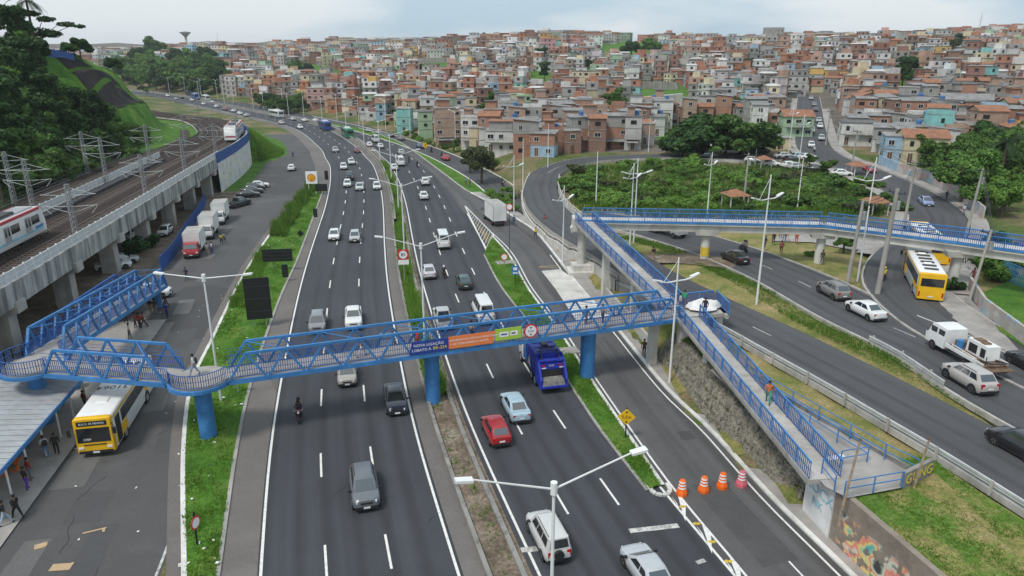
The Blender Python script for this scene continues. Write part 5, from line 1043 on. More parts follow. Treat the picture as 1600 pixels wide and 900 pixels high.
# trains
plain('train_silver', (.42, .43, .45), .35, .3); plain('train_red', (.42, .05, .06), .4); plain('train_blue', (.05, .2, .42), .4); plain('train_cyan', (.25, .5, .6), .4)
def train(s_, ncar, label, d0=-6.9, both=False, flip=0):
    root = None
    for c in range(ncar):
        sc0 = s_-c*21.2-10.5; p, t = at(EV, sc0); n = np.array([t[1], -t[0]]); az = math.atan2(t[1], t[0])+flip; x, y = p[0]+n[0]*d0, p[1]+n[1]*d0
        if root is None: root = E('metro_train', (x, y, ZM+.2), az, label, 'train'); Mi = (Matrix.Translation((x, y, ZM+.2)) @ Matrix.Rotation(az, 4, 'Z')).inverted()
        M = Mi @ (Matrix.Translation((x, y, ZM+.2)) @ Matrix.Rotation(az, 4, 'Z')); W, H = 2.9, 3.5
        def bx(name, fn, mat, sm_=None):
            o = B(name, fn, mat, root, sm_); o.matrix_local = M; return o
        hd = 10.4 if c == 0 else 10.2
        bx('carriage', lambda m: rbox(m, -10.2, hd-.6 if c == 0 else hd, W, .35, H, .35), 'white_body', 40)
        if c == 0 or both:
            def nose(m): m.loft([[(x_, y_, z_) for y_, z_ in ((-W/2*k, .5), (W/2*k, .5), (W/2*k, 1.6), (W/2*k*.9, tz), (-W/2*k*.9, tz), (-W/2*k, 1.6))] for x_, k, tz in ((9.7, 1, 3.4), (10.3, .97, 3.0), (10.8, .9, 2.1), (10.95, .85, 1.4))])
            bx('nose', nose, 'white_body', 40); bx('windshield', lambda m: m.add([(10.83, -1.15, 1.85), (10.83, 1.15, 1.85), (10.33, 1.2, 2.95), (10.33, -1.2, 2.95)], [(0, 1, 2, 3)]), 'car_glass'); bx('front_stripe', lambda m: m.box((10.85, 0, 1.3), (.25, 2.4, .35)), 'train_red')
        bx('roof', lambda m: m.box((-.4, 0, H+.02), (18.6, 2.1, .1)), 'train_silver'); bx('roof_unit', lambda m: (m.box((3.5, 0, H+.2), (3.4, 1.7, .35), 0, 0, .9), m.box((-5, 0, H+.2), (3.4, 1.7, .35), 0, 0, .9)), 'dark_steel')
        for sy in (-1, 1):
            yy = sy*(W/2+.01)
            bx('roof_stripe', lambda m: m.box((-.3, sy*(W/2-.12), H-.18), (19.6, .26, .3)), 'train_red'); bx('side_stripe', lambda m: m.box((-.3, yy, 1.05), (19.7, .03, .3)), 'train_cyan'); bx('lower_stripe', lambda m: m.box((8.8, yy, 1.3), (2.0, .035, .3)), 'train_blue')
            for j in range(4):
                x_ = -7.4+j*4.7; bx('side_window', lambda m: m.box((x_+1.4, yy, 2.25), (1.9, .03, .95)), 'bus_glass'); bx('door', lambda m: (m.box((x_-.75, yy, 1.9), (.62, .04, 1.9)), m.box((x_-.05, yy, 1.9), (.62, .04, 1.9))), 'train_silver'); bx('door_window', lambda m: (m.box((x_-.75, yy+sy*.02, 2.2), (.34, .04, .9)), m.box((x_-.05, yy+sy*.02, 2.2), (.34, .04, .9))), 'bus_glass')
        bx('bogie', lambda m: (m.box((6.5, 0, .1), (3, 2.2, .5)), m.box((-6.5, 0, .1), (3, 2.2, .5)), m.box((0, 0, .2), (5, 2.0, .4))), 'trim_black')
    return root
tq = P(90, 366, ZM); train(float(sdist([tq.x], [tq.y], EV)[1][0]), 2, 'white metro train with red roof edge and blue stripe on the viaduct')
tq = P(362, 218, ZM); train(float(sdist([tq.x], [tq.y], EV)[1][0])+14, 1, 'small far metro train rounding the bend by the blue fence', -3.0, False, math.pi)

cf = [TP(u, v) for u, v in ((50, 86), (75, 88), (98, 92), (118, 97))]; cfo = cf[0]; bf3 = E('blue_metal_fence', cfo, 0, 'blue sheet fence along the crest of the left hill', 'fence')
pl3 = cr([(p.x, p.y) for p in cf], 1.0); k = 0
while k < length(pl3)-2:
    p, t = at(pl3, k+1); O('fence_panel', fbm, bf3, (p[0]-cfo.x, p[1]-cfo.y, T1(p[0], p[1])-cfo.z-.3), math.atan2(t[1], t[0])); k += 1.95
# ------------------------------------------------------------ hillside town
brick_mat('brick_orange', (.43, .19, .11), (.32, .27, .23)); brick_mat('brick_brown', (.29, .15, .105), (.25, .21, .18)); brick_mat('brick_pale', (.45, .28, .20), (.36, .32, .28))
PL = {'white': (.66, .65, .62), 'cream': (.62, .54, .36), 'grey cement': (.34, .33, .31), 'pale green': (.36, .5, .33), 'light blue': (.34, .48, .6), 'pink': (.6, .36, .32), 'ochre': (.62, .40, .12), 'turquoise': (.25, .55, .52), 'pale grey': (.48, .47, .45)}
for k, c in PL.items(): plaster('plaster_'+k.replace(' ', '_'), c)
concrete('slab_grey', (.30, .29, .27), .6); concrete('slab_dark', (.14, .135, .13), .5); plain('tank_blue', (.05, .16, .38), .5); plain('window_dark', (.018, .018, .02), .25, 0, .3, 1); plain('frame_white', (.6, .6, .58), .6); plain('door_brown', (.12, .06, .03), .7)
s = N('roof_tile'); wv = s.n('ShaderNodeTexWave'); wv.inputs['Scale'].default_value = 6; s.l(s.co('Object'), wv.inputs[0]); s.col(s.mix(s.ramp(s.noise(.8, 6, rough=.7), [(.35, (.0,)*3), (.7, (.8,)*3)]), s.mix(wv.outputs[0], (.30, .12, .06), (.42, .19, .10)), (.12, .075, .055)), .85)
s = N('roof_sheet'); wv = s.n('ShaderNodeTexWave'); wv.inputs['Scale'].default_value = 4; s.l(s.co('Object'), wv.inputs[0]); s.col(s.mix(s.ramp(s.noise(.7, 6, rough=.7), [(.35, (0,)*3), (.65, (.9,)*3)]), s.mix(wv.outputs[0], (.26, .255, .25), (.36, .355, .35)), (.11, .10, .09)), .8)
WALLS = [('brick_orange', 'orange brick', (.41, .19, .115), 24), ('brick_brown', 'dark red brick', (.28, .15, .11), 10), ('brick_pale', 'pale brick', (.43, .28, .21), 16)]+[('plaster_'+k.replace(' ', '_'), k, c, wgt) for (k, c), wgt in zip(PL.items(), (20, 8, 17, 2.5, 2, 2, 1.5, 1.2, 15))]
WW = np.array([q[3] for q in WALLS], float); WW /= WW.sum()
ROOFS = [('flat', 'flat roof', .36), ('sheet', 'sheet roof', .34), ('tile', 'tile roof', .13), ('terrace', 'roof terrace', .17)]
RWt = np.array([q[2] for q in ROOFS]); RWt /= RWt.sum()
def roof_geo(m, rt, w_, d_, z, mi=0, mj=1):
    if rt == 'flat': m.box((0, 0, z+.1), (w_+.3, d_+.3, .2), 0, mi)
    elif rt == 'terrace':
        m.box((0, 0, z+.06), (w_+.1, d_+.1, .12), 0, mi)
        for a in ((0, -d_/2+.08, w_, .14), (0, d_/2-.08, w_, .14), (-w_/2+.08, 0, .14, d_-.3), (w_/2-.08, 0, .14, d_-.3)): m.box((a[0], a[1], z+.5), (a[2], a[3], .8), 0, mj)
    elif rt == 'sheet':
        h = .12*d_; m.add([(-w_/2-.3, -d_/2-.35, z+.05), (w_/2+.3, -d_/2-.35, z+.05), (w_/2+.3, d_/2+.35, z+h), (-w_/2-.3, d_/2+.35, z+h), (-w_/2-.3, -d_/2-.35, z+.13), (w_/2+.3, -d_/2-.35, z+.13), (w_/2+.3, d_/2+.35, z+h+.08), (-w_/2-.3, d_/2+.35, z+h+.08)], [(3, 2, 1, 0), (4, 5, 6, 7), (0, 1, 5, 4), (1, 2, 6, 5), (2, 3, 7, 6), (3, 0, 4, 7)], mi)
        m.add([(-w_/2, d_/2, z-.01), (w_/2, d_/2, z-.01), (w_/2, d_/2, z+h*.93), (-w_/2, d_/2, z+h*.93), (-w_/2, -d_/2, z-.01), (w_/2, -d_/2, z-.01)], [(1, 0, 3, 2), (0, 4, 3), (5, 1, 2)], mj)
    else:
        h = .2*d_; m.add([(-w_/2-.3, -d_/2-.35, z), (w_/2+.3, -d_/2-.35, z), (w_/2+.3, 0, z+h), (-w_/2-.3, 0, z+h), (w_/2+.3, d_/2+.35, z), (-w_/2-.3, d_/2+.35, z)], [(0, 1, 2, 3), (3, 2, 4, 5), (5, 4, 1, 0)], mi); m.add([(-w_/2, -d_/2, z), (-w_/2, d_/2, z), (-w_/2, 0, z+h*.8), (w_/2, -d_/2, z), (w_/2, d_/2, z), (w_/2, 0, z+h*.8)], [(1, 0, 2), (3, 4, 5)], mj)
def win_spots(w_, d_, st, r_):            # (x, y, z, rz, kind) on the four faces
    out = []
    for f in range(4):
        wd = w_ if f % 2 == 0 else d_; n = max(1, int(wd/2.6)); az = (0, math.pi/2, math.pi, -math.pi/2)[f]
        for s_ in range(st):
            for k in range(n):
                if r_.random() < .22: continue
                t = (k+.5)/n*wd-wd/2; x, y = (t, -d_/2) if f == 0 else (w_/2, t) if f == 1 else (t, d_/2) if f == 2 else (-w_/2, t); out.append((x, y, s_*2.8+1.5, az, 'door' if s_ == 0 and k == 0 and f in (0, 3) else 'window'))
    return out
_wm = {}
def win_mesh(kind, v):
    if (kind, v) in _wm: return _wm[(kind, v)]
    a, b = {'window': [(1.1, 1.0), (.8, 1.1), (1.5, 1.0)][v], 'door': (.95, 2.1)}[kind]; m = MB(); fr = MB()
    m.box((0, -.03, 0), (a, .08, b)); 
    for sx in (-1, 1): fr.box((sx*(a/2+.04), -.03, 0), (.08, .13, b+.1))
    fr.box((0, -.03, b/2+.04), (a+.16, .13, .08)); fr.box((0, -.05, -b/2-.05), (a+.3, .2, .1)); fr.box((0, -.04, 0), (.05, .12, b))
    _wm[(kind, v)] = (m.mesh(kind, ['window_dark' if kind == 'window' else 'door_brown']), fr.mesh('frame', ['frame_white'])); return _wm[(kind, v)]
def house(x, y, z, rz, w_, d_, st, wall, rt, label, r_, roofmat=None, tank=False, detail=True, split=None):
    root = E('hillside_house', (x, y, z), rz, label, 'house', 'houses on the hillside'); H = st*2.8
    wm = WALLS[wall][0]; m = MB(); m.box((0, 0, H/2-2.5), (w_, d_, H+5), 0, 0)
    if split is not None and st > 1: m.box((0, 0, H-1.38), (w_+.06, d_+.06, 2.76), 0, 1)
    for k in range(1, st): m.box((0, 0, k*2.8), (w_+.12, d_+.12, .16), 0, 2)
    O('wall', m.mesh('wall', [wm, WALLS[split][0] if split is not None else wm, 'slab_grey']), root)
    m = MB(); roof_geo(m, rt, w_, d_, H); ro = O('roof', m.mesh('roof', [roofmat or {'flat': r_.choice(['slab_grey', 'slab_dark']), 'terrace': 'slab_grey', 'sheet': 'roof_sheet', 'tile': 'roof_tile'}[rt], wm]), root)
    if tank: B('water_tank', lambda q: (q.tube((w_*.2, d_*.1, H+.2), (w_*.2, d_*.1, H+1.3), .6, .68, 12), q.tube((w_*.2, d_*.1, H+1.3), (w_*.2, d_*.1, H+1.5), .7, .3, 12)), 'tank_blue', ro, 50)
    for wx, wy, wz, az, kd in win_spots(w_, d_, st, r_):
        if az == math.pi: continue
        v = r_.randrange(3) if kd == 'window' else 0; a, f = win_mesh(kd, v); o = O(kd, a, root, (wx, wy, wz-(.35 if kd == 'door' else 0)), az)
        if detail and r_.random() < .6: O('frame', f, o)
    if rt in ('flat', 'terrace') and r_.random() < .4:
        a_, b_ = w_*r_.uniform(.35, .6), d_*r_.uniform(.4, .7); B('rooftop_room', lambda q: (q.box((-w_*.15, d_*.1, H+1.2), (a_, b_, 2.2), 0, 0), q.box((-w_*.15, d_*.1, H+2.4), (a_+.7, b_+.7, .12), 0, 1)), [WALLS[r_.choice([0, 2, 5, 3])][0], r_.choice(['roof_sheet', 'roof_tile', 'slab_dark'])], root)
    if r_.random() < .3: B('lean_to_roof', lambda q: q.add([(-w_*.4, -d_/2-1.8, 2.0), (w_*.3, -d_/2-1.8, 2.0), (w_*.3, -d_/2, 2.5), (-w_*.4, -d_/2, 2.5), (-w_*.4, -d_/2-1.8, 2.08), (w_*.3, -d_/2-1.8, 2.08), (w_*.3, -d_/2, 2.58), (-w_*.4, -d_/2, 2.58)], [(3, 2, 1, 0), (4, 5, 6, 7), (0, 1, 5, 4), (1, 2, 6, 5), (3, 0, 4, 7)]), 'roof_sheet', root)
    if st > 1 and r_.random() < .35:
        B('balcony', lambda q: (q.box((0, -d_/2-.5, 2.8), (w_*.8, 1.0, .14)), [q.box((0, -d_/2-.97, 2.8+zz), (w_*.8, .05, .06)) for zz in (.5, 1.0)], [q.box((xx*w_*.4, -d_/2-.97, 3.3), (.06, .06, 1.0)) for xx in (-1, -.5, 0, .5, 1)]), 'slab_grey', root)
    return root
# clear zones: green gullies and open ground on the hillside (pixel ellipses in the photograph's view of the slope)
cand = []; r_ = random.Random(11)
yy = 150.0
while yy < 1000:
    stp = 5.5 if yy < 300 else 6.1 if yy < 420 else 7.6 if yy < 560 else 10.5 if yy < 750 else 18; xx = -620.0
    while xx < 760:
        x, y = xx+r_.uniform(-1.9, 1.9), yy+r_.uniform(-1.9, 1.9); xx += stp*r_.uniform(.92, 1.12); cand.append((x, y, stp))
    yy += stp*.98
cx_ = np.array([c[0] for c in cand]); cy_ = np.array([c[1] for c in cand]); cz_ = T(cx_, cy_)
sB_, aB_ = sdist(cx_, cy_, BLd); dS, _ = sdist(cx_, cy_, STR[::2]); dV, _ = sdist(cx_, cy_, VIA[::2]); eV_, _ = sdist(cx_, cy_, EVd)
HANDP = [  # distinctive houses: pixel of base centre, width, depth, storeys, wall, roof, description
 (793, 236, 11, 8, 2, 'white', 'flat', 'broad white house with a green gate wall on the corner above the tree'), (700, 226, 8, 8, 4, 'pale brick', 'flat', 'tall unfinished four storey block with open balconies beside the highway poles'),
 (634, 207, 5, 7, 3, 'turquoise', 'flat', 'narrow turquoise house beside the highway lamp poles'), (665, 214, 4.5, 7, 3, 'pale green', 'flat', 'narrow mint green house left of the unfinished block'), (735, 205, 13, 9, 2, 'orange brick', 'sheet', 'wide orange brick house under a big sheet roof behind the unfinished block'),
 (915, 150, 13, 9, 4, 'cream', 'flat', 'tall cream apartment house with rows of small windows'), (955, 150, 11, 9, 3, 'dark red brick', 'flat', 'big red brick block right of the cream apartment house'), (1215, 150, 20, 12, 3, 'pale grey', 'flat', 'large pale grey block left of the steep street'), (1300, 130, 12, 9, 2, 'ochre', 'flat', 'bright ochre house right of the steep street'),
 (1240, 212, 8, 8, 2, 'pale green', 'tile', 'green corner house with a pink shop sign on the steep street'), (1338, 225, 9, 8, 2, 'white', 'flat', 'white house with a bright blue side wall near the red car'), (1405, 250, 8, 8, 2, 'light blue', 'flat', 'light blue house on the bend of the street'), (1435, 252, 9, 8, 2, 'cream', 'tile', 'cream yellow house with tile roof above the white boundary wall'),
 (1520, 185, 18, 11, 2, 'white', 'sheet', 'big white house with sloping roofline on the right'), (1060, 82, 12, 9, 4, 'cream', 'flat', 'yellow tower block on the ridge above the big tree clump'), (1090, 88, 8, 8, 3, 'light blue', 'flat', 'blue and white house on the ridge right of the yellow block'), (868, 82, 8, 8, 3, 'turquoise', 'flat', 'bright green house near the ridge'), (1470, 88, 8, 8, 2, 'ochre', 'flat', 'small yellow house far up on the right slope'),
 (505, 165, 14, 9, 3, 'pink', 'flat', 'wide salmon pink block above the frontage of the highway'), (690, 90, 24, 10, 2, 'white', 'sheet', 'long white warehouse on the hilltop wall'), (735, 76, 22, 10, 2, 'pale grey', 'sheet', 'long grey hall on the hilltop below the trees'), (935, 68, 34, 12, 3, 'pale grey', 'flat', 'long grey institutional building on the ridge'), (1205, 82, 14, 12, 6, 'grey cement', 'terrace', 'tall grey unfinished tower above the steep street'), (1130, 225, 9, 6, 1, 'white', 'flat', 'small white garage under the big tree'), (1218, 232, 5, 4, 1, 'cream', 'flat', 'tiny cream kiosk house at the street corner')]
WI = {q[1]: i for i, q in enumerate(WALLS)}; hand_xy = []
ZON = [(330, 0, 'near the water tower'), (520, 0, 'above the highway bend'), (660, 150, 'along the highway'), (660, 0, 'high above the highway'), (840, 165, 'behind the ramp trees'), (840, 0, 'below the hilltop wall'), (1010, 165, 'behind the viaduct bend'), (1010, 0, 'on the middle hillside'), (1230, 150, 'beyond the big dark tree'), (1230, 0, 'below the yellow ridge block'), (1330, 0, 'along the steep street'), (1480, 165, 'above the street bend'), (1480, 0, 'on the right hillside'), (9999, 165, 'at the right near the palm'), (9999, 0, 'on the far right slope')]
def zone(u, v):
    for a, b, n in ZON:
        if u < a and v >= b: return n
    return ZON[-1][2]
for u, v, w_, d_, st, wl, rt, lab in HANDP:
    q = TP(u, v); hand_xy.append((q.x, q.y, max(w_, d_))); house(q.x, q.y, q.z, math.atan2(q.x, q.y)*-.6+r_.uniform(-.1, .1), w_, d_, st, WI[wl], rt, lab, r_)
HX = np.array(hand_xy); keep = []
for i in range(len(cand)):
    x, y = cx_[i], cy_[i]
    if sB_[i] < (9 if y < 200 else 7) or abs(dS[i]) < 10.5 or abs(dV[i]) < 11.5 or (y < 178 and x < 60) or (y < 120) or (x < 150 and y < 165 and x > 0 and y < 165): continue
    if x > 40 and y < 185 and dS[i] > 0 and x < 85: continue
    u, v, zc = PIX(x, y, cz_[i]+3)
    if not (-60 < u < 1660) or is_green(u, v) or np.min(np.hypot(HX[:, 0]-x, HX[:, 1]-y)-HX[:, 2]*.62) < 4: continue
    if y > 520 and T1(x*.93, y*.93-8) > cz_[i]+14: continue
    if eV_[i] < 18: continue
    keep.append((zc, x, y, float(cz_[i]), cand[i][2], u, v))
keep.sort(); tre = [q for k_, q in enumerate(keep) if k_ % 43 == 7][:48]; keep = [q for k_, q in enumerate(keep) if k_ % 43 != 7 or k_ > 43*48]; near, far = keep[:270], keep[270:]
specs = []
for zc, x, y, z, stp, u, v in near:
    wl = int(np.searchsorted(np.cumsum(WW), r_.random())); rt = ROOFS[int(np.searchsorted(np.cumsum(RWt), r_.random()))][0]; st = r_.choice([1, 2, 2, 2, 3, 3]); tank = r_.random() < .22; specs.append([x, y, z, u, v, wl, rt, st, tank, r_.uniform(4.0, 7.0), r_.uniform(4.0, 6.2)])
NUM = {1: 'one-storey', 2: 'two-storey', 3: 'three-storey'}; buck = {}
for q in specs: buck.setdefault((WALLS[q[5]][1], q[7], q[6], q[8], zone(q[3], q[4])), []).append(q)
ORD = ['first', 'second', 'third', 'fourth', 'fifth', 'sixth', 'seventh', 'eighth', 'ninth', 'tenth', 'eleventh', 'twelfth']
RN = {k: n for k, n, _ in ROOFS}
for key, qs in buck.items():
    qs.sort(key=lambda q: q[3])
    for i, q in enumerate(qs):
        lab = '%s %s house, %s%s, %s' % (key[0], NUM[key[1]], RN[key[2]], ', tank' if key[3] else '', key[4])
        if len(qs) > 1: lab = lab.replace(' house,', ' house %s from left,' % ORD[i])
        house(q[0], q[1], q[2], r_.choice([0, 0, math.pi/2])+r_.uniform(-.25, .25)-math.atan2(q[0], q[1])*.5, q[9], q[10], q[7], q[5], q[6], lab, r_, None, q[8], True, r_.choice([None, None, None, 0, 5, 2]))
# the mass of farther houses
attr_mat('town_far'); m = MB(); cols = []
def addcol(c, n0):
    for _ in range(len(m.f)-n0): cols.append(c)
for zc, x, y, z, stp, u, v in far:
    wl = int(np.searchsorted(np.cumsum(WW), r_.random())); c = np.clip(np.array(WALLS[wl][2])*r_.uniform(.65, 1.2)*np.array([r_.uniform(.93, 1.07) for _ in range(3)]), 0, .8); w_, d_ = stp*r_.uniform(.6, 1.05), stp*r_.uniform(.6, .95); st = r_.choice([1, 1, 2, 2, 3, 3, 4 if stp < 18 else 3]); z += r_.uniform(-.9, .9); H = st*2.8; rz = r_.choice([0, 1.57])+r_.uniform(-.45, .45)
    n0 = len(m.f); m.box((x, y, z+H/2-2.5), (w_, d_, H+5), rz); addcol(c, n0); rt = r_.random()
    if st > 1 and r_.random() < .4: n0 = len(m.f); m.box((x, y, z+H-1.4), (w_+.06, d_+.06, 2.78), rz); addcol(np.array(WALLS[int(np.searchsorted(np.cumsum(WW), r_.random()))][2]), n0)
    if zc < 520:
        n0 = len(m.f)
        for k in range(1, st): m.box((x, y, z+k*2.8), (w_+.5, d_+.5, .16), rz)
        addcol(np.array((.3, .29, .27)), n0)
    n0 = len(m.f)
    if rt < .45: m.box((x, y, z+H+.1), (w_+.4, d_+.4, .2), rz); addcol(np.array((.28, .27, .25))*r_.uniform(.4, 1.3), n0)
    elif rt < .75: m.box((x, y, z+H+.3), (w_+.6, d_+.6, .6), rz, 0, .75); addcol(np.array(r_.choice([(.32, .14, .08), (.3, .295, .29), (.2, .19, .18), (.55, .54, .52)])), n0)
    else:
        m.box((x+w_*.15, y, z+H+1.0), (w_*.6, d_*.7, 2.0), rz); addcol(np.array(WALLS[int(np.searchsorted(np.cumsum(WW), r_.random()))][2]), n0)
    n0 = len(m.f); cs, sn = math.cos(rz), math.sin(rz)
    for f in range(4):
        wd = w_ if f % 2 == 0 else d_; az = rz+f*math.pi/2; dd = (d_ if f % 2 == 0 else w_)/2
        nx_, ny_ = math.sin(az), -math.cos(az)
        if nx_*x+ny_*y > 0: continue
        for s_ in range(st):
            for k in range(max(1, int(wd/2.8))):
                if r_.random() < .25: continue
                t = (k+.5)/max(1, int(wd/2.8))*wd-wd/2; px_, py_ = x+nx_*(dd+.02)+math.cos(az)*t, y+ny_*(dd+.02)+math.sin(az)*t; m.box((px_, py_, z+s_*2.8+1.5), (1.2, .1, 1.1), az)
    addcol(np.array((.03, .03, .034)), n0)
o = O('far_hillside_town', m.mesh('far_hillside_town', ['town_far'], None, cols), kind='stuff', label='mass of small brick and plaster houses covering the far hillside', cat='houses')
print('houses', len(near)+len(HANDP), 'far', len(far), 'faces', len(m.f))
# hilltop retaining wall, bare rock faces, dark cloth slopes
def wall_line(pts, z0, z1, mat, label, th=.5):
    q = [TP(u, v) for u, v in pts]; o = q[0]
    return B('hillside_wall', lambda m: [m.beam((a.x-o.x, a.y-o.y, (z0+z1)/2+(a.z-o.z)), (b.x-o.x, b.y-o.y, (z0+z1)/2+(b.z-o.z)), th, z1-z0) for a, b in zip(q[:-1], q[1:])], mat, loc=o, label=label, cat='wall')
wall_line([(605, 100), (690, 98), (790, 97)], -4, 4, 'wall_grey', 'long dark retaining wall below the hilltop warehouses'); wall_line([(975, 138), (1060, 140)], -3, 3.5, 'wall_grey', 'dark stained retaining wall above the bare concrete slope'); wall_line([(1000, 168), (1065, 162)], -3, 4, 'concrete_light', 'pale sprayed concrete slope between houses on the hillside', 1.5)
tw = TP(292, 72); wt = E('water_tower', tw, 0, 'saucer shaped water tower on a red and white shaft on the skyline', 'tower')
B('bowl', lambda m: m.loft([[(r2*math.cos(t), r2*math.sin(t), zz) for t in np.linspace(0, 2*math.pi, 28, endpoint=False)] for r2, zz in ((2.2, 15), (4, 17.5), (9.5, 22.5), (9.6, 23.2), (6, 24.2), (1, 24.8))]), 'slab_grey', wt, 40)
for k in range(4): B('shaft_band', lambda m: m.tube((0, 0, -4+k*4.9), (0, 0, .9+k*4.9), 2.0, 1.9, 16), ['plaster_white', 'plaster_pink'][k % 2], wt, 50)
for (u, v, h_, lab) in ((341, 72, 22, 'thin antenna mast on the left skyline'), (1524, 72, 26, 'thin leaning antenna mast on the right skyline')):
    q = TP(u, v); a_ = E('antenna_mast', q, 0, lab, 'antenna'); B('mast', lambda m: m.tube((0, 0, -2), (.6, 0, h_), .35, .12, 6), 'galvanised', a_); B('aerial', lambda m: [m.box((.4, 0, h_*.75+k*1.5), (2.2, .2, .2)) for k in range(3)], 'galvanised', a_)
lh = P(8, 66, 30); r3 = random.Random(5); WI2 = WI['orange brick']; house(-121, 168, 27, .3, 8, 7, 2, WI2, 'flat', 'orange brick house with white balcony at the left edge above the trees', r3)
# dark cloth panels on the cut slope of the left hill
for (pts, lab) in (([(150, 152), (203, 150), (236, 174), (178, 182)], 'lowest dark covered panel of the terraced left hillside'), ([(112, 115), (160, 113), (194, 142), (140, 145)], 'middle dark covered panel of the terraced left hillside'), ([(88, 92), (118, 92), (146, 107), (108, 110)], 'upper dark covered panel of the terraced left hillside')):
    q = [TP(u, v) for u, v in pts]; o0 = q[0]; m = MB(); N_ = 26; g = []
    for i in range(N_+1):
        for j in range(N_+1):
            a = q[0].lerp(q[1], i/N_); b = q[3].lerp(q[2], i/N_); p = a.lerp(b, j/N_); g.append((p.x-o0.x, p.y-o0.y, T1(p.x, p.y)+.3-o0.z))
    m.add(g, [(i*(N_+1)+j, (i+1)*(N_+1)+j, (i+1)*(N_+1)+j+1, i*(N_+1)+j+1) for i in range(N_) for j in range(N_)]); O('slope_panel', m.mesh('slope_panel', ['slope_cloth'], 60), None, o0, label=lab, cat='slope panel', group='dark slope panels')
# ------------------------------------------------------------ vegetation
leaf_mat('leaf_dark', (.02, .055, .014), (.06, .13, .028)); leaf_mat('leaf_mid', (.05, .115, .02), (.13, .24, .045)); leaf_mat('leaf_bright', (.07, .155, .02), (.18, .31, .055)); leaf_mat('leaf_olive', (.045, .06, .02), (.11, .125, .05)); leaf_mat('grass_blade', (.075, .17, .02), (.19, .32, .05), .45); leaf_mat('leaf_palm', (.03, .065, .018), (.09, .14, .04))
plain('bark', (.10, .075, .055), .9, 0, .35, 3)
def leaves(seed, lobes, n, size, mat, drop=.0):
    g = np.random.default_rng(seed); vs = []; cols = []; w_ = np.array([a[3]*a[4]*a[5] for a in lobes])**.7; w_ /= w_.sum()
    cnt = g.multinomial(n, w_)
    for lb, c in zip(lobes, cnt):
        d = g.normal(size=(c, 3)); d /= np.linalg.norm(d, axis=1)[:, None]; r = g.uniform(.45, 1.0, c)**.5
        clump = .80+.28*np.sin(d[:, 0]*5+seed)*np.sin(d[:, 1]*6+1)*np.sin(d[:, 2]*5+2); p = d*(r*clump)[:, None]*np.array(lb[3:6])+np.array(lb[:3])
        nn = d*.8+g.normal(size=(c, 3))*.6+np.array([0, 0, .5]); nn /= np.linalg.norm(nn, axis=1)[:, None]
        t = np.cross(nn, g.normal(size=(c, 3))); t /= np.linalg.norm(t, axis=1)[:, None]; b = np.cross(nn, t); s_ = size*g.uniform(.55, 1.35, c)[:, None]
        q = np.stack([p-t*s_, p-b*s_*.55, p+t*s_, p+b*s_*.55], 1); vs.append(q); cols.append(np.clip(g.normal(.45, .28, c), 0, 1))
    V = np.concatenate(vs).reshape(-1, 3); me = bpy.data.meshes.new('crown'); nf = len(V)//4; me.from_pydata(V.tolist(), [], np.arange(nf*4).reshape(-1, 4).tolist()); me.materials.append(MATS[mat])
    a = me.attributes.new('Col', 'FLOAT_COLOR', 'FACE'); c = np.concatenate(cols); a.data.foreach_set('color', np.stack([c, c, c, np.ones_like(c)], 1).astype(np.float32).ravel()); return me
def lobes(seed, R, H, n, z0, flat=.7):
    g = random.Random(seed); out = [(0, 0, z0+H*.5, R*.62, R*.62, H*.42)]
    for k in range(n):
        a = 2*math.pi*k/n+g.uniform(-.4, .4); rr = R*g.uniform(.42, .72); s_ = R*g.uniform(.26, .46); out.append((rr*math.cos(a), rr*math.sin(a), z0+H*g.uniform(.15, .9), s_, s_, s_*flat))
    return out
def trunk_mesh(seed, h, r, lb):
    g = random.Random(seed); m = MB(); m.tube((0, 0, -.6), (g.uniform(-.1, .1)*h, g.uniform(-.1, .1)*h, h), r, r*.6, 8)
    for l in lb[1:]: m.tube((0, 0, h*.8), (l[0]*.8, l[1]*.8, l[2]), r*.45, r*.12, 6)
    return m.mesh('trunk', ['bark'], 60)
KIND = {}
for nm, seed, R, H, n, z0, cnt, sz, mat in (('broad', 1, 4.2, 5.0, 9, 2.2, 5200, .30, 'leaf_dark'), ('round', 2, 3.0, 4.6, 8, 1.8, 4200, .26, 'leaf_mid'), ('bright', 3, 3.2, 4.4, 8, 1.4, 4200, .28, 'leaf_bright'), ('olive', 4, 3.6, 4.0, 9, 2.2, 4600, .22, 'leaf_olive'), ('tall', 5, 3.2, 7.5, 10, 2.5, 5600, .30, 'leaf_dark'), ('broad2', 6, 4.6, 5.4, 11, 1.8, 5600, .32, 'leaf_mid')):
    lb = lobes(seed, R, H, n, z0); KIND[nm] = (leaves(seed, lb, cnt, sz, mat), trunk_mesh(seed, z0+H*.35, .2+.02*R, lb))
SHR = [leaves(20+k, lobes(20+k, 1.7, 1.8, 6, -.1, .8), 1500, .2, mt) for k, mt in enumerate(('leaf_mid', 'leaf_bright', 'leaf_dark', 'leaf_mid', 'leaf_olive'))]
stem = MB(); [stem.tube((0, 0, -.3), (.5*math.cos(a), .5*math.sin(a), 1.2), .05, .02, 5) for a in (0, 2, 4)]; STEM = stem.mesh('stem', ['bark'])
def tree(kind, loc, s_, rz, label, group, name='tree', zs=1.0):
    c, t = KIND[kind]; root = E(name, loc, rz, label, 'tree', group); root.scale = (s_, s_, s_*zs); O('trunk', t, root); O('crown', c, root); return root
def shrub(k, loc, s_, rz, label, group, zs=1.0):
    root = E('shrub', loc, rz, label, 'shrub', group); root.scale = (s_, s_, s_*zs); O('foliage', SHR[k], root); O('stem', STEM, root); return root
rt = random.Random(21)
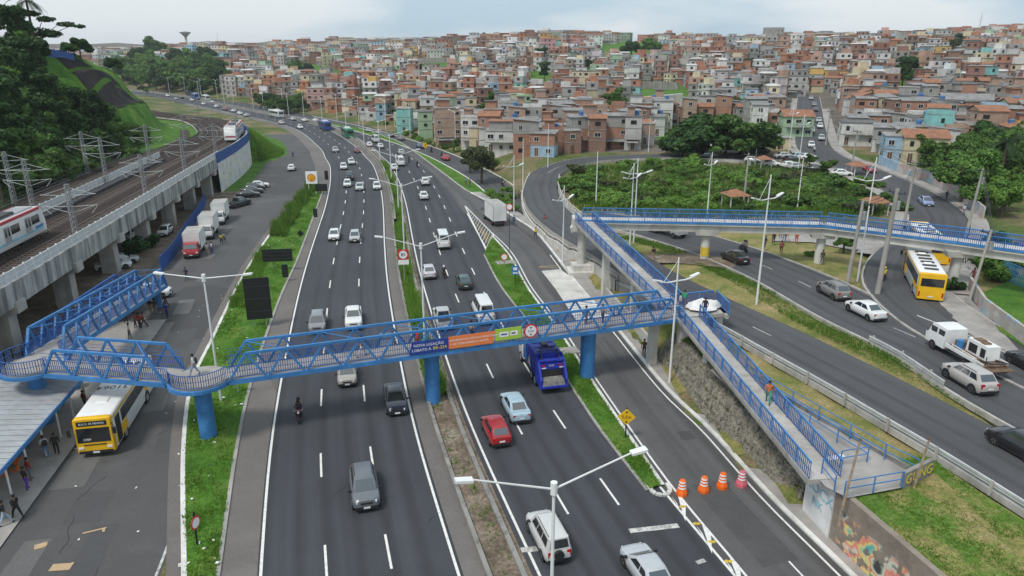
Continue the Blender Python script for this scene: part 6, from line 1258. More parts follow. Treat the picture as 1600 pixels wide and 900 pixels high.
# single trees one can point at
for u, v, kd, s_, lab, zs in ((1105, 244, 'broad', 2.5, 'huge dark spreading tree behind the street, left half', .72), (1160, 243, 'broad2', 2.2, 'huge dark spreading tree behind the street, right half', .75), (1065, 242, 'broad', 1.6, 'dark tree at the left end of the big tree clump', .9), (766, 192, 'round', 1.6, 'round green tree among brick houses above the ramp', 1), (752, 286, 'olive', 1.25, 'olive brown tree with bare stems beside the frontage road', 1.05), (735, 270, 'olive', .9, 'smaller olive tree left of the frontage road tree', 1), (772, 268, 'bright', .6, 'small bright tree behind the olive tree', 1), (710, 238, 'round', .6, 'small green tree at the foot of the unfinished block', 1), (1318, 395, 'round', .62, 'small round tree on the plaza under the concrete footbridge', .8), (1265, 262, 'round', .55, 'small tree beside the parked cars at the street junction', .9), (1292, 272, 'bright', .6, 'bright tree on the junction island', .9), (1018, 88, 'broad2', 1.9, 'large green tree clump on the slope, right part', .9), (985, 92, 'broad', 1.9, 'large green tree clump on the slope, left part', .9), (935, 120, 'round', 1.5, 'dark round tree in the middle of the hillside', 1), (960, 178, 'round', 1.6, 'bushy tree beside the pale sprayed slope', .9), (995, 170, 'bright', 1.0, 'low bushy tree left of the pale sprayed slope', .8), (1408, 148, 'tall', 1.5, 'tall dark tree hanging down the right hillside', 1), (1432, 132, 'round', 1.3, 'round tree right of the tall dark hillside tree', 1), (680, 70, 'broad', 1.5, 'dark tree on the hilltop by the warehouses', .9), (742, 58, 'tall', 1.3, 'first dark tree of the hilltop row', .9), (755, 57, 'round', 1.8, 'second dark tree of the hilltop row', .9), (768, 58, 'broad', 1.3, 'third dark tree of the hilltop row', .9), (893, 75, 'broad2', 1.5, 'tree beside the long institutional building', .9), (1165, 85, 'broad', 1.5, 'dark tree on the right ridge', .8), (1500, 78, 'broad', 1.8, 'dark tree on the far right ridge', .8), (845, 108, 'tall', 1.4, 'dark narrow tree in the gully between houses', 1), (850, 130, 'tall', 1.2, 'lower dark tree in the gully between houses', 1), (1330, 88, 'round', 1, 'small tree among the houses above the steep street', 1), (640, 100, 'round', 1.2, 'tree below the hilltop wall on the left', 1), (555, 128, 'round', 1.2, 'tree among pink houses above the highway bend', 1)):
    q = TP(u, v); q.z -= 2.4 if u in (1105, 1160, 1065) else 0; tree(kd, q, s_, rt.uniform(0, 6), lab, None, 'tree', zs)
# woods and slopes: each tree its own object
def wood(pts, n, kinds, smin, smax, label, group, name='tree', zs=1.0, seed=1):
    g = random.Random(seed); us = [p[0] for p in pts]; vs = [p[1] for p in pts]; c = 0; tries = 0; placed = []
    def inside(u, v):
        k = False
        for i in range(len(pts)):
            (x1, y1), (x2, y2) = pts[i], pts[i-1]
            if (y1 > v) != (y2 > v) and u < (x2-x1)*(v-y1)/(y2-y1)+x1: k = not k
        return k
    while c < n and tries < n*40:
        tries += 1; u, v = g.uniform(min(us), max(us)), g.uniform(min(vs), max(vs))
        if not inside(u, v): continue
        q = TP(u, v); s_ = g.uniform(smin, smax)
        if any((q.x-a)**2+(q.y-b)**2 < (1.5*s_)**2 for a, b in placed): continue
        placed.append((q.x, q.y)); kd = g.choice(kinds)
        if isinstance(kd, int): shrub(kd, q, s_, g.uniform(0, 6), label, group, zs*g.uniform(.8, 1.2))
        else: tree(kd, q, s_, g.uniform(0, 6), label, group, name, zs*g.uniform(.85, 1.15))
        c += 1
wood([(0, 110), (50, 100), (62, 150), (120, 185), (165, 225), (160, 285), (110, 315), (0, 330)], 56, ['broad', 'tall', 'broad2', 'broad'], .75, 1.25, 'dark dense tree in the wood on the left hillside beside the metro', 'trees of the left hillside wood', seed=3)
wood([(0, 85), (50, 80), (110, 88), (150, 100), (190, 122), (245, 160), (240, 152), (150, 92), (60, 76)], 24, ['broad', 'round', 'round'], .4, .75, 'dark tree along the crest of the terraced left hill', 'trees on the crest of the left hill', seed=4)
wood([(90, 150), (150, 160), (195, 200), (230, 205), (210, 250), (190, 235), (150, 190)], 40, [0, 1, 3], .8, 1.5, 'light green bush at the edge of the left hillside wood', 'bushes below the terraced slope', seed=5)
wood([(190, 96), (240, 84), (330, 100), (352, 128), (352, 152), (300, 150), (240, 142), (205, 138), (180, 118)], 76, ['broad', 'broad2', 'round', 'broad', 'bright'], 1.6, 2.6, 'tree in the green wooded slope beyond the far highway', 'trees of the far wooded slope', seed=6)
wood([(405, 160), (470, 165), (485, 180), (400, 176)], 14, ['broad', 'broad2'], .7, 1.0, 'dark tree of the clump at the far edge of the highway', 'trees at the far highway edge', seed=7)
wood([(430, 108), (490, 104), (492, 132), (440, 130)], 16, ['broad', 'round', 'bright'], .9, 1.4, 'tree on the green gully left of the middle hillside', 'trees of the left gully', seed=8)
wood([(880, 285), (920, 262), (1000, 252), (1100, 256), (1160, 268), (1230, 275), (1330, 282), (1400, 300), (1410, 330), (1340, 335), (1180, 332), (960, 330), (905, 318)], 170, [0, 1, 1, 3, 1, 1, 4], .5, 1.8, 'leafy green shrub in the thicket inside the viaduct loop', 'shrubs of the thicket inside the loop', zs=.72, seed=9)
wood([(1440, 255), (1500, 245), (1600, 235), (1600, 330), (1545, 350), (1500, 320), (1450, 282)], 34, ['broad', 'broad2', 'bright', 'round'], .75, 1.15, 'green tree behind the wall right of the street bend', 'trees behind the right street wall', seed=10)
wood([(1520, 395), (1600, 380), (1600, 425), (1550, 440)], 12, [0, 1, 2], .9, 1.4, 'bush on the bank under the right end of the footbridge', 'bushes on the right bank', seed=11)
wood([(600, 192), (700, 232), (690, 236), (600, 198)], 16, [0, 1, 3], .6, 1.0, 'low shrub on the bank between frontage road and houses', 'shrubs on the frontage bank', seed=12)
wood([(770, 290), (798, 300), (800, 330), (775, 320), (760, 300)], 14, [1, 1, 3], .5, .9, 'tall grassy bush beside the frontage road end', 'bushes at the frontage road end', seed=13)
wood([(1010, 150), (1060, 150), (1050, 175), (1010, 175)], 5, [0, 2], .8, 1.2, 'bush on the pale sprayed slope', 'bushes on the pale slope', seed=14)
for u, v, k, s_ in ((1152, 408, 0, .55), (1265, 400, 1, .45), (1490, 455, 2, .8), (1470, 452, 0, .6), (215, 395, 2, 1.3), (235, 385, 2, 1.2), (1130, 640, 0, .3), (1360, 778, 1, .25)):
    q = TP(u, v); shrub(k, q, s_, u, 'small bush %s' % {1152: 'around the yellow wrapped pier', 1265: 'beside the plaza path', 1490: 'at the foot of the right pier', 1470: 'left of the right pier', 215: 'under the metro viaduct by the blue fence', 235: 'under the viaduct beside the parked white car', 1130: 'on the stone slope', 1360: 'at the top edge of the lawn'}[u], None)
gt = random.Random(31)
for zc, x, y, z, stp, u, v in tre: tree(gt.choice(['round', 'broad', 'bright', 'round', 'olive']), (x, y, z), gt.uniform(.7, 1.25)*(1 if zc < 400 else 1.3), gt.uniform(0, 6), 'tree squeezed between houses '+zone(u, v), 'trees between the hillside houses', 'tree', gt.uniform(.8, 1.1))
# palms
def palm(loc, h, s_, label):
    root = E('palm_tree', loc, 0, label, 'palm'); B('trunk', lambda m: (m.tube((0, 0, -1), (.3, 0, h*.5), .24*s_, .18*s_, 8), m.tube((.3, 0, h*.5), (.2, .1, h), .18*s_, .15*s_, 8)), 'bark', root, 60)
    g = random.Random(int(h*10))
    def fr(m):
        az, el, ln = g.uniform(0, 6.28), g.uniform(-.35, 1.15), s_*g.uniform(2.6, 3.4); prev = Vector((.2, .1, h)); d = Vector((math.cos(az)*math.cos(el), math.sin(az)*math.cos(el), math.sin(el))); sd_ = Vector((-math.sin(az), math.cos(az), 0))
        for k in range(9):
            nx_ = prev+d*(ln/9); wv = .62*s_*math.sin(math.pi*(k+.6)/10)
            for sg in (-1, 1):
                for j in range(3):
                    a = prev.lerp(nx_, j/3); tip = a+sd_*sg*wv+d*.25-Vector((0, 0, .3*wv)); m.add([a, a+d*.09*s_, tip], [(0, 1, 2)])
            m.beam(prev, nx_, .05, .04); d = (d-Vector((0, 0, .17))).normalized(); prev = nx_
    for k in range(22): B('frond', fr, 'leaf_palm', root)
palm(TP(57, 92, 0), 11.8, 1.4, 'tall coconut palm rising above the trees on the left hill'); q = TP(1556, 300); palm(q, 9, 1.25, 'coconut palm among the trees right of the street bend'); q = TP(1575, 290); palm(q, 8, 1.1, 'second palm at the right edge behind the taller palm')
tq = TP(60, 92); root = E('umbrella_tree', tq, .4, 'wide open crowned tree in front of the coconut palm on the left hill', 'tree')
lb = [(-6.5, 0, 6.5, 2.4, 1.6, .7), (-3, 1, 7.6, 2.2, 2, .8), (0, 0, 9.3, 2.6, 2, .7), (3, -1, 8.2, 2.2, 2, .7), (6.5, 0, 7.2, 2.2, 1.8, .6), (0, 2, 5.6, 4, 2, 1.2), (3.5, 0, 5.2, 2.4, 2, .9), (-3.5, 0, 4.8, 2.4, 2, .9), (9, 0, 6.8, 1.5, 1.2, .4), (-9, 0, 8.0, 1.3, 1, .4)]
O('crown', leaves(77, lb, 3800, .3, 'leaf_dark'), root); O('trunk', trunk_mesh(77, 4.5, .35, lb), root)
# grass: blades and clumps as one mass per verge
def tufts(name, fn, n, h0, h1, label, seed, mat='grass_blade'):
    g = np.random.default_rng(seed); V = []; C = []
    for _ in range(n):
        x, y, z, k = fn(g); hh = g.uniform(h0, h1)*max(.22, k)
        for j in range(4):
            a = g.uniform(0, 6.28); w_ = .035+.03*hh; dx, dy = math.cos(a)*w_, math.sin(a)*w_; lx, ly = g.normal(0, .3*hh, 2); ox, oy = g.normal(0, .1, 2)
            V += [(x+ox-dx, y+oy-dy, z), (x+ox+dx, y+oy+dy, z), (x+ox+lx, y+oy+ly, z+hh)]; C.append(g.uniform(0, 1))
    me = bpy.data.meshes.new(name); me.from_pydata(V, [], np.arange(len(V)).reshape(-1, 3).tolist()); me.materials.append(MATS[mat]); a = me.attributes.new('Col', 'FLOAT_COLOR', 'FACE'); c = np.array(C); a.data.foreach_set('color', np.stack([c, c, c, np.ones_like(c)], 1).astype(np.float32).ravel())
    return O(name, me, label=label, cat='grass', kind='stuff')
def betw(L, R, t0=0, t1=1, c0=.05, c1=.95):
    def f(g):
        t = g.uniform(t0, t1); k = g.uniform(c0, c1); a, b = at(L, t*length(L)*.999)[0], at(R, t*length(R)*.999)[0]; p = a*(1-k)+b*k; return p[0], p[1], .1+.14*math.sin(math.pi*k), .55+.5*math.sin(p[1]*.9+2*math.sin(p[1]*.31))*math.sin(p[0]*1.3+p[1]*.4)+.25*g.uniform(-1, 1)
    return f
tufts('verge_grass', betw(vL, vR), 9000, .12, .35, 'short green grass on the left verge', 1); tufts('tall_verge_grass', betw(vL, vR, .62, .99, .03, .46), 5200, .7, 2.0, 'tall bright reeds along the left verge near the fuel sign', 2); tufts('tall_verge_grass', betw(vL, vR, .36, .56, .05, .38), 2500, .5, 1.2, 'tall grass behind the black billboards', 3)
tufts('island_grass', betw(iL, iR), 5000, .1, .28, 'short grass on the narrow ramp island', 4)
def medf(g): s_ = g.uniform(54, 190) if g.random() > .02 else g.uniform(20, 54); p, t = at(HLR, s_); n = np.array([t[1], -t[0]]); d = g.uniform(1.9, 3.3); k = 1 if s_ > 52 else .35; return p[0]+n[0]*d, p[1]+n[1]*d, .05, k*(.6+.8*(math.sin(s_*.35) > -.2))
tufts('median_weeds', medf, 6500, .25, .95, 'weeds growing in the highway median', 5)
def lawnf(g): t = g.uniform(0, 1); d = g.uniform(.5, 8); p = at(offs(LW, d), t*length(LW)*.99)[0]; return p[0], p[1], 3.5, 1
tufts('lawn_grass', lawnf, 9000, .05, .14, 'short grass of the lawn above the retaining wall', 6)
def upf(g):
    s_ = g.uniform(0, length(UPR)*.85); p, t = at(UPR, s_); n = np.array([t[1], -t[0]]); d = g.uniform(-7.5, -5.0); x, y = p[:2]+n*d
    if abs(sdist([x], [y], VIA[:40:5])[0][0]) < 4.2: return x, y, -3, .3
    return x, y, T1(x, y), 1 if math.sin(s_*.3+d) > .3 else .4
tufts('dry_verge_grass', upf, 6000, .1, .3, 'patchy dry grass between the two upper roads', 7)
def bankf(g):
    while True:
        y = g.uniform(150, 215); k = [i for i in range(len(EV)) if EV[i, 1] > y][0]; x = EV[k, 0]+g.uniform(1, 13); z = T1(x, y)
        if z > .2: return x, y, z, 1
tufts('embankment_grass', bankf, 7000, .3, .8, 'bright grass on the metro embankment beside the side road', 8)

def scrubf(g):
    while True:
        q = P(g.uniform(890, 1380), g.uniform(262, 338), 2.5)
        if abs(sdist([q.x], [q.y], VIA[40::5])[0][0]) > 5 and abs(sdist([q.x], [q.y], UPR[::6])[0][0]) > 6.5 and abs(sdist([q.x], [q.y], STR[::6])[0][0]) > 7.5: return q.x, q.y, T1(q.x, q.y), 1
tufts('scrub_grass', scrubf, 6500, .5, 1.5, 'loose bright scrub grass between the shrubs of the thicket', 12)
def bankw(g):
    t = g.uniform(0, length(bkq)*.98); k = g.integers(0, 6); p, tt = at(bkq, t); x, y = p[0]+tt[1]*BOF[k], p[1]-tt[0]*BOF[k]; return x, y, bank_z(k, y), 1 if k in (0, 4, 5) else .5
tufts('bank_weeds', bankw, 900, .15, .45, 'weeds sprouting between the stones of the bank', 13)
# ------------------------------------------------------------ lamp posts, poles, signs
def arm_lamp(loc, az, h, label, group, arm=3.6, lift=.9, sides=(-1, 1)):
    root = E('street_lamp', loc, az, label, 'street lamp', group); B('pole', lambda m: m.tube((0, 0, -.2), (0, 0, h), .11, .07, 8), 'white_steel', root, 60)
    for sg in sides:
        B('arm', lambda m: m.tube((0, 0, h-.25), (0, sg*arm, h+lift), .05, .04, 6), 'white_steel', root, 60); B('lamp_head', lambda m: m.beam((0, sg*arm, h+lift), (0, sg*(arm+.75), h+lift+.1), .34, .12), 'white_steel', root)
    B('bracket', lambda m: m.tube((0, 0, h-.5), (0, 0, h+.1), .16, n=8), 'white_steel', root); return root
hs = [27, 66.5, 99, 130, 161, 192, 224, 256, 290, 325, 360, 400, 445, 495]
for i, yv in enumerate(hs):
    k = int(np.argmin(np.abs(HLR[:, 1]-yv))); p = offs(HLR, 2.75)[k]; t = tang(HLR)[k]
    arm_lamp((p[0], p[1], .05), math.atan2(t[1], t[0]), 10.4, 'white double armed lamp post in the highway median, %s from the camera' % (ORD+['thirteenth', 'fourteenth'])[i], 'median lamp posts')
q = P(346, 630); arm_lamp((q.x, q.y, .1), math.radians(88), 11.2, 'white double armed lamp post on the left verge beside the round landing', None, 3.2, .1)
def wing_mast(u, v, h, lab, az=0.3, z=None, arms=True, ah=.82):
    q = TP(u, v) if z is None else P(u, v, z); root = E('lighting_mast', q, az, lab, 'street lamp', 'tall white lighting masts')
    B('pole', lambda m: m.tube((0, 0, -.3), (0, 0, h), .12, .06, 8), 'white_steel', root, 60)
    if arms:
        for sg in (-1, 1):
            B('wing_arm', lambda m: [m.beam((sg*a, 0, h*ah+c), (sg*b, 0, h*ah+d), .14, .07) for a, b, c, d in ((0, .9, 0, -.02), (.9, 1.7, -.02, .12), (1.7, 2.3, .12, .36))], 'white_steel', root); B('lamp_head', lambda m: m.beam((sg*1.5, .1, h*ah+.14), (sg*2.4, .1, h*ah+.36), .3, .1), 'white_steel', root)
        B('stay', lambda m: m.beam((0, 0, h*.98), (-1.4, 0, h*ah+.1), .03, .03), 'white_steel', root)
for u, v, h, lab, z in ((1182, 474, 13.4, 'tall white lighting mast on the grass in front of the concrete footbridge', None), (1046, 597, 11.6, 'tall white lighting mast beside the east end of the blue footbridge', 0.1), (879, 410, 10.8, 'white lighting mast beside the ramp pavement near the viaduct', .1), (984, 382, 11.5, 'white lighting mast on the grass right of the ramp, left one of a pair', None), (990, 378, 12, 'white lighting mast on the grass right of the ramp, right one of a pair', None), (1104, 345, 11, 'white lighting mast behind the middle of the concrete footbridge', None), (1340, 436, 14.0, 'tall white lighting mast beside the lane of the yellow buses', None), (931, 320, 9.5, 'plain white mast at the edge of the thicket', None), (817, 302, 11, 'white mast on the outer bend of the viaduct', None), (803, 340, 11, 'white mast beside the ramp below the viaduct bend', .1), (856, 262, 10, 'white mast at the top of the viaduct bend', None), (1181, 245, 11.5, 'white mast on the street left of the junction', None), (1232, 240, 11.5, 'white mast left of the steep street junction', None), (1247, 266, 12, 'white mast beside the parked cars at the junction', None), (1245, 330, 9, 'thin white mast in the thicket', None), (1013, 238, 9, 'white mast behind the street near the big tree', None)):
    wing_mast(u, v, h, lab, .3+(u % 5)*.15, z, arms=u not in (931, 817, 856, 1245))
for i, (u, v) in enumerate(((712, 234), (725, 232), (641, 214), (603, 205), (561, 196), (527, 190), (475, 182), (443, 177), (412, 170), (365, 161), (340, 155), (315, 152), (290, 148))):
    q = TP(u, v); arm_lamp(q, .8, 11, 'white lamp post on the far verge of the highway, %s from the ramp' % (ORD+['thirteenth'])[i], 'far verge lamp posts', 2.2, .4)
concrete('pole_concrete', (.36, .34, .31), .3)
UP = []
def utility(u, v, h, lab, r=.2, lean=0):
    q = TP(u, v); root = E('utility_pole', q, .4, lab, 'utility pole', 'concrete utility poles'); B('pole', lambda m: m.tube((0, 0, -.4), (lean, 0, h), r, r*.65, 8), 'pole_concrete', root, 60)
    B('crossarm', lambda m: (m.box((lean, 0, h-.4), (.12, 2.2, .12)), [m.tube((lean, y, h-.34), (lean, y, h-.1), .05, n=6) for y in (-.9, 0, .9)]), 'dark_steel', root); B('transformer', lambda m: m.tube((lean+.35, 0, h-2.2), (lean+.35, 0, h-1.3), .28, n=10), 'galvanised', root); UP.append(Vector((q.x+lean*math.cos(.4), q.y, q.z+h-.3)))
utility(1370, 462, 11.5, 'thick concrete utility pole left of the yellow bus', .3, .4); utility(1324, 442, 9.5, 'concrete utility pole on the grass behind the grey car', .24, .5); utility(1162, 318, 9, 'concrete utility pole by the tiled kiosk in the thicket'); utility(1412, 352, 10, 'white concrete utility pole behind the footbridge', .24, .3); utility(1508, 372, 10, 'leaning utility pole on the right pavement', .22, .8); utility(1514, 470, 7.5, 'grey wooden post on the right pavement by the bush', .18, 1.2); utility(1330, 270, 9, 'utility pole on the bend of the street'); utility(1290, 228, 9, 'utility pole on the right of the steep street')
B('power_line', lambda m: [m.beam(UP[a]+Vector((0, 0, dz)), UP[b]+Vector((0, 0, dz)), .04, .04) for a, b in ((0, 3), (3, 4), (0, 1), (1, 2), (3, 6), (6, 7), (4, 5)) for dz in (0, -.35, -.9)], 'trim_black', label='thin black power lines strung between the right side utility poles', cat='power line')
for u, v, h, lab in ((1305, 868, 0, ''),): pass
plain('wood_post', (.33, .25, .17), .9, 0, .3, 3)
for u, v, u1, v1, lab in ((1317, 789, 1329, 707, 'thin leaning wooden post at the corner of the lawn'), (1427, 763, 1437, 695, 'wooden post in front of the yellow graffiti')):
    a = P(u, v, 3.5); o = E('wooden_post', a, 0, lab, 'post'); B('post', lambda m: m.tube((0, 0, -.3), (.35, 0, 4.2 if u < 1400 else 3.3), .085, .06, 7), 'wood_post', o); B('post_cap', lambda m: m.tube((.35, 0, 4.2 if u < 1400 else 3.3), (.355, 0, (4.2 if u < 1400 else 3.3)+.1), .07, n=7), 'rust', o)
# black sign backs on the left verge
def board(u, v, w_, h_, post, lab, az=.1, cat='sign', posts=2, shape=None):
    q = P(u, v); root = E('sign_back', (q.x, q.y, .1), az, lab, cat, 'black backs of road signs')
    for k in range(posts): x = (k-(posts-1)/2)*w_*.45; B('post', lambda m: m.tube((x, .06, -.2), (x, .06, post+h_*.95), .05, n=6), 'galvanised', root)
    if shape == 'diamond': B('panel', lambda m: m.loft([[(a*w_/2, y, post+h_/2+b*h_/2) for a, b in ((0, -1), (1, 0), (0, 1), (-1, 0))] for y in (-.03, .03)]), 'black_panel', root)
    else: B('panel', lambda m: m.box((0, 0, post+h_/2), (w_, .07, h_)), 'black_panel', root); B('panel_rib', lambda m: [m.box((0, -.05, post+h_*t), (w_*.96, .03, .05)) for t in (.2, .5, .8)], 'dark_steel', root)
board(408, 512, 2.6, 4.6, .9, 'tall black billboard back on the left verge above the round landing', .25, 'billboard'); board(436, 424, 3.9, 1.7, 1.3, 'wide low black billboard back on the left verge', .12, 'billboard'); board(471, 381, 1.1, 1.1, 1.0, 'black diamond sign back on the left verge', 0, 'sign', 1, 'diamond'); board(447, 440, .75, 1.7, .5, 'narrow black sign back beside the wide billboard', .1, 'sign', 1); board(372, 616, .9, .9, 1.2, 'small black sign back below the footbridge', .1, 'sign', 1); board(494, 349, .7, 1.5, 1.0, 'narrow black sign back beyond the reeds', 0, 'sign', 1); board(503, 304, 2.4, 1.5, .6, 'black box sign back beside the fuel sign', 0, 'sign', 2); board(511, 287, .8, 2.0, .8, 'narrow black sign back right of the fuel sign', 0, 'sign', 1)
q = P(489, 304); fs_ = E('fuel_sign', (q.x, q.y, .1), .05, 'square white fuel station sign with a yellow and red shell emblem', 'sign'); B('panel', lambda m: m.box((0, 0, 3.4), (2.3, .25, 2.5)), 'letter_white', fs_); [B('post', lambda m: m.tube((x, 0, -.2), (x, 0, 2.2), .07, n=6), 'white_steel', fs_) for x in (-.7, .7)]
def shell(m, r, k):
    pts = [(r*math.cos(t), -.14-.01*k, 3.35+r*math.sin(t)) for t in np.linspace(math.radians(-38), math.radians(218), 22)]+[(-r*.3, -.14-.01*k, 3.35-r*.9), (r*.3, -.14-.01*k, 3.35-r*.9)]
    m.add(pts, [tuple(range(len(pts)))])
B('emblem_outline', lambda m: shell(m, .84, 0), 'sign_red', fs_); B('emblem', lambda m: shell(m, .72, 1), 'sign_yellow', fs_); B('emblem_rib', lambda m: [m.beam((0, -.165, 2.8), (.68*math.cos(a), -.165, 3.35+.62*math.sin(a)), .03, .01) for a in np.linspace(.15, math.pi-.15, 7)], 'sign_red', fs_)
q = P(632, 440); ss = E('speed_sign', (q.x, q.y, .1), .15, 'red and white speed limit sign reading 80 in the highway median', 'sign'); B('post', lambda m: m.tube((0, .05, -.2), (0, .05, 4.4), .05, n=6), 'galvanised', ss); B('panel', lambda m: m.box((0, 0, 3.5), (1.35, .06, 1.3)), 'sign_red', ss); B('disc', lambda m: m.tube((0, -.035, 3.5), (0, -.05, 3.5), .52, n=24), 'letter_white', ss); B('lower_plate', lambda m: m.box((0, 0, 2.5), (1.35, .06, .62)), 'letter_white', ss); O('lettering', text_mesh('80', .62, 'letter_black'), ss, (0, -.06, 3.5), rot=(math.pi/2, 0, 0))
q = P(977, 687); ys = E('height_warning_sign', (q.x, q.y, .1), -.1, 'yellow diamond sign reading 5,5m beside the ramp island', 'sign'); B('post', lambda m: m.tube((0, .05, -.2), (0, .05, 2.6), .06, n=6), 'black_panel', ys); B('panel', lambda m: m.loft([[(a*.68, y, 1.85+b*.68) for a, b in ((0, -1), (1, 0), (0, 1), (-1, 0))] for y in (-.03, .03)]), 'sign_yellow', ys)
O('lettering', text_mesh('5,5m', .36, 'letter_black'), ys, (0, -.04, 1.85), rot=(math.pi/2, 0, 0)); B('arrow', lambda m: (m.add([(-.12, -.04, 2.32), (.12, -.04, 2.32), (0, -.04, 2.15)], [(2, 1, 0)]), m.add([(-.12, -.04, 1.38), (.12, -.04, 1.38), (0, -.04, 1.55)], [(0, 1, 2)])), 'letter_black', ys)
q = P(665, 238); y2 = E('curve_warning_sign', (q.x, q.y, .1), 0, 'small yellow diamond sign beside the frontage road', 'sign'); B('panel', lambda m: m.loft([[(a*.9, y, 1.9+b*.9) for a, b in ((0, -1), (1, 0), (0, 1), (-1, 0))] for y in (-.03, .03)]), 'sign_yellow', y2); B('post', lambda m: m.tube((0, .05, -.2), (0, .05, 1.8), .06, n=6), 'galvanised', y2); B('mark', lambda m: (m.box((0, -.05, 1.8), (.16, .03, .7)), m.box((.12, -.05, 2.15), (.35, .03, .16))), 'letter_black', y2)
q = P(805, 444); bs = E('bus_stop_sign', (q.x, q.y, .1), 0, 'blue bus stop sign with white symbol on the ramp island', 'sign'); B('post', lambda m: m.tube((0, .04, -.2), (0, .04, 1.6), .05, n=6), 'black_panel', bs); B('panel', lambda m: m.box((0, 0, 1.75), (.85, .06, 1.15)), 'blue_steel', bs); B('symbol', lambda m: (m.box((0, -.04, 1.95), (.5, .02, .34)), m.box((0, -.04, 1.4), (.6, .02, .16))), 'letter_white', bs)
def disc_sign(u, v, h, r, lab, z=None, txt=None):
    q = P(u, v) if z is None else P(u, v, z); o = E('round_sign', (q.x, q.y, q.z+.08), 0, lab, 'sign'); B('post', lambda m: m.tube((0, .04, -.2), (0, .04, h), .045, n=6), 'galvanised' if h < 4 else 'black_panel', o); B('rim', lambda m: m.tube((0, 0, h-.3), (0, -.03, h-.3), r, n=20), 'sign_red', o); B('face', lambda m: m.tube((0, -.02, h-.3), (0, -.045, h-.3), r*.76, n=20), 'letter_white', o)
    if txt: O('lettering', text_mesh(txt, r*.8, 'letter_black'), o, (0, -.055, h-.3), rot=(math.pi/2, 0, 0))
    return o
disc_sign(788, 420, 1.9, .5, 'round red and white sign on the ramp island'); disc_sign(796, 394, 7.0, .5, 'round sign high on a dark pole beside the ramp')
q = P(310, 857); ks = E('leaning_sign', (q.x, q.y, .15), 1.35, 'leaning black post with a round red sign at the tip of the left verge', 'sign'); B('post', lambda m: m.tube((0, .05, -.2), (.15, .05, 2.3), .06, n=7), 'black_panel', ks); B('rim', lambda m: m.tube((.1, 0, 1.6), (.1, -.03, 1.6), .42, n=20), 'sign_red', ks); B('face', lambda m: m.tube((.1, -.02, 1.6), (.1, -.045, 1.6), .32, n=20), 'letter_white', ks)
# traffic barrels
plain('barrel_orange', (.80, .14, .01), .5, 0, .1, 3); plain('barrel_pink', (.62, .13, .17), .6, 0, .1, 3)
for u, v, lab, mt in ((1065, 773, 'orange traffic barrel nearest the chevrons, leftmost of the row', 'barrel_orange'), (1099, 768, 'orange traffic barrel, second from the left in the row', 'barrel_orange'), (1128, 762, 'orange traffic barrel, third from the left in the row', 'barrel_orange'), (1158, 759, 'faded pink traffic barrel at the right end of the row', 'barrel_pink')):
    q = P(u, v); o = E('traffic_barrel', (q.x, q.y, .03), 0, lab, 'traffic barrel', 'traffic barrels closing the ramp'); B('base', lambda m: m.loft([[(r2*math.cos(t), r2*math.sin(t), z) for t in np.linspace(0, 2*math.pi, 8, endpoint=False)] for r2, z in ((.40, 0), (.40, .2), (.32, .42))]), mt, o)
    for k in range(6): B('band', lambda m: m.tube((0, 0, .42+k*.105), (0, 0, .525+k*.105), .29-.013*k, .277-.013*k, 14), mt if k % 2 == 0 else 'letter_white', o)
    B('cap', lambda m: m.tube((0, 0, 1.05), (0, 0, 1.12), .21, .16, 14), mt, o)
# bus shelter at the left
s = N('corrugated_roof'); wv = s.n('ShaderNodeTexWave'); wv.inputs['Scale'].default_value = 1.6; wv.bands_direction = 'Y'; s.l(s.co('Object'), wv.inputs[0]); s.col(s.mix(s.ramp(s.noise(.6, 6, rough=.7), [(.4, (0,)*3), (.7, (.6,)*3)]), s.mix(wv.outputs[0], (.30, .32, .34), (.42, .44, .46)), (.24, .22, .2)), .6)
a, b = P(139, 580, 3.0), P(-30, 770, 3.0); bsh = E('bus_shelter', (a.x, a.y, 0), 0, 'long bus shelter with corrugated grey roof and blue edge beside the side road', 'shelter'); dv = (b-a); nl = Vector((dv.y, -dv.x, 0)).normalized(); nl = nl if nl.x < 0 else -nl
L_ = dv.length; dv.normalize()
def sroof(m):
    n = 46
    for k in range(n):
        p, q2 = dv*L_*k/n, dv*L_*(k+1)/n; z0 = 3.0+(.05 if k % 2 else 0); m.beam(p+dv*L_/n/2+Vector((0, 0, z0)), p+dv*L_/n/2+nl*6.5+Vector((0, 0, z0+.5)), L_/n*.98, .06)
B('roof', sroof, 'corrugated_roof', bsh); B('fascia', lambda m: m.beam(Vector((0, 0, 2.9)), dv*L_+Vector((0, 0, 2.9)), .1, .3), 'blue_steel', bsh)
for k in range(7): p = dv*(L_*(k+.15)/6.6)+nl*.5; B('post', lambda m: m.tube((p.x, p.y, 0), (p.x, p.y, 2.95), .07, n=8), 'white_steel', bsh)
for k in range(3): p = dv*(L_*(k*.3+.12))+nl*2.6; B('bench', lambda m: (m.box((p.x, p.y, .5), (.6, 2.4, .08), math.atan2(dv.y, dv.x)+1.57), m.box((p.x, p.y, .25), (.4, 1.8, .45), math.atan2(dv.y, dv.x)+1.57)), 'blue_steel_dark', bsh)
plat = MB(); plat.add([(p.x, p.y, .11) for p in (a-dv*20+Vector((.6, 0, 0)), b+dv*4+Vector((1.2, 0, 0)), b+dv*4+nl*9, a-dv*20+nl*9)], [(0, 1, 2, 3)]); plat.f = [f if Vector((0, 0, 1)).dot((Vector(plat.v[f[1]])-Vector(plat.v[f[0]])).cross(Vector(plat.v[f[2]])-Vector(plat.v[f[0]]))) > 0 else f[::-1] for f in plat.f]; O('bus_stop_pavement', plat.mesh('bus_stop_pavement', ['pavement']), kind='structure')
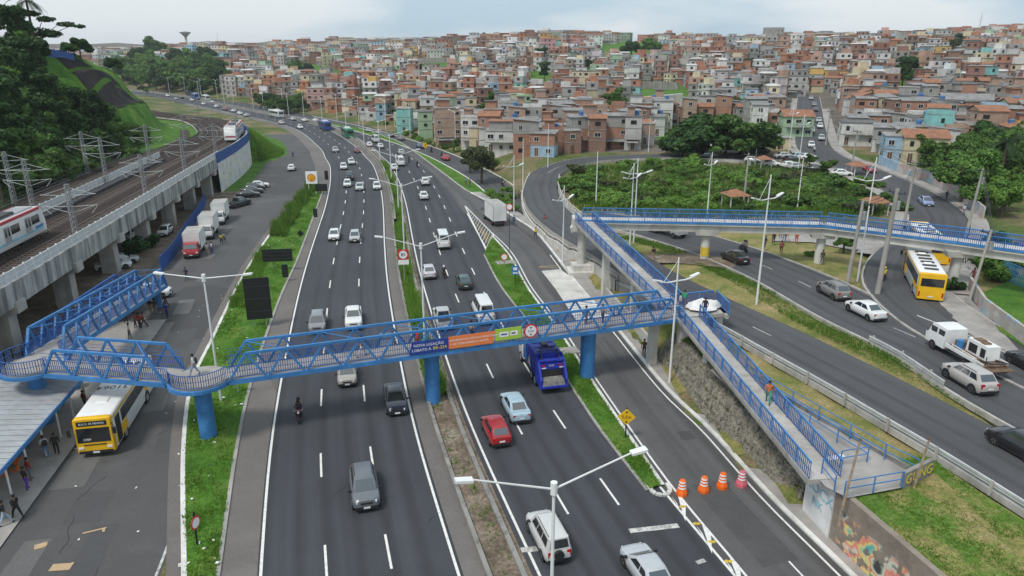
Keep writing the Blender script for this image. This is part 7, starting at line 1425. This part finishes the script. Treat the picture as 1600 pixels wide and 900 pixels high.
for i, (u, v, c, lab) in enumerate(((28, 745, (.6, .16, .03), 'stack of orange and dark crates under the shelter edge'), (100, 640, (.02, .05, .2), 'dark blue market stall with goods under the shelter'), (125, 612, (.03, .06, .25), 'blue tarpaulin stall at the far end of the shelter'))):
    q = P(u, v); o = E('market_stall', (q.x-1.0, q.y, .1), .3, lab, 'stall'); plain('stall_%d' % i, c, .7)
    for k in range(5): B('crate', lambda m: m.box(((k % 2)*.55, (k//2)*.5, .2+.38*(k % 3)), (.5, .45, .36)), ['stall_%d' % i, 'rust', 'trim_black'][k % 3], o)
    B('counter', lambda m: m.box((.3, .5, .75), (1.4, .9, .08)), 'stall_%d' % i, o)
plain('cardboard', (.45, .32, .19), .9)
for u, v, a_, b_, rz, lab in ((96, 887, 1.15, .6, .1, 'flattened cardboard sheet lying near the bottom left corner'), (63, 854, .6, .5, .5, 'small cardboard piece on the side road'), (148, 830, 1.3, .14, .45, 'thin board lying on the side road in front of the bus')):
    q = P(u, v); B('cardboard_sheet', lambda m: (m.box((0, 0, .02), (a_, b_, .02), rz), m.box((a_*.42, b_*.3, .035), (.16, .4, .015), rz)), 'cardboard', loc=(q.x, q.y, .03), label=lab, cat='cardboard')
# kiosks with tiled hip roofs
for u, v, s_, lab in ((1147, 326, 1.0, 'open kiosk with orange hip roof in the thicket'), (1192, 262, .8, 'small kiosk with orange roof beside parked cars'), (1337, 275, .9, 'kiosk with orange roof on the street bend'), (1365, 335, .9, 'kiosk with orange roof behind the footbridge'), (1074, 243, .8, 'small orange parasol kiosk on the upper street')):
    q = TP(u, v); o = E('kiosk', q, .2, lab, 'kiosk', 'orange roofed kiosks'); o.scale = (s_,)*3; B('roof', lambda m: m.loft([[(-2, -2, 2.5), (2, -2, 2.5), (2, 2, 2.5), (-2, 2, 2.5)], [(-.1, -.1, 3.5), (.1, -.1, 3.5), (.1, .1, 3.5), (-.1, .1, 3.5)]]), 'roof_tile', o)
    for sx in (-1, 1):
        for sy in (-1, 1): B('post', lambda m: m.box((sx*1.6, sy*1.6, 1.2), (.16, .16, 2.7)), 'concrete_light', o)
# boundary walls on the right
def bwall(pts, h, mat, lab, th=.25):
    q = [TP(u, v) for u, v in pts]; o = q[0]; return B('boundary_wall', lambda m: [m.beam((a.x-o.x, a.y-o.y, a.z-o.z+h/2-.3), (b.x-o.x, b.y-o.y, b.z-o.z+h/2-.3), th, h+.6) for a, b in zip(q[:-1], q[1:])], mat, loc=o, label=lab, cat='wall')
s = N('wall_murals_right'); s.col(s.mix(s.ramp(s.noise(.7, 3), [(.5, (0, 0, 0)), (.54, (.8,)*3)]), s.ramp(s.noise(.5, 6), [(.3, (.3, .27, .24)), (.7, (.45, .42, .38))]), s.ramp(s.noise(.3, 2), [(.4, (.5, .25, .22)), (.5, (.5, .5, .5)), (.6, (.15, .35, .5))])), .85)
bwall([(1513, 455), (1535, 490), (1580, 525), (1625, 560)], 1.6, 'wall_murals_right', 'low wall with faded red and blue graffiti below the bright lawn'); bwall([(1400, 270), (1450, 285), (1495, 310), (1535, 345)], 2.2, 'wall_murals_right', 'stained boundary wall along the right side of the street bend'); bwall([(1372, 258), (1400, 270)], 2.2, 'plaster_light_blue', 'light blue boundary wall with white lettering near the red car')
blf = TP(1594, 450); B('blue_gate_fence', lambda m: [m.beam((0, k*.25, 0), (0, k*.25, 2.2), .06, .06) for k in range(-14, 14)]+[m.beam((0, -3.5, z), (0, 3.5, z), .08, .06) for z in (.2, 1.1, 2.2)], 'blue_steel', loc=blf, label='curved light blue railing at the right edge above the lawn', cat='fence')
# litter on the verges
lt = MB(); g_ = random.Random(9)
for k in range(70):
    t = g_.random(); kx = g_.random(); a_, b_ = at(vL, t*length(vL)*.99)[0], at(vR, t*length(vR)*.99)[0]; p = a_*(1-kx)+b_*kx; lt.box((p[0], p[1], .3), (g_.uniform(.06, .25), g_.uniform(.05, .18), .04), g_.uniform(0, 3))
for k in range(60):
    p, t = at(SID, g_.uniform(4, 70)); n = np.array([t[1], -t[0]]); d = g_.uniform(-5.5, 5); lt.box((p[0]+n[0]*d, p[1]+n[1]*d, .04), (g_.uniform(.05, .2), g_.uniform(.05, .12), .02), g_.uniform(0, 3))
O('litter', lt.mesh('litter', ['letter_white']), label='scraps of pale litter on the left verge and side road', cat='litter', kind='stuff')
# ------------------------------------------------------------ traffic: pixel of the footprint centre, kind, colour, label
WH, SI, GR, DG, BK, RD, BE = (.70, .70, .69), (.42, .43, .44), (.22, .225, .235), (.06, .064, .072), (.014, .014, .016), (.33, .016, .022), (.36, .34, .31)
def head(line, x, y, sgn):
    i = int(np.argmin(np.hypot(line[:, 0]-x, line[:, 1]-y))); t = tang(line)[i]*sgn; return math.atan2(t[1], t[0])
def veh(rows, line, sgn, group, z=None):
    for r in rows:
        t, u, v, c, lab = r[:5]; q = P(u, v, z) if z is not None else TP(u, v, .12); car(t, c, q, (head(line, q.x, q.y, sgn) if len(r) < 6 else math.radians(r[5])), lab, group, None, v > 222)
veh([('suv', 570, 772, (.13, .14, .155), 'dark grey SUV alone in the middle lane near the camera'), ('sedan', 618, 632, (.018, .02, .035), 'dark navy sedan in the right lane below the banner'), ('hatch', 543, 592, BE, 'beige silver hatchback just past the footbridge'), ('hatch', 604, 548, BK, 'black car half hidden under the footbridge deck'), ('suv', 497, 512, GR, 'grey car behind the footbridge truss in the left lane'), ('pickup', 553, 504, WH, 'white pickup behind the footbridge truss'), ('sedan', 523, 372, WH, 'white sedan in the left lane beyond the footbridge'), ('hatch', 555, 375, SI, 'silver hatchback beside the white sedan beyond the footbridge'),
     ('hatch', 543, 291, WH, 'white hatchback leading the far cluster, left lane'), ('sedan', 562, 296, (.5, .54, .5), 'pale green sedan in the far cluster, middle lane'), ('hatch', 589, 295, WH, 'white hatchback in the far cluster, right lane'), ('pickup', 546, 280, BK, 'black pickup behind the far cluster'), ('hatch', 537, 264, WH, 'white hatchback on the bend, left lane'), ('sedan', 549, 256, (.6, .63, .62), 'off white sedan on the bend, middle lane'), ('hatch', 558, 238, (.22, .02, .03), 'dark red hatchback on the bend'), ('sedan', 524, 237, SI, 'silver sedan on the bend, outer lane'), ('hatch', 469, 201, WH, 'white car far up the bend behind the barrier'), ('hatch', 440, 194, (.5, .4, .4), 'pale car beyond the bend')], HLR, -1, 'cars driving toward the camera', .03)
veh([('wagon', 856, 848, (.55, .55, .54), 'silver minivan with spare wheel on its back door'), ('sedan', 1012, 906, (.45, .47, .49), 'silver car cut off by the bottom edge'), ('sedan', 805, 644, (.36, .48, .56), 'light blue sedan right of the red car'), ('hatch', 775, 681, RD, 'red hatchback in the left lane'), ('pickup', 692, 505, SI, 'silver pickup seen through the footbridge truss'), ('van', 755, 496, WH, 'white van seen through the footbridge truss'), ('van', 692, 384, WH, 'white passenger van beyond the lamp post'), ('sedan', 670, 430, (.5, .5, .52), 'silver sedan beside the median speed sign'), ('hatch', 725, 447, (.03, .06, .05), 'dark green hatchback beyond the footbridge'), ('suv', 664, 288, WH, 'white SUV approaching the ramp gore'), ('sedan', 662, 310, WH, 'white sedan behind the white SUV'), ('van', 626, 258, WH, 'small white van on the far straight'), ('sedan', 616, 265, WH, 'white sedan left of the small van'), ('hatch', 627, 241, SI, 'silver hatchback far ahead of the small van'), ('hatch', 577, 229, WH, 'white car by the barrier on the bend'), ('sedan', 594, 231, WH, 'white sedan beside a motorcycle on the bend'), ('van', 587, 222, (.6, .6, .6), 'pale van on the bend'), ('hatch', 575, 206, SI, 'silver car in the outer lane of the bend'), ('hatch', 592, 209, (.4, .4, .42), 'grey car following in the outer lane'), ('hatch', 611, 214, DG, 'dark car entering the frontage lane'), ('hatch', 627, 219, GR, 'grey car entering the frontage lane'), ('hatch', 493, 190, WH, 'white car far up the highway'), ('hatch', 476, 190, WH, 'white car ahead of another far up the highway'), ('hatch', 458, 188, (.5, .5, .5), 'grey car far up the highway')], HLR, 1, 'cars driving away from the camera', .03)
veh([('sedan', 657, 231, (.05, .1, .2), 'dark blue car on the frontage road by the yellow sign'), ('hatch', 696, 250, (.45, .03, .03), 'red car on the frontage road behind the grass')], FRO, 1, 'cars on the frontage road', .04)
far_spots = [(262, 151, WH), (285, 154, BK), (300, 158, WH), (318, 164, WH), (332, 161, (.5, .5, .5)), (338, 168, WH), (352, 172, (.3, .05, .05)), (365, 175, WH), (375, 179, WH), (385, 182, SI), (275, 156, SI), (310, 156, DG)]
for i, (u, v, c) in enumerate(far_spots):
    q = P(u, v, .03); car('hatch', c, q, head(HLR, q.x, q.y, 1 if i % 2 else -1), 'tiny car on the far stretch of highway by the wooded slope, %s from left' % ORD[sorted(range(len(far_spots)), key=lambda j: far_spots[j][0]).index(i)], 'tiny far cars', None, False)
for u, v, c, lab, s_ in ((508, 202, (.03, .08, .3), 'blue and white bus on the highway bend', 1), (543, 214, (.02, .2, .1), 'green bus on the highway bend', 1), (432, 183, (.68, .68, .68), 'white bus far up the highway', 1), (297, 149, (.05, .06, .1), 'dark coach on the far stretch of highway', 1), (305, 154, (.05, .12, .4), 'blue bus on the far stretch of highway', 1), (322, 157, (.6, .65, .62), 'pale bus on the far stretch of highway', 1)):
    q = P(u, v, .03); far_bus(q, head(HLR, q.x, q.y, 1), lab, c)
q = P(846, 584, .03); garbage_truck(q, head(HLR, q.x, q.y, 1)); q = P(772, 347, .04); box_truck(q, head(RAL, q.x, q.y, 1), 'white box truck with teal cab entering the ramp', (.03, .14, .16), 7.2, 2.7, group=None)
veh([('suv', 1301, 462, (.2, .19, .18), 'grey SUV on the upper road behind the tall mast'), ('sedan', 1351, 492, WH, 'white sedan with a dark side stripe on the upper road'), ('suv', 1512, 601, (.42, .39, .37), 'silver SUV beside the tow truck'), ('sedan', 1148, 408, BK, 'black sedan on the upper road near the yellow pier'), ('sedan', 1612, 578, BK, 'black car cut off by the right edge behind the tow truck')], UPR, 1, 'cars on the upper road')
veh([('hatch', 1592, 706, BK, 'black hatchback cut off by the right edge on the near road')], VIA, 1, 'cars on the viaduct road')
q = TP(1503, 562, .12); tow_truck(q, head(UPR, q.x, q.y, 1)); q = TP(1042, 366, .12); flatbed(q, head(UPR, q.x, q.y, -1))
q = TP(1438, 448, .14); bus(q, head(STR, q.x, q.y, -1), 'yellow and white bus driving away under the concrete footbridge, nearer one', None); q = TP(1446, 398, .14); bus(q, math.radians(75), 'yellow and white bus half hidden behind the nearer bus', None)
veh([('sedan', 1446, 320, (.25, .3, .5), 'blue and white car coming down the street bend'), ('hatch', 1358, 269, (.35, .02, .04), 'red hatchback on the street bend by the blue wall'), ('hatch', 1267, 230, WH, 'white hatchback at the junction, nearest on the street'), ('hatch', 1268, 207, WH, 'white hatchback in the middle of the steep street'), ('hatch', 1283, 219, SI, 'silver car parked right on the steep street'), ('hatch', 1281, 200, WH, 'white car parked on the steep street'), ('hatch', 1279, 191, SI, 'silver car parked by the white awning house'), ('hatch', 1274, 174, DG, 'dark car high on the steep street'), ('hatch', 1272, 166, GR, 'grey car high on the steep street'), ('hatch', 1267, 156, SI, 'silver car near the top of the steep street')], STR, 1, 'cars on the steep street')
for t, u, v, c, lab, a in (('sedan', 1105, 247, (.04, .06, .06), 'dark green sedan driving along the upper street', 0), ('pickup', 1143, 240, WH, 'white pickup parked before the white garage', 0), ('hatch', 1173, 240, BK, 'black car parked beside the white garage', 10), ('hatch', 1190, 239, BK, 'second black car parked by the mast', 10), ('hatch', 1176, 254, SI, 'silver car parked at the thicket edge', -25), ('hatch', 1206, 260, WH, 'white car parked by the small kiosk', -15), ('sedan', 1224, 247, SI, 'silver sedan turning at the junction', 5), ('hatch', 1236, 253, BK, 'black car parked at the junction island', 20), ('hatch', 1234, 262, WH, 'white hatchback in the junction car row', 15), ('hatch', 1243, 264, SI, 'silver hatchback in the junction car row', 15), ('sedan', 1261, 249, WH, 'white sedan beside the junction island', 12), ('hatch', 1248, 248, (.3, .4, .45), 'pale blue car beside the junction island', 12), ('sedan', 1275, 268, BK, 'black car under the junction tree', -20), ('sedan', 1314, 275, WH, 'white car parked beside the street bend kiosk', -10), ('hatch', 1210, 218, SI, 'silver car parked left of the steep street', 5), ('hatch', 1200, 224, BK, 'dark car parked in front of the tiny kiosk house', 0), ('hatch', 828, 237, WH, 'white car at the top of the viaduct bend', 10), ('sedan', 873, 237, WH, 'white sedan behind the viaduct bend', 5)):
    q = TP(u, v, .15); car(t, c, q, math.radians(a), lab, 'cars parked around the upper street', None, False)
# left side road
q = P(191, 655, .03); qa, qb = P(160, 700), P(230, 590); bus(q, math.atan2(qa.y-qb.y, qa.x-qb.x), 'yellow and white bus stopped at the shelter on the left', '31064', 'BUS R. SR PENFERI', '0789')
for u, v, c, lab, kw in ((305, 396, (.38, .015, .02), 'white box truck with red cab parked by the blue fence', {}), (327, 368, (.6, .6, .58), 'open box truck with brown cargo, parked between two others', {'open_rear': True}), (345, 346, (.68, .68, .67), 'white box truck farthest in the parked row', {})):
    q = P(u, v, .03); a = head(SID, q.x, q.y, -1); box_truck(q, a+math.radians(6), lab, c, 6.4, 2.4, **kw)
for t, u, v, c, lab, a in (('pickup', 374, 322, (.03, .04, .04), 'dark pickup parked against the painted wall', 70), ('sedan', 388, 308, BK, 'black sedan parked at an angle by the painted wall', 20), ('sedan', 394, 302, (.05, .05, .055), 'dark sedan second in the angled row', 20), ('hatch', 399, 297, BK, 'black hatchback third in the angled row', 20), ('sedan', 404, 293, WH, 'white sedan last in the angled row', 20), ('hatch', 456, 266, WH, 'white hatchback driving up the side road', 100), ('hatch', 259, 366, WH, 'white hatchback parked under the metro viaduct', -80), ('sedan', 178, 420, WH, 'white sedan parked in the shade under the viaduct', 30), ('sedan', 190, 412, SI, 'silver sedan behind it in the shade under the viaduct', 30), ('suv', 238, 464, WH, 'white SUV parked behind the blue stair truss', 10), ('van', 206, 374, (.5, .5, .45), 'pale old van parked between viaduct piers', -85)):
    q = P(u, v, .05); car(t, c, q, math.radians(a), lab, 'cars parked by the metro viaduct')
MO = [(468, 655, .03, HLR, -1, (.25, .02, .02), 'red motorcycle riding toward the camera in the left lane', (.03, .03, .04), (.3, .2, .15)), (694, 433, .03, HLR, 1, (.05, .05, .05), 'motorcycle with a white helmeted rider beside the silver sedan', (.02, .02, .03), None), (639, 254, .03, HLR, 1, (.03, .03, .03), 'dark motorcycle on the far straight, left of two', (.02, .02, .02), None), (652, 261, .03, HLR, 1, (.03, .03, .03), 'dark motorcycle on the far straight, right of two', (.02, .02, .02), None), (592, 220, .03, HLR, 1, (.03, .03, .03), 'dark motorcycle beside the pale van', (.02, .02, .03), None), (674, 238, .04, FRO, 1, (.03, .03, .03), 'dark motorcycle by the yellow diamond sign', (.02, .02, .02), None), (690, 246, .04, FRO, 1, (.03, .03, .03), 'dark motorcycle ahead of the red frontage car', (.02, .02, .02), None), (785, 290, .04, FRO, -1, (.2, .03, .03), 'motorcycle at the end of the frontage road', (.1, .03, .03), None), (1161, 393, None, UPR, 1, (.03, .03, .03), 'motorcycle with two riders beside the black sedan', (.2, .25, .4), (.4, .3, .25)), (1380, 438, None, STR, -1, (.05, .05, .05), 'motorcycle with a yellow shirted rider by the bus', (.7, .5, .02), None), (1272, 238, None, STR, 1, (.6, .6, .6), 'white scooter at the junction', (.5, .5, .5), None)]
for u, v, z, ln, sg, c, lab, sh, pil in MO:
    q = P(u, v, z) if z is not None else TP(u, v, .14); motorcycle(q, head(ln, q.x, q.y, sg), c, lab, 'rider on the '+lab.replace('motorcycle with a white helmeted rider', 'motorcycle').replace('motorcycle with a yellow shirted rider', 'motorcycle').replace(' with two riders', ''), sh, (.04, .045, .06), (.7, .7, .7) if u in (694,) else (.7, .5, .02) if u == 1380 else (.02, .02, .02), pil)
# ------------------------------------------------------------ people
def bz(u, dv=0):                            # a spot on the main footbridge deck
    a, b = ray(u, 500)[0], ray(u, 500)[1]; o = Vector(c1); t = (o.x*b-o.y*a)/(fd.y*a-fd.x*b); p = o+fd*t; return Vector((p.x, p.y, ZB+.2))
PE = [(bz(562)+nrmF*.2, 200, 'walk', (.16, .06, .04), (.6, .6, .6), 'person in white trousers walking on the footbridge above the left lanes', 0), (bz(650)+nrmF*.2, 20, 'stand', (.5, .02, .03), (.3, .02, .02), 'person in red behind the left end of the banner', 0), (bz(737)-nrmF*.2, 30, 'walk', (.45, .3, .16), (.03, .03, .03), 'person in light brown behind the orange banner', 0), (bz(942)-nrmF*.1, 30, 'stand', (.35, .25, .2), (.03, .03, .04), 'person standing on the east half of the footbridge', 0), (bz(917)-nrmF*.2, 10, 'stand', (.03, .03, .03), (.1, .1, .15), 'person in black on the footbridge above the east column', 0), (Vector((c1.x-.5, c1.y+.3, ZB+.2)), 200, 'walk', (.5, .5, .52), (.2, .3, .45), 'person with backpack and jeans on the round landing', 1),
 (eD+Vector((1.0, 1.2, .1)), 60, 'walk', (.02, .3, .15), (.1, .1, .12), 'person in green at the top of the access ramp', 0), (eD+Vector((2.4, -.9, .1)), 240, 'stand', (.03, .03, .05), (.03, .05, .2), 'person leaning beside the white tarpaulin', 0), (s0.lerp(s1, .63)+Vector((.5, 0, 0)), 250, 'walk', (.5, .15, .05), (.03, .3, .2), 'person in green shorts walking down the access ramp', 0), (eD+Vector((.4, .3, .1)), 180, 'stand', (.4, .4, .42), (.08, .08, .1), 'person at the portal of the footbridge', 0)]
for u, v, z, a, pose, sh, lg, lab, pk in ((1006, 556, .1, 250, 'stand', (.12, .05, .04), (.03, .04, .07), 'person in dark clothes standing on the ramp pavement by the low wall', 0), (803, 352, .05, 100, 'walk', (.04, .12, .22), (.03, .06, .12), 'person in blue walking on the ramp below the viaduct', 0), (837, 372, .1, 100, 'walk', (.65, .5, .05), (.05, .05, .05), 'person in a yellow shirt on the ramp kerb', 0), (728, 290, .1, 90, 'stand', (.1, .3, .25), (.1, .1, .1), 'person in teal at the foot of the olive tree', 0), (734, 291, .1, 80, 'stand', (.2, .12, .1), (.1, .08, .08), 'person in brown at the foot of the olive tree', 0),
 (10, 820, .1, 30, 'walk', (.02, .02, .02), (.35, .45, .55), 'person in pale jeans at the bottom left edge', 1), (29, 810, .05, 160, 'walk', (.015, .015, .017), (.015, .015, .018), 'person all in black walking near the crates', 0), (43, 765, .1, 60, 'stand', (.03, .02, .02), (.12, .03, .35), 'person in a purple skirt under the shelter edge', 0), (48, 750, .1, 60, 'stand', (.28, .03, .02), (.12, .14, .18), 'person in a dark red top behind the purple skirt', 0), (73, 714, .1, 140, 'stand', (.5, .5, .5), (.1, .2, .35), 'person with a white bag and jeans at the shelter', 1), (90, 710, .1, 120, 'stand', (.02, .02, .02), (.02, .02, .022), 'person in black with a beige backpack at the shelter', 1), (134, 640, .1, 60, 'stand', (.15, .03, .03), (.03, .03, .03), 'person in dark red between bus and shelter', 0),
 (197, 505, .1, 0, 'stand', (.16, .02, .02), (.03, .03, .03), 'person in maroon waiting behind the truss, leftmost', 0), (212, 512, .1, 30, 'stand', (.4, .1, .06), (.05, .05, .08), 'person in orange in the waiting group behind the truss', 0), (219, 513, .1, 90, 'stand', (.3, .03, .03), (.04, .04, .06), 'person in red in the waiting group behind the truss', 0), (226, 512, .1, 200, 'walk', (.3, .04, .03), (.02, .02, .02), 'person in red and black at the right of the waiting group', 0), (204, 530, .1, 200, 'stand', (.5, .5, .5), (.1, .1, .1), 'person in white under the truss', 0), (236, 489, .1, 90, 'stand', (.02, .02, .02), (.3, .2, .15), 'person in black shorts by the kerb, left of a pair', 0), (244, 490, .1, 90, 'stand', (.05, .05, .05), (.25, .17, .12), 'person in black by the kerb, right of a pair', 0), (262, 496, .05, 270, 'stand', (.03, .05, .25), (.03, .04, .15), 'person in blue overalls at the edge of the side road', 0), (260, 480, .05, 200, 'walk', (.03, .03, .04), (.02, .02, .03), 'person in dark clothes behind the blue overalls', 0), (292, 438, .05, 250, 'walk', (.03, .03, .06), (.03, .03, .04), 'person crossing the side road under the lamp arm', 0), (325, 398, .05, 100, 'stand', (.3, .3, .28), (.25, .2, .15), 'person loading at the red cab truck, left', 0), (332, 396, .05, 200, 'stand', (.6, .6, .65), (.02, .03, .2), 'person in white and blue beside the parked trucks', 0), (347, 382, .05, 150, 'stand', (.55, .42, .05), (.03, .03, .03), 'person in yellow beside the parked trucks', 0), (352, 380, .05, 150, 'stand', (.25, .25, .25), (.1, .1, .1), 'person in grey beside the one in yellow', 0), (458, 247, .05, 90, 'walk', (.03, .03, .15), (.02, .02, .08), 'person walking up the far end of the side road', 0)):
    PE.append((P(u, v, z), a, pose, sh, lg, lab, pk))
for u, v, a, pose, sh, lg, lab, pk in ((1020, 406, 200, 'walk', (.05, .03, .03), (.3, .2, .15), 'person with backpack on the dirt path', 1), (1208, 382, 90, 'stand', (.03, .03, .03), (.05, .05, .05), 'person in black at the left of the plaza', 0), (1219, 372, 90, 'stand', (.5, .15, .05), (.1, .1, .2), 'person in orange in the plaza group', 0), (1225, 376, 90, 'stand', (.03, .03, .05), (.2, .2, .3), 'person in dark blue in the plaza group', 0), (1230, 376, 90, 'walk', (.03, .03, .03), (.4, .3, .25), 'person in black shorts in the plaza group', 0), (1244, 380, 90, 'stand', (.6, .12, .1), (.5, .1, .1), 'person in a red dress on the plaza', 0), (1220, 396, 250, 'walk', (.45, .1, .12), (.2, .05, .06), 'person in red crossing at the plaza kerb', 1), (1195, 388, 200, 'stand', (.03, .03, .03), (.05, .05, .06), 'person in black beside the upper road kerb', 0), (1284, 412, 90, 'stand', (.05, .05, .05), (.1, .1, .1), 'person sitting out at the foot of the plaza pier', 0), (1468, 405, 90, 'stand', (.03, .03, .04), (.03, .03, .03), 'person in black at the bus stop, leftmost', 0), (1475, 402, 90, 'stand', (.3, .08, .06), (.05, .05, .05), 'person in red at the bus stop', 0), (1482, 408, 90, 'stand', (.04, .04, .05), (.04, .04, .04), 'person in black at the bus stop, right of the red one', 0), (1506, 412, 90, 'stand', (.5, .5, .5), (.05, .05, .05), 'person in white at the shaded stop', 0), (1512, 420, 90, 'stand', (.03, .03, .03), (.5, .5, .5), 'person in black top and white shorts at the shaded stop', 0), (1519, 442, 200, 'walk', (.5, .15, .16), (.4, .12, .12), 'person in pink walking past the leaning post', 0), (1478, 313, 200, 'walk', (.03, .04, .08), (.03, .03, .05), 'person in dark clothes on the street bend pavement', 0), (1505, 336, 200, 'walk', (.5, .5, .55), (.15, .15, .2), 'person in white on the street bend pavement', 0), (851, 352, 60, 'walk', (.25, .03, .03), (.1, .03, .03), 'person in dark red on the viaduct pavement', 0), (811, 312, 60, 'stand', (.25, .08, .05), (.1, .05, .05), 'person in brown leaning at the viaduct parapet', 0)):
    PE.append((TP(u, v, .2), a, pose, sh, lg, lab, pk))
for p, a, pose, sh, lg, lab, pk in PE: person(p, math.radians(a), pose, sh, lg, lab, 'people on foot', pack=bool(pk), sc_=1.0)
# ------------------------------------------------------------ thin humid air
hz = N('haze_air'); hz.t.nodes.remove(hz.b); pv = hz.n('ShaderNodeVolumePrincipled'); pv.inputs['Color'].default_value = (.86, .91, .96, 1); pv.inputs['Density'].default_value = .00013; pv.inputs['Anisotropy'].default_value = .2; hz.l(pv.outputs[0], hz.o.inputs['Volume'])
hb = MB(); hb.box((0, 1350, 34), (5400, 3100, 76)); O('haze', hb.mesh('haze', ['haze_air']), kind='stuff', label='thin pale haze filling the air over the valley', cat='haze')
